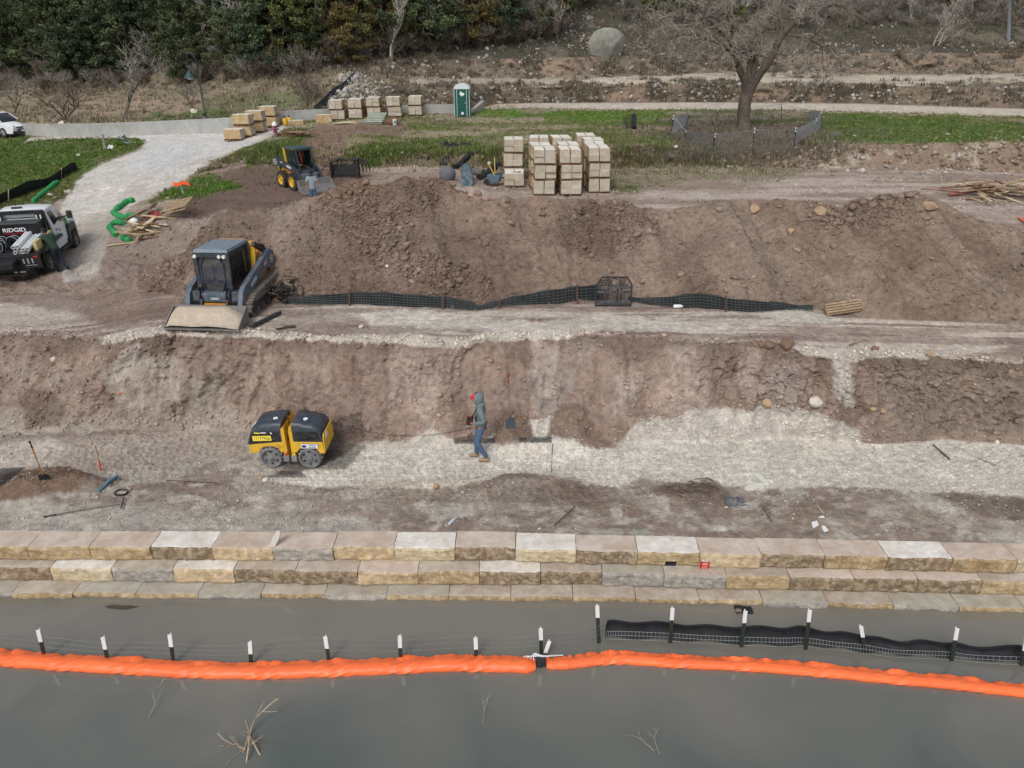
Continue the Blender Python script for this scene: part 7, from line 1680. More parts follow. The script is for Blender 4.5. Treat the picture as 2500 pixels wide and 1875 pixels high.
woodheap(64, (2428, 480), (3.0, 1.6), 2.0, 21, "splintered timber plank in the wood heap at the right edge", 'planks of the right wood heap', [M_wood, M_woodP, M_woodP, M_wood, M_woodD, M_wr], .75)
woodheap(22, (712, 332), (1.6, .8), 1.8, 22, "scrap timber plank in the heap beside the hydrant", 'planks beside the hydrant', [M_wood, M_woodD, M_wr], .45)
woodheap(26, (345, 572), (1.0, .7), 1.5, 23, "scrap timber plank in the heap beside the green tubes", 'planks beside the green tubes', [M_wood, M_woodP, M_woodD], .35)
lying('orange_pole', "orange painted pole lying on the dirt at the right edge", (2487, 536), (2515, 556), .05, M_orgf, .02, cat='pole')
p = gp(396, 545); o = pallet(None, p + Vector((0, .1, .30)), (1, -.15, .25), (.1, .95, .3), (-.2, -.2, 1), 1.15, .9, .12, M_wood, 4, 'tilted_pallet'); tag(o, "weathered pallet tilted on the dirt right of the red netting", 'pallet')
p = gp(312, 560); o = pallet(None, p + Vector((0, .0, .30)), (1, .0, .45), (.0, .95, .1), (-.3, -.1, 1), 1.25, .7, .12, M_wood, 4, 'tilted_pallet'); tag(o, "broken pallet tilted beside the green tubes", 'pallet')
crumple('red_netting', "red plastic netting draped between the scrap pallets", (378, 529), .6, .4, mat('red_net', (140, 66, 64), .8, 0, .3, 10), 31, .28)
p = gp(330, 552); s = MB(); s.ball((0, 0, .2), (.18, .15, .14), 2, .05, 12, 8); o = s.build('white_drum_lid', M_bucket, None, True); o.location = p; tag(o, "round white plastic object lying in the scrap pallets", 'lid')
for i, pts in enumerate(([(328, 494), (315, 495), (305, 501), (290, 512), (283, 517)], [(277, 521), (284, 529), (295, 533), (307, 536), (320, 531), (335, 532)], [(302, 551), (294, 548), (284, 548), (272, 554)], [(268, 558), (273, 566), (280, 573), (284, 580)], [(300, 584), (308, 588), (317, 593)], [(141, 447), (119, 466), (98, 483), (82, 497)])):
    P_ = smoothline([gp(x, y, .10) for x, y in pts], 5); n_ = len(P_); s = MB(); s.tube(P_, [.13 * (1 + .10 * math.sin(k * .9)) * min(1, .6 + .25 * min(k, n_ - 1 - k)) for k in range(n_)], 12)
    o = s.build('erosion_sock', M_grn, None, True); tag(o, ["green erosion sock nearest the grass patch", "long bent green erosion sock second from the grass", "short green erosion sock left of the scrap pallets", "green erosion sock at the edge of the ramp", "short muddy green erosion sock in front of the scrap wood", "long green erosion sock along the lawn's silt fence"][i], 'erosion sock', 'green erosion socks')
t = thing('marker_pipe', "short white marker pipe with orange ribbon in the green patch", 'marker'); p = gp(447, 471); q = on_y(441, 455, p.y); s = MB(); s.tube([p, q], .05, 8); s.build('pipe', M_bucket, t, True); s = MB(); s.slab([[q + Vector((x, 0, .05 + .16 * v + .05 * math.sin(x * 9))) for x in np.linspace(-.35, .45, 8)] for v in (0, 1)], (0, .02, 0)); s.build('ribbon', M_orgf, t)
# ---- rolls and tools left of the pallets
def roll(name, label, a, b, r, m_, lift=0.0, bz=None):
    A, B = gp(*a), gp(*b); A.z += r * .8; B.z += r * .8 + lift; s = MB(); s.tube([A, A.lerp(B, .5), B], [r, r * .95, r], 14); o = s.build(name, m_, None, True); return tag(o, label, 'roll')
roll('fabric_roll', "black fabric roll lying diagonally left of the block pallets", (1170, 440), (1217, 409), .17, M_fab)
roll('wrapped_roll', "upright dark roll wrapped in shiny plastic near the mound crest", (1140, 455), (1140, 437), .28, mat('plastic_wrap', (66, 88, 100), .25, 0, .3, 9, .02, (150, 168, 178), .5), .3)
roll('fabric_roll', "grey muddy roll lying behind the diagonal black roll", (1132, 423), (1180, 430), .2, mat('muddy_grey', (104, 98, 94), .9, 0, .2, 8, .02))
crumple('black_fabric', "black fabric thrown over the grassy bank, upper left piece", (1100, 358), .8, .5, M_fab, 41, .4); crumple('black_fabric', "long strip of black fabric trailing right on the bank", (1128, 357), 1.0, .25, M_fab, 42, .25)
crumple('black_fabric', "black fabric with a white tie bundled on the bank toe", (1088, 398), .45, .35, M_black, 43, .5); crumple('black_fabric', "black fabric heap below the slanting strip", (1128, 410), 1.0, .35, M_fab, 44, .35); roll('black_tube', "black corrugated tube slanting up the bank", (1110, 412), (1152, 380), .14, M_fab)
p = gp(1093, 440); s = MB(); s.ball((0, 0, .3), (.42, .3, .42), 3, .08, 12, 8); o = s.build('grey_sack', mat('grey_sack', (104, 104, 112), .9, 0, .12, 5), None, True); o.location = p; tag(o, "grey domed sack standing on the dirt at the mound crest", 'sack')
p = gp(1208, 454); t = thing('wheelbarrow', "blue grey wheelbarrow full of tools beside the low block stack", 'wheelbarrow', p, R(-10)); s = MB(); s.prism([(-.35, .55), (.35, .55), (.22, .2), (-.2, .2)], (0, -.3, 0), (1, 0, 0), (0, 0, 1), (0, .6, 0)); s.build('tray', mat('barrow_blue', (84, 108, 122), .5, 0, .15), t, False, .02)
s = MB(); s.lathe([(.16, -.05), (.18, 0), (.16, .05)], (-.4, 0, .18), (0, 1, 0), 16, 3); s.build('wheel', M_rub, t); s = MB()
for y in (-.22, .22): s.tube([(-.4, y * .3, .2), (.2, y, .35), (1.0, y * 1.3, .5)], .02, 6)
s.build('handles', M_steelD, t)
t = thing('shovel', "bundle of long handled tools lying in the wheelbarrow", 'tools', p, R(-10)); s = MB()
for k in range(4): s.tube([(-.1, -.1 + .08 * k, .6), (1.3, -.2 + .1 * k, .62 + .03 * k)], .02, 6)
s.build('handle', M_steelD, t); s = MB(); s.bar((.0, -.1, .55), (-.3, -.1, 1.1), .05, .03); s.bar((.02, 0, .55), (.0, 0, 1.35), .05, .03); s.build('yellow_handle', mat('pale_yellow', (232, 196, 110), .6), t)
t = thing('mesh_roll', "black mesh roll standing on the far lawn, partly unrolled", 'mesh roll', gp(1548, 316), R(8)); s = MB(); s.tube([(0, 0, .1), (.10, .6, .85)], .17, 14); s.lathe([(.12, 0), (.12, .02)], (0, -.02, .1), (0, -1, 0), 12, 3); s.build('roll', M_fab, t, True); s = MB(); grid_wires(s, [(-.8, .2, .75), (-.1, .5, .9)], [(-.55, 0, .05), (0, 0, .1)], 12, 14, .012); s.build('mesh_flap', M_black, t)
# ---- tree protection fence
FP = [((1645, 281), (1636, 334)), ((1675, 319), (1672, 342)), ((1746, 325), (1742, 376)), ((1843, 312), (1837, 375)), ((1943, 311), (1940, 363)), ((1993, 289), (1991, 325)), ((2005, 268), (2003, 317)), ((1976, 266), (1976, 296)), ((1908, 251), (1908, 294)), ((1752, 266), (1749, 296)), ((1683, 272), (1675, 307))]
t = thing('tree_fence', "grey chain link fence on steel posts ringing the big bare tree", 'fence'); TB = []
for tip, bs in FP:
    b = gp(*bs); tp = on_y(tip[0], tip[1], b.y); TB.append((tp, b)); s = MB(); d = (tp - b); s.tube([b - Vector((0, 0, .2)), b + d * .8], .045, 5); o = s.build('post', M_post, t); s = MB(); s.tube([b + d * .8, tp], .05, 5); s.build('post_tip', M_white, o)
M_cl = mat('chain_link', (150, 154, 158), .5, .3, .1)
for i in range(len(TB)):
    (ta, ba), (tb, bb) = TB[i], TB[(i + 1) % len(TB)]; s = MB(); L_ = (bb - ba).length; n_ = max(2, int(L_ / .14)); ta, tb = ba.lerp(ta, .92), bb.lerp(tb, .92)
    for k in range(-6, n_ + 1):
        for dg in (6, -6):
            u0, u1 = k / n_, (k + dg) / n_; v0, v1 = 0, 1
            pts_ = []
            for u, v in ((u0, v0), (u1, v1)):
                pts_.append((u, v))
            lo_u, hi_u = min(u0, u1), max(u0, u1)
            if hi_u < 0 or lo_u > 1: continue
            def P_(w):
                u = u0 + (u1 - u0) * w; return ba.lerp(bb, u).lerp(ta.lerp(tb, u), w)
            w0 = 0 if 0 <= u0 <= 1 else ((0 - u0) / (u1 - u0) if u0 < 0 else (1 - u0) / (u1 - u0)); w1 = 1 if 0 <= u1 <= 1 else ((0 - u0) / (u1 - u0) if u1 < 0 else (1 - u0) / (u1 - u0))
            if 0 <= w0 < w1 <= 1: s.tube([P_(w0), P_(w1)], .006, 3, False)
    s.tube([ta, tb], .012, 4, False)
    if s.v: s.build('chain_link', M_cl, t)
# utility pole at the right edge
p = gp(2462, 100); tp = on_y(2470, -120, p.y); s = MB(); s.tube([p, tp], [.19, .15], 12); o = s.build('utility_pole', mat('pole_pale', (178, 184, 188), .7, 0, .15, 4), None, True); tag(o, "pale wooden utility pole on the hillside at the top right", 'utility pole')
# ================================================================= SCATTERED SOIL, RUBBLE, GRASS
bm_ = bmesh.new(); bmesh.ops.create_icosphere(bm_, subdivisions=1, radius=1); ICO = np.array([v.co[:] for v in bm_.verts]); IF = np.array([[v.index for v in f.verts] for f in bm_.faces]); bm_.free()
mb2 = bpy.data.materials.new("loose_bits"); nt, b = nodes(mb2); an = nt.nodes.new("ShaderNodeAttribute"); an.attribute_name = "tint"
gp2 = nt.nodes.new("ShaderNodeNewGeometry").outputs['Position']; v_ = mr(nt, noise_n(nt, gp2, 26, 4, .7), .3, .7, .72, 1.25); cx_ = nt.nodes.new("ShaderNodeCombineXYZ"); [nt.links.new(v_, cx_.inputs[i]) for i in range(3)]
nt.links.new(mixc(nt, 1.0, an.outputs['Color'], cx_.outputs[0], 'MULTIPLY'), b.inputs['Base Color']); b.inputs['Roughness'].default_value = .95; b.inputs['Specular IOR Level'].default_value = .1
def raw_mesh(name, V, F, colv, n):
    me = bpy.data.meshes.new(name); me.vertices.add(len(V)); me.vertices.foreach_set("co", V.astype(np.float32).ravel()); me.loops.add(F.size); me.loops.foreach_set("vertex_index", F.astype(np.int32).ravel())
    me.polygons.add(len(F)); me.polygons.foreach_set("loop_start", (np.arange(len(F)) * n).astype(np.int32)); me.polygons.foreach_set("loop_total", np.full(len(F), n, np.int32))
    a = me.color_attributes.new("tint", 'FLOAT_COLOR', 'POINT'); a.data.foreach_set("color", np.concatenate([colv, np.ones((len(colv), 1))], 1).astype(np.float32).ravel()); me.update(calc_edges=True); me.materials.append(mb2); return me
def pick(W, n, seed):
    r = np.random.default_rng(seed); w = W[:-1, :-1].ravel().astype(float); w = w / w.sum(); k = r.choice(len(w), n, p=w); i, j = np.unravel_index(k, (NR - 1, NC - 1)); u, v = r.random(n)[:, None], r.random(n)[:, None]
    G = np.stack([GX, GY, GZ], -1); P_ = G[i, j] * (1 - u) * (1 - v) + G[i + 1, j] * u * (1 - v) + G[i, j + 1] * (1 - u) * v + G[i + 1, j + 1] * u * v
    return P_, C[i, j], r
vis_ = (np.abs(TT) < 1.12)[None, :] * np.ones_like(S2)
def rocks(name, label, cat, W, n, s0, s1, seed, colf, sink=.25, flat=.75, far=0.0):
    P_, cc, r = pick(W * vis_, n, seed); s = s0 * (s1 / s0) ** (r.random(n) ** 2.2); s = s * (1 + far * np.clip(P_[:, 1] - 30, 0, 60))
    ax = 1 + .45 * (r.random((n, 1, 3)) - .5) * 2; ax[:, :, 2] *= flat
    d = 1 + .30 * (r.random((n, 12, 1)) - .5) * 2; V = ICO[None] * d * ax * s[:, None, None]
    a = r.random(n) * 2 * PI; ca, sa = np.cos(a)[:, None], np.sin(a)[:, None]; X = V[..., 0] * ca - V[..., 1] * sa; Y = V[..., 0] * sa + V[..., 1] * ca
    tl = (r.random(n)[:, None] - .5) * .9; Z = V[..., 2] + X * tl * .5; V = np.stack([X, Y, Z], -1) + P_[:, None, :] + np.array([0, 0, 1.0]) * (s * flat * (1 - 2 * sink))[:, None, None]
    F = (IF[None] + (np.arange(n) * 12)[:, None, None]).reshape(-1, 3); col = np.repeat(colf(cc, r, n), 12, 0)
    o = bpy.data.objects.new(name, raw_mesh(name, V.reshape(-1, 3), F, col, 3)); COL.objects.link(o); return tag(o, label, cat, None, 'stuff')
soilc = lambda lo, hi: (lambda cc, r, n: cc * (lo + (hi - lo) * r.random((n, 1))))
def palec(cc, r, n): return np.array(rgb(206, 202, 194))[None] * (.6 + .45 * r.random((n, 1))) * (1 + .06 * (r.random((n, 3)) - .5))
mnd = ((S2 >= 3.0) & (S2 < 4.5)) * 1.0
nzA = sstep(.0, .35, fbm(GX * .55 + 1, GY * .55, 301, 4))
rocks('soil_clods', "brown soil clods scattered over the long spoil mound", 'clods', mnd * (.06 + .8 * clod_w * (.3 + nzA)) * (PX > 340), 32000, .011, .05, 1, soilc(.66, 1.22))
rocks('soil_clods', "larger broken lumps of soil on the spoil mound", 'clods', mnd * (.03 + clod_w * nzA) * (PX > 340), 900, .05, .13, 2, soilc(.75, 1.15), .35)
edg = np.exp(-((S2 - 2.02) / .07) ** 2); bse = np.exp(-((S2 - 1.04) / .05) ** 2)
rocks('soil_crumbs', "crumbled soil along the top edge and face of the cut", 'soil', edg * 1.2 + bse * .5 + ((S2 > 1) & (S2 < 2)) * (.05 + .25 * rough1 * nzA), 9000, .012, .06, 3, soilc(.75, 1.15))
tk = ((S2 >= 2.05) & (S2 < 3.05)) * 1.0
rocks('soil_crumbs', "small crumbs and stones on the haul track and the bench", 'soil', tk * .35 + (S2 < 1) * (.15 + .8 * sstep(.0, .3, N(1.3, 2.2, 305))) * (GP < .4), 12000, .007, .030, 4, lambda cc, r, n: np.where(r.random((n, 1)) < .22, palec(cc, r, n) * .9, cc * (.7 + .45 * r.random((n, 1)))))
rocks('pale_gravel', "pale gravel strewn on the compacted path and track edges", 'gravel', (S2 < 1.3) * GP , 9000, .006, .022, 5, lambda cc, r, n: palec(cc, r, n) * .9 * np.array([1, .975, .93]), .3)
low = (S2 >= 5) & (S2 < 6)
rocks('soil_clods', "soil clods on the dirt behind the mound and beside the ramp", 'clods', low * (.15 + nzA) * (1 - RAMP), 5000, .03, .10, 6, soilc(.75, 1.15))
rub = ((S2 >= 8.9) & (S2 < 10.3)) * 1.0 * (.15 + nzA) + ((S2 >= 11.7) & (S2 < 13.2)) * (.15 + nzA) + ((S2 >= 10.3) & (S2 < 11.7)) * .12 + ((S2 >= 13.1) & (S2 < 14.3)) * .35 * sstep(.1, .35, fbm(GX * .14, GY * .14, 307, 3)); rub = rub * sstep(760, 900, PX)
hill = ((S2 >= 13.0) & (S2 < 15)) * np.exp(-(((PX - 1400) / 110) ** 2 + ((PY - 90) / 45) ** 2)) * 1.6 + ((S2 >= 12.9) & (S2 < 14.6)) * np.exp(-(((PX - 2030) / 90) ** 2 + ((PY - 118) / 14) ** 2)) * 1.2 + ((S2 >= 12.9) & (S2 < 14.6)) * np.exp(-(((PX - 2330) / 80) ** 2 + ((PY - 118) / 14) ** 2)) * .6
rocks('limestone_rubble', "pale limestone rubble littering the far terraces and hillside", 'rubble', rub + hill, 6000, .035, .22, 7, lambda cc, r, n: palec(cc, r, n) * .72, .3)
pile = np.exp(-(((PX - 868) / 34) ** 2 + ((PY - 238) / 20) ** 2)) * (S2 > 8.95) * (S2 < 12)
rocks('limestone_rubble', "heap of pale broken limestone behind the far pallets", 'rubble', pile, 420, .08, .26, 8, lambda cc, r, n: palec(cc, r, n) * .7, .3)
bk6 = (1 - RAMP) * ((S2 >= 5.9) & (S2 < 7.25)) * (sstep(1640, 1800, PX) * (.3 + nzA) + .10)
rocks('bank_stones', "stones and lumps set in the bank below the far lawn", 'stones', bk6, 2600, .03, .17, 9, lambda cc, r, n: np.where(r.random((n, 1)) < .12, palec(cc, r, n) * .8, cc * (.7 + .5 * r.random((n, 1)))))
def tufts(name, label, W, n, h0, h1, seed, colf, nb=6, spread=.10, wid=.018):
    P_, cc, r = pick(W * vis_, n, seed); h = h0 + (h1 - h0) * r.random(n) ** 1.5
    B = P_[:, None, :] + (r.random((n, nb, 3)) - .5) * np.array([spread * 2, spread * 2, 0]); a = r.random((n, nb)) * 2 * PI; ln_ = (r.random((n, nb)) * .5 + .1)
    w = wid * (1 + P_[:, 1] / 40)[:, None] * np.ones((n, nb)); dx, dy = np.cos(a), np.sin(a); hh = h[:, None] * (.6 + .6 * r.random((n, nb)))
    v0 = B + np.stack([-dy * w, dx * w, -.03 + 0 * w], -1); v1 = B + np.stack([dy * w, -dx * w, -.03 + 0 * w], -1); v2 = B + np.stack([dx * hh * ln_, dy * hh * ln_, hh], -1)
    V = np.stack([v0, v1, v2], 2).reshape(-1, 3); F = np.arange(len(V)).reshape(-1, 3); c_ = colf(cc, r, n); col = np.repeat(c_, nb * 3, 0) * np.repeat(.8 + .4 * r.random((n * nb, 1)), 3, 0)
    o = bpy.data.objects.new(name, raw_mesh(name, V, F, col, 3)); COL.objects.link(o); return tag(o, label, 'grass', None, 'stuff')
Gn = np.array(rgb(104, 122, 66)); Gy = np.array(rgb(150, 138, 96)); Gd = np.array(rgb(156, 146, 124))
def gcol(cc, r, n): m_ = r.random((n, 1)); return np.where(m_ < .72, cc * (.75 + .6 * r.random((n, 1))), np.where(m_ < .88, Gn[None], Gy[None]) * (.7 + .5 * r.random((n, 1))))
tufts('grass', "short green and straw-coloured grass on the lawns and banks", GR * ((S2 >= 4) & (S2 < 9)), 40000, .04, .16, 11, gcol)
tufts('weeds', "taller ragged weeds on the grassy bank behind the mound", ((S2 >= 5.85) & (S2 < 7.2)) * (.1 + GR) * sstep(1950, 1850, PX) * sstep(560, 620, PX), 6000, .08, .26, 12, gcol, 7, .16)
tufts('dry_grass', "tall dry grass on the slopes beyond the concrete wall", ((S2 >= 8.95) & (S2 < 14)) * sstep(1150, 850, PX) * (.5 + nzA), 8000, .10, .34, 13, lambda cc, r, n: np.where(r.random((n, 1)) < .3, cc, Gd[None]) * (.55 + .5 * r.random((n, 1))), 7, .2, .02)
tufts('dry_brush_grass', "dead brush and dry grass on the far terraces", ((S2 >= 9) & (S2 < 14.6)) * sstep(800, 1000, PX) * (.1 + nzA) * (1 - sstep(.5, .6, C.mean(-1) / .6)), 15000, .10, .42, 14, lambda cc, r, n: np.array(rgb(122, 112, 96))[None] * (.5 + .7 * r.random((n, 1))), 7, .22, .02)
tufts('dry_brush_grass', "grey dead weeds around the fenced tree and on the bank below it", ((S2 >= 5.9) & (S2 < 8)) * np.exp(-(((PX - 1800) / 170) ** 2 + ((PY - 350) / 34) ** 2)), 6000, .06, .24, 15, lambda cc, r, n: np.array(rgb(128, 118, 104))[None] * (.5 + .7 * r.random((n, 1))), 7, .2, .018)
# ================================================================= TREES
def bark(name, c1_, c2_=None): return mat(name, c1_, .9, 0, .25, 5, .02, c2_, .5) if c2_ else mat(name, c1_, .9, 0, .25, 5)
M_bk = bark('grey_bark', (108, 100, 90), (84, 76, 68)); M_bkD = bark('dark_bark', (74, 66, 58)); M_tw = bark('grey_twigs', (140, 134, 126)); M_twB = bark('brown_twigs', (120, 108, 98)); M_twP = bark('pale_twigs', (172, 166, 156))
RMIN = .02
def grow(mt, mc, p, d, L_, r, depth, rd, up, fan, shrink, n=3):
    r = max(r, RMIN)
    pts = [p]; q = p; dd = d.normalized(); K = 4 if depth > 2 else 3
    for i in range(K):
        dd = (dd + Vector((rd.gauss(0, .22), rd.gauss(0, .22), rd.gauss(0, .16) + up * .12))).normalized(); q = q + dd * L_ / K; pts.append(q)
    (mt if depth >= 3 else mc).tube(pts, [r * (1 - .5 * i / K) for i in range(K + 1)], 6 if depth >= 4 else (4 if depth == 3 else n), False)
    if depth == 0: return
    for k in range(rd.choice((3, 3, 4)) if depth > 1 else rd.choice((2, 3, 3, 4))):
        f = .3 + .7 * (k + rd.random()) / 3.6; f = min(f, 1); j = min(int(f * K), K - 1); b_ = pts[j].lerp(pts[j + 1], f * K - j)
        nd = (dd * .75 + Vector((rd.gauss(0, 1), rd.gauss(0, 1), rd.gauss(0, .6) + up * .5)).normalized() * fan).normalized()
        grow(mt, mc, b_, nd, L_ * shrink * rd.uniform(.75, 1.15), r * .5, depth - 1, rd, up, fan, shrink, n)
def bare(seed, h, stems, r, depth, up, fan, shrink, tm, cm, name='bare_tree', lean=.12):
    rd = random.Random(seed); mt, mc = MB(), MB()
    for k in range(stems):
        a = 2 * PI * k / max(stems, 1) + rd.random(); d = Vector((math.cos(a) * (.1 if stems == 1 else .55), math.sin(a) * (.1 if stems == 1 else .55), 1)) + Vector((rd.gauss(0, lean), 0, 0))
        grow(mt, mc, Vector((0, 0, -.1)), d, h * (.42 if stems == 1 else .36), r, depth, rd, up, fan, shrink)
    t = thing(name, None, None); t0 = mt.build('trunk', tm, t, True, 0, False); c0 = mc.build('crown', cm, t, False, 0, False); return t
def evergreen(seed, h, w, col_, name='evergreen_tree', clumps=95, leaves=110, top=.6, cr=.42, base=.12, lw=.11):
    r = np.random.default_rng(seed); rd = random.Random(seed); t = thing(name, None, None)
    m_ = MB(); m_.tube([(0, 0, -.3), (.1 * rd.random(), 0, h * .35), (0, .1, h * .8)], [h * .035, h * .025, h * .008], 7)
    for k in range(9):
        z = h * (.18 + .07 * k); a = rd.random() * 6.28; m_.tube([(0, 0, z), (math.cos(a) * w * .2, math.sin(a) * w * .2, z + h * .06), (math.cos(a) * w * .38, math.sin(a) * w * .38, z + h * .09)], [h * .012, h * .008, h * .003], 4)
    m_.build('trunk', M_bkD, t, True, 0, False)
    u = r.random(clumps); z = base + (1 - base) * u; prof = np.sin(np.clip((z - base * .3), 0, 1) ** top * PI) ** .7 * .5 + .03
    a = r.random(clumps) * 2 * PI; lob = 1 + .28 * np.sin(a * 2 + seed) + .18 * np.sin(a * 5 + z * 9); rr = prof * w * lob * (.45 + .6 * r.random(clumps) ** .5)
    cen = np.stack([np.cos(a) * rr, np.sin(a) * rr, z * h], -1); sz = cr * (.6 + .8 * r.random(clumps))
    n = clumps * leaves; o_ = r.normal(0, 1, (clumps, leaves, 3)); o_ /= np.linalg.norm(o_, axis=-1, keepdims=True) + 1e-6; o_ = o_ * (r.random((clumps, leaves, 1)) ** .45) * sz[:, None, None] * np.array([1.15, 1.15, .75])
    P_ = (cen[:, None] + o_).reshape(-1, 3); d1 = r.normal(0, 1, (n, 3)); d1 /= np.linalg.norm(d1, axis=1, keepdims=True); d2 = r.normal(0, 1, (n, 3)); d2 = np.cross(d1, d2); d2 /= np.linalg.norm(d2, axis=1, keepdims=True)
    L_ = lw * (.6 + .8 * r.random((n, 1))); V = np.stack([P_ - d1 * L_, P_ + d2 * L_ * .55, P_ + d1 * L_, P_ - d2 * L_ * .55], 1).reshape(-1, 3); F = np.arange(len(V)).reshape(-1, 4)
    cc = np.array(rgb(*col_))[None] * np.repeat(.62 + .8 * r.random((clumps, 1)) ** 1.4, leaves, 0) * (.7 + .6 * r.random((n, 1))) * (1 + .12 * (r.random((n, 3)) - .5))
    o = bpy.data.objects.new('crown', raw_mesh('crown', V, F, np.repeat(cc, 4, 0), 4)); COL.objects.link(o); o.parent = t; return t
EV = [evergreen(1, 8, 6.6, (88, 98, 68)), evergreen(2, 7, 6.0, (82, 92, 68)), evergreen(3, 8.5, 5.0, (98, 102, 64), top=.8), evergreen(4, 6, 5.4, (74, 88, 66)), evergreen(5, 6.5, 3.4, (110, 100, 64), clumps=70), evergreen(6, 3.2, 3.0, (96, 106, 54), clumps=40, cr=.34)]
EVL = ["olive green broad evergreen tree in the hillside wood", "blue green rounded evergreen tree in the hillside wood", "tall yellowish evergreen tree in the hillside wood", "dark green low evergreen tree in the hillside wood", "rust tinged narrow juniper in the hillside wood", "small bright green juniper bush on the hillside"]
BR = [bare(11, 4.0, 6, .035, 3, .5, .75, .72, M_twB, M_tw, 'bare_shrub'), bare(12, 3.2, 7, .03, 3, .45, .8, .72, M_twB, M_twB, 'bare_shrub'), bare(13, 7.0, 2, .11, 4, .5, .7, .70, M_bk, M_tw, 'bare_tree'), bare(14, 6.5, 1, .13, 4, .55, .7, .74, M_bk, M_tw, 'bare_tree'), bare(15, 5.0, 4, .06, 4, .5, .7, .68, M_bkD, M_twB, 'bare_tree'), bare(16, 7.5, 2, .10, 4, .65, .6, .70, M_twP, M_twP, 'bare_tree')]
BRL = ["grey twiggy leafless shrub on the hillside", "brown leafless shrub on the hillside", "grey leafless two stemmed tree in the hillside wood", "grey leafless single stemmed tree in the hillside wood", "dark stemmed leafless bushy tree in the hillside wood", "pale barked leafless tree on the hillside"]
used = set()
def plant(k, lst, p, rz, sc, label, cat, group):
    key = (id(lst), k); src = lst[k]
    o = src if key not in used else dup(src); used.add(key); o.location = p; o.rotation_euler = (0, 0, rz); o.scale = (sc * random.uniform(.92, 1.1), sc * random.uniform(.92, 1.1), sc); tag(o, label, cat)
    if group: o['group'] = group
    elif 'group' in o: del o['group']
    return o
rd = random.Random(99)
edge_px = [(-100, 222), (0, 220), (150, 224), (300, 206), (450, 200), (600, 196), (700, 190), (800, 166), (880, 150), (950, 138), (1080, 124), (1200, 112), (1330, 96), (1450, 50), (1650, 60), (1900, 72), (2100, 66), (2300, 60), (2600, 70)]
def ey(x): return float(np.interp(x, [q[0] for q in edge_px], [q[1] for q in edge_px]))
cnt = 0
for row in range(9):
    xs = list(np.arange(-80, 1000, 30 if row == 0 else (48 if row < 6 else 70))) + list(np.arange(1000, 2580, 36 if row < 6 else 70)) + (list(np.arange(640, 1420, 40)) if row < 5 else []); rd.shuffle(xs)
    for x in xs:
        x += rd.uniform(-26, 26); e = ey(x); y = e - (row * 20 + rd.uniform(-8, 8)) * (1.0 if x < 1000 else .62)
        if y < -130: continue
        if 1380 < x < 1520 and y > 15 : continue
        if x > 1500 and rd.random() < .08: continue
        p = at(x, y, -.05)
        if p.y > 190: continue
        q = rd.random(); pe = .50 if x < 330 else (.30 if x < 560 else (.40 if x < 900 else (.26 if x < 1400 else .14)))
        if row == 0: pe *= .15
        if q < pe:
            k = rd.choice([0, 1, 1, 3, 0] if x < 560 else [0, 2, 4, 4, 3]) if x < 1400 else rd.choice([5, 4, 3]); s_ = rd.uniform(.75, 1.1) * (1 if row > 0 else .7) * (.6 if x > 1400 else 1)
            plant(k, EV, p, rd.random() * 6.28, s_, EVL[k], 'tree', EVL[k].replace('tree', 'trees').replace('bush', 'bushes').replace('narrow juniper', 'narrow junipers'))
        else:
            k = rd.choice([0, 0, 1, 1, 4] if row == 0 else ([0, 1, 0, 1, 2, 4, 5, 3] if row < 5 else [0, 2, 3, 4, 5, 2])); s_ = rd.uniform(.7, 1.05) * (.8 if x > 1400 else 1)
            plant(k, BR, p, rd.random() * 6.28, s_, BRL[k], 'shrub' if k < 2 else 'tree', BRL[k].replace('shrub', 'shrubs').replace(' tree ', ' trees '))
        cnt += 1
for (x, y, k, L_, h, lab) in [(34, 284, 3, BR, .62, "dark leafless tree at the left edge behind the car"), (160, 291, 4, BR, 1.0, "spreading leafless tree with forked trunk behind the concrete wall, left"), (308, 288, 3, BR, 1.05, "slim leafless tree with a single leaning trunk behind the concrete wall"),
                              (462, 256, 0, BR, .75, "small leafless sapling left of the lamp post"), (752, 259, 1, BR, 1.25, "leafless shrub tree leaning beside the climbing silt fence"), (640, 152, 5, BR, .95, "pale branching leafless tree above the climbing silt fence"), (1360, 92, 5, BR, .85, "white stemmed leafless tree left of the big boulder"),
                              (955, 152, 5, BR, 1.1, "tall pale leafless tree above the far pallets"), (2282, 122, 5, BR, .95, "pale leafless tree on the hillside left of the utility pole"), (690, 140, 5, EV, 1.1, "bright yellow green juniper bush above the climbing silt fence"), (1160, 108, 4, EV, 1.0, "rust green juniper standing over the terraces above the toilet"),
                              (1700, 395, 1, BR, .35, "tangle of dead brush below the fenced tree"), (1640, 398, 0, BR, .32, "dead grey brush on the bank left of the fenced tree"), (1960, 355, 1, BR, .28, "low dead shrub on the bank right of the tree fence"), (2040, 340, 0, BR, .25, "small dead shrub at the lawn's edge right of the tree fence"), (2110, 378, 1, BR, .25, "leafless shrub on the earth bank at the right")]:
    plant(k, L_, at(x, y, -.05), rd.random() * 6, h, lab, 'shrub' if ('shrub' in lab or 'brush' in lab or 'bush' in lab) else 'tree', None)
# scrub on the terraces
for k in range(60):
    x = rd.uniform(900, 2500); y = rd.choice((rd.uniform(206, 232), rd.uniform(140, 176), rd.uniform(80, 135))); p = at(x, y, -.05); kk = rd.choice((0, 1)); plant(kk, BR, p, rd.random() * 6, rd.uniform(.18, .36), ["low grey dead bush on the far terraces", "low brown dead bush on the far terraces"][kk], 'bush', 'low dead bushes on the far terraces')
for lst in (EV, BR):
    for i, o in enumerate(lst):
        if (id(lst), i) not in used:
            for ch in list(o.children): bpy.data.objects.remove(ch)
            bpy.data.objects.remove(o)
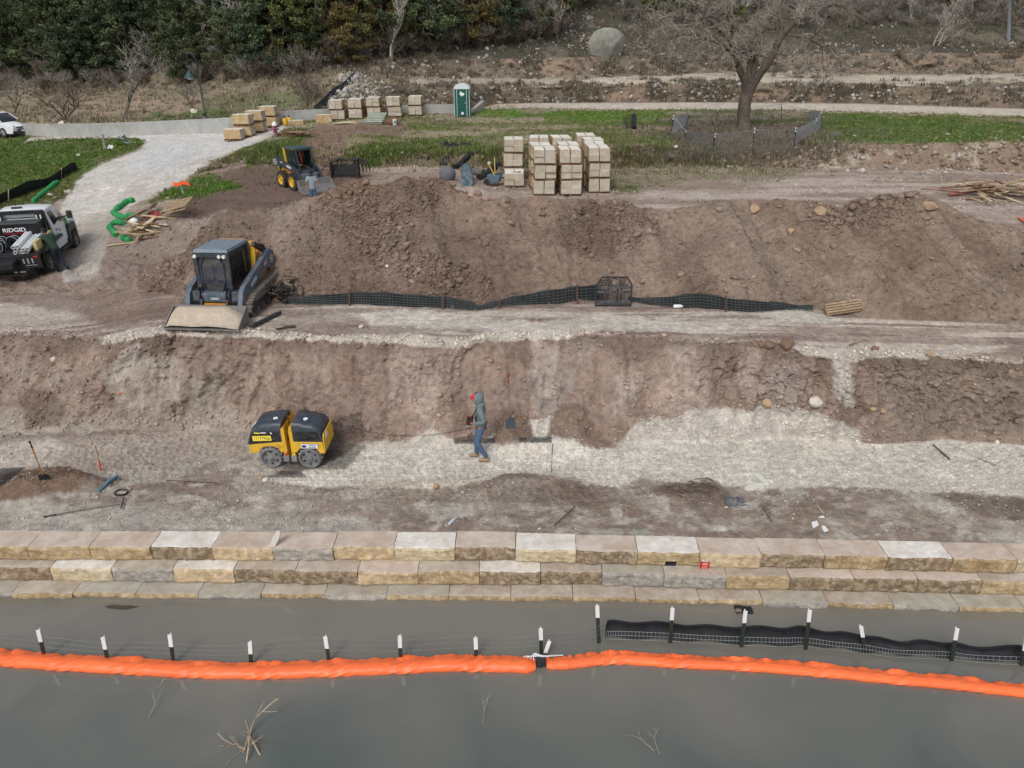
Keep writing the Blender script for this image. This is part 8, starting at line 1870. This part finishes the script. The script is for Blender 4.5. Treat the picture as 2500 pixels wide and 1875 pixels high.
# ---- the big bare tree
RMIN = .011
pb = gp(1815, 317); t = thing('big_bare_tree', "large bare tree with forked trunk inside the chain link fence", 'tree', pb); O = pb
def L3(px): return [on_y(x, y, O.y + dy) - O for x, y, dy in px]
s = MB(); tr = smoothline([Vector((0, 0, -.3)), Vector((0, 0, .3))] + L3([(1815, 285, 0), (1818, 255, 0), (1824, 228, 0), (1830, 210, 0)]), 3); s.tube(tr, list(np.interp(np.linspace(0, 1, len(tr)), [0, .12, .3, .8, 1], [.62, .50, .42, .42, .46])), 14, False)
LB = [([(1822, 220, 0), (1818, 196, -.1), (1803, 163, -.4), (1799, 134, -.6), (1783, 102, -1), (1791, 73, -1.3), (1775, 40, -1.8)], .30), ([(1830, 215, 0), (1838, 188, .2), (1844, 150, .5), (1850, 100, .8), (1885, 58, 1.2), (1885, 10, 1.6), (1880, -60, 2)], .27),
      ([(1834, 215, 0), (1852, 186, -.2), (1885, 138, -.6), (1909, 88, -.9), (1946, 52, -1.3), (2007, 20, -1.8), (2047, 12, -2.2), (2110, 50, -2.6)], .29), ([(1828, 212, 0), (1828, 170, .4), (1834, 120, .9), (1848, 49, 1.4), (1858, -50, 1.8)], .22), ([(1885, 138, -.6), (1898, 80, -.2), (1905, 20, .2), (1925, -50, .6)], .15),
      ([(1800, 140, -.5), (1768, 112, -1.2), (1735, 98, -1.8), (1690, 84, -2.4), (1640, 92, -2.8), (1600, 118, -3)], .14), ([(1785, 100, -1), (1740, 60, -1.6), (1700, 20, -2), (1650, -20, -2.4)], .13), ([(1846, 130, .6), (1800, 70, 1.6), (1760, 10, 2.4), (1730, -60, 3)], .14), ([(1912, 85, -.9), (1960, 90, -1.4), (2000, 110, -2), (2030, 140, -2.2)], .09), ([(1790, 80, -1.2), (1740, 40, -2.4), (1690, 50, -3.2), (1640, 40, -4), (1590, 60, -4.5)], .10)]
tw_mb = MB(); rd = random.Random(4)
for px, r0 in LB:
    P_ = smoothline(L3(px), 5); n_ = len(P_); s.tube(P_, [r0 * (1 - .78 * i / (n_ - 1)) for i in range(n_)], 8, False)
    for k in range(11):
        f = rd.uniform(.22, 1) ** .8; i = min(int(f * (n_ - 1)), n_ - 2); b_ = P_[i]; dd = (P_[i + 1] - P_[i]).normalized()
        nd = (dd * .6 + Vector((rd.gauss(0, 1), rd.gauss(0, .8), rd.gauss(0, .6)))).normalized(); grow(s, tw_mb, b_, nd, rd.uniform(1.0, 2.0), .06 * (1.3 - f), 4 if k % 6 == 0 else 3, rd, .02, .9, .72)
s.build('trunk', mat('oak_bark', (108, 98, 88), .95, 0, .3, 4, .08, (72, 64, 56), .7), t, True, 0, False); tw_mb.build('crown', bark('lichen_twigs', (158, 150, 138)), t, False, 0, False)
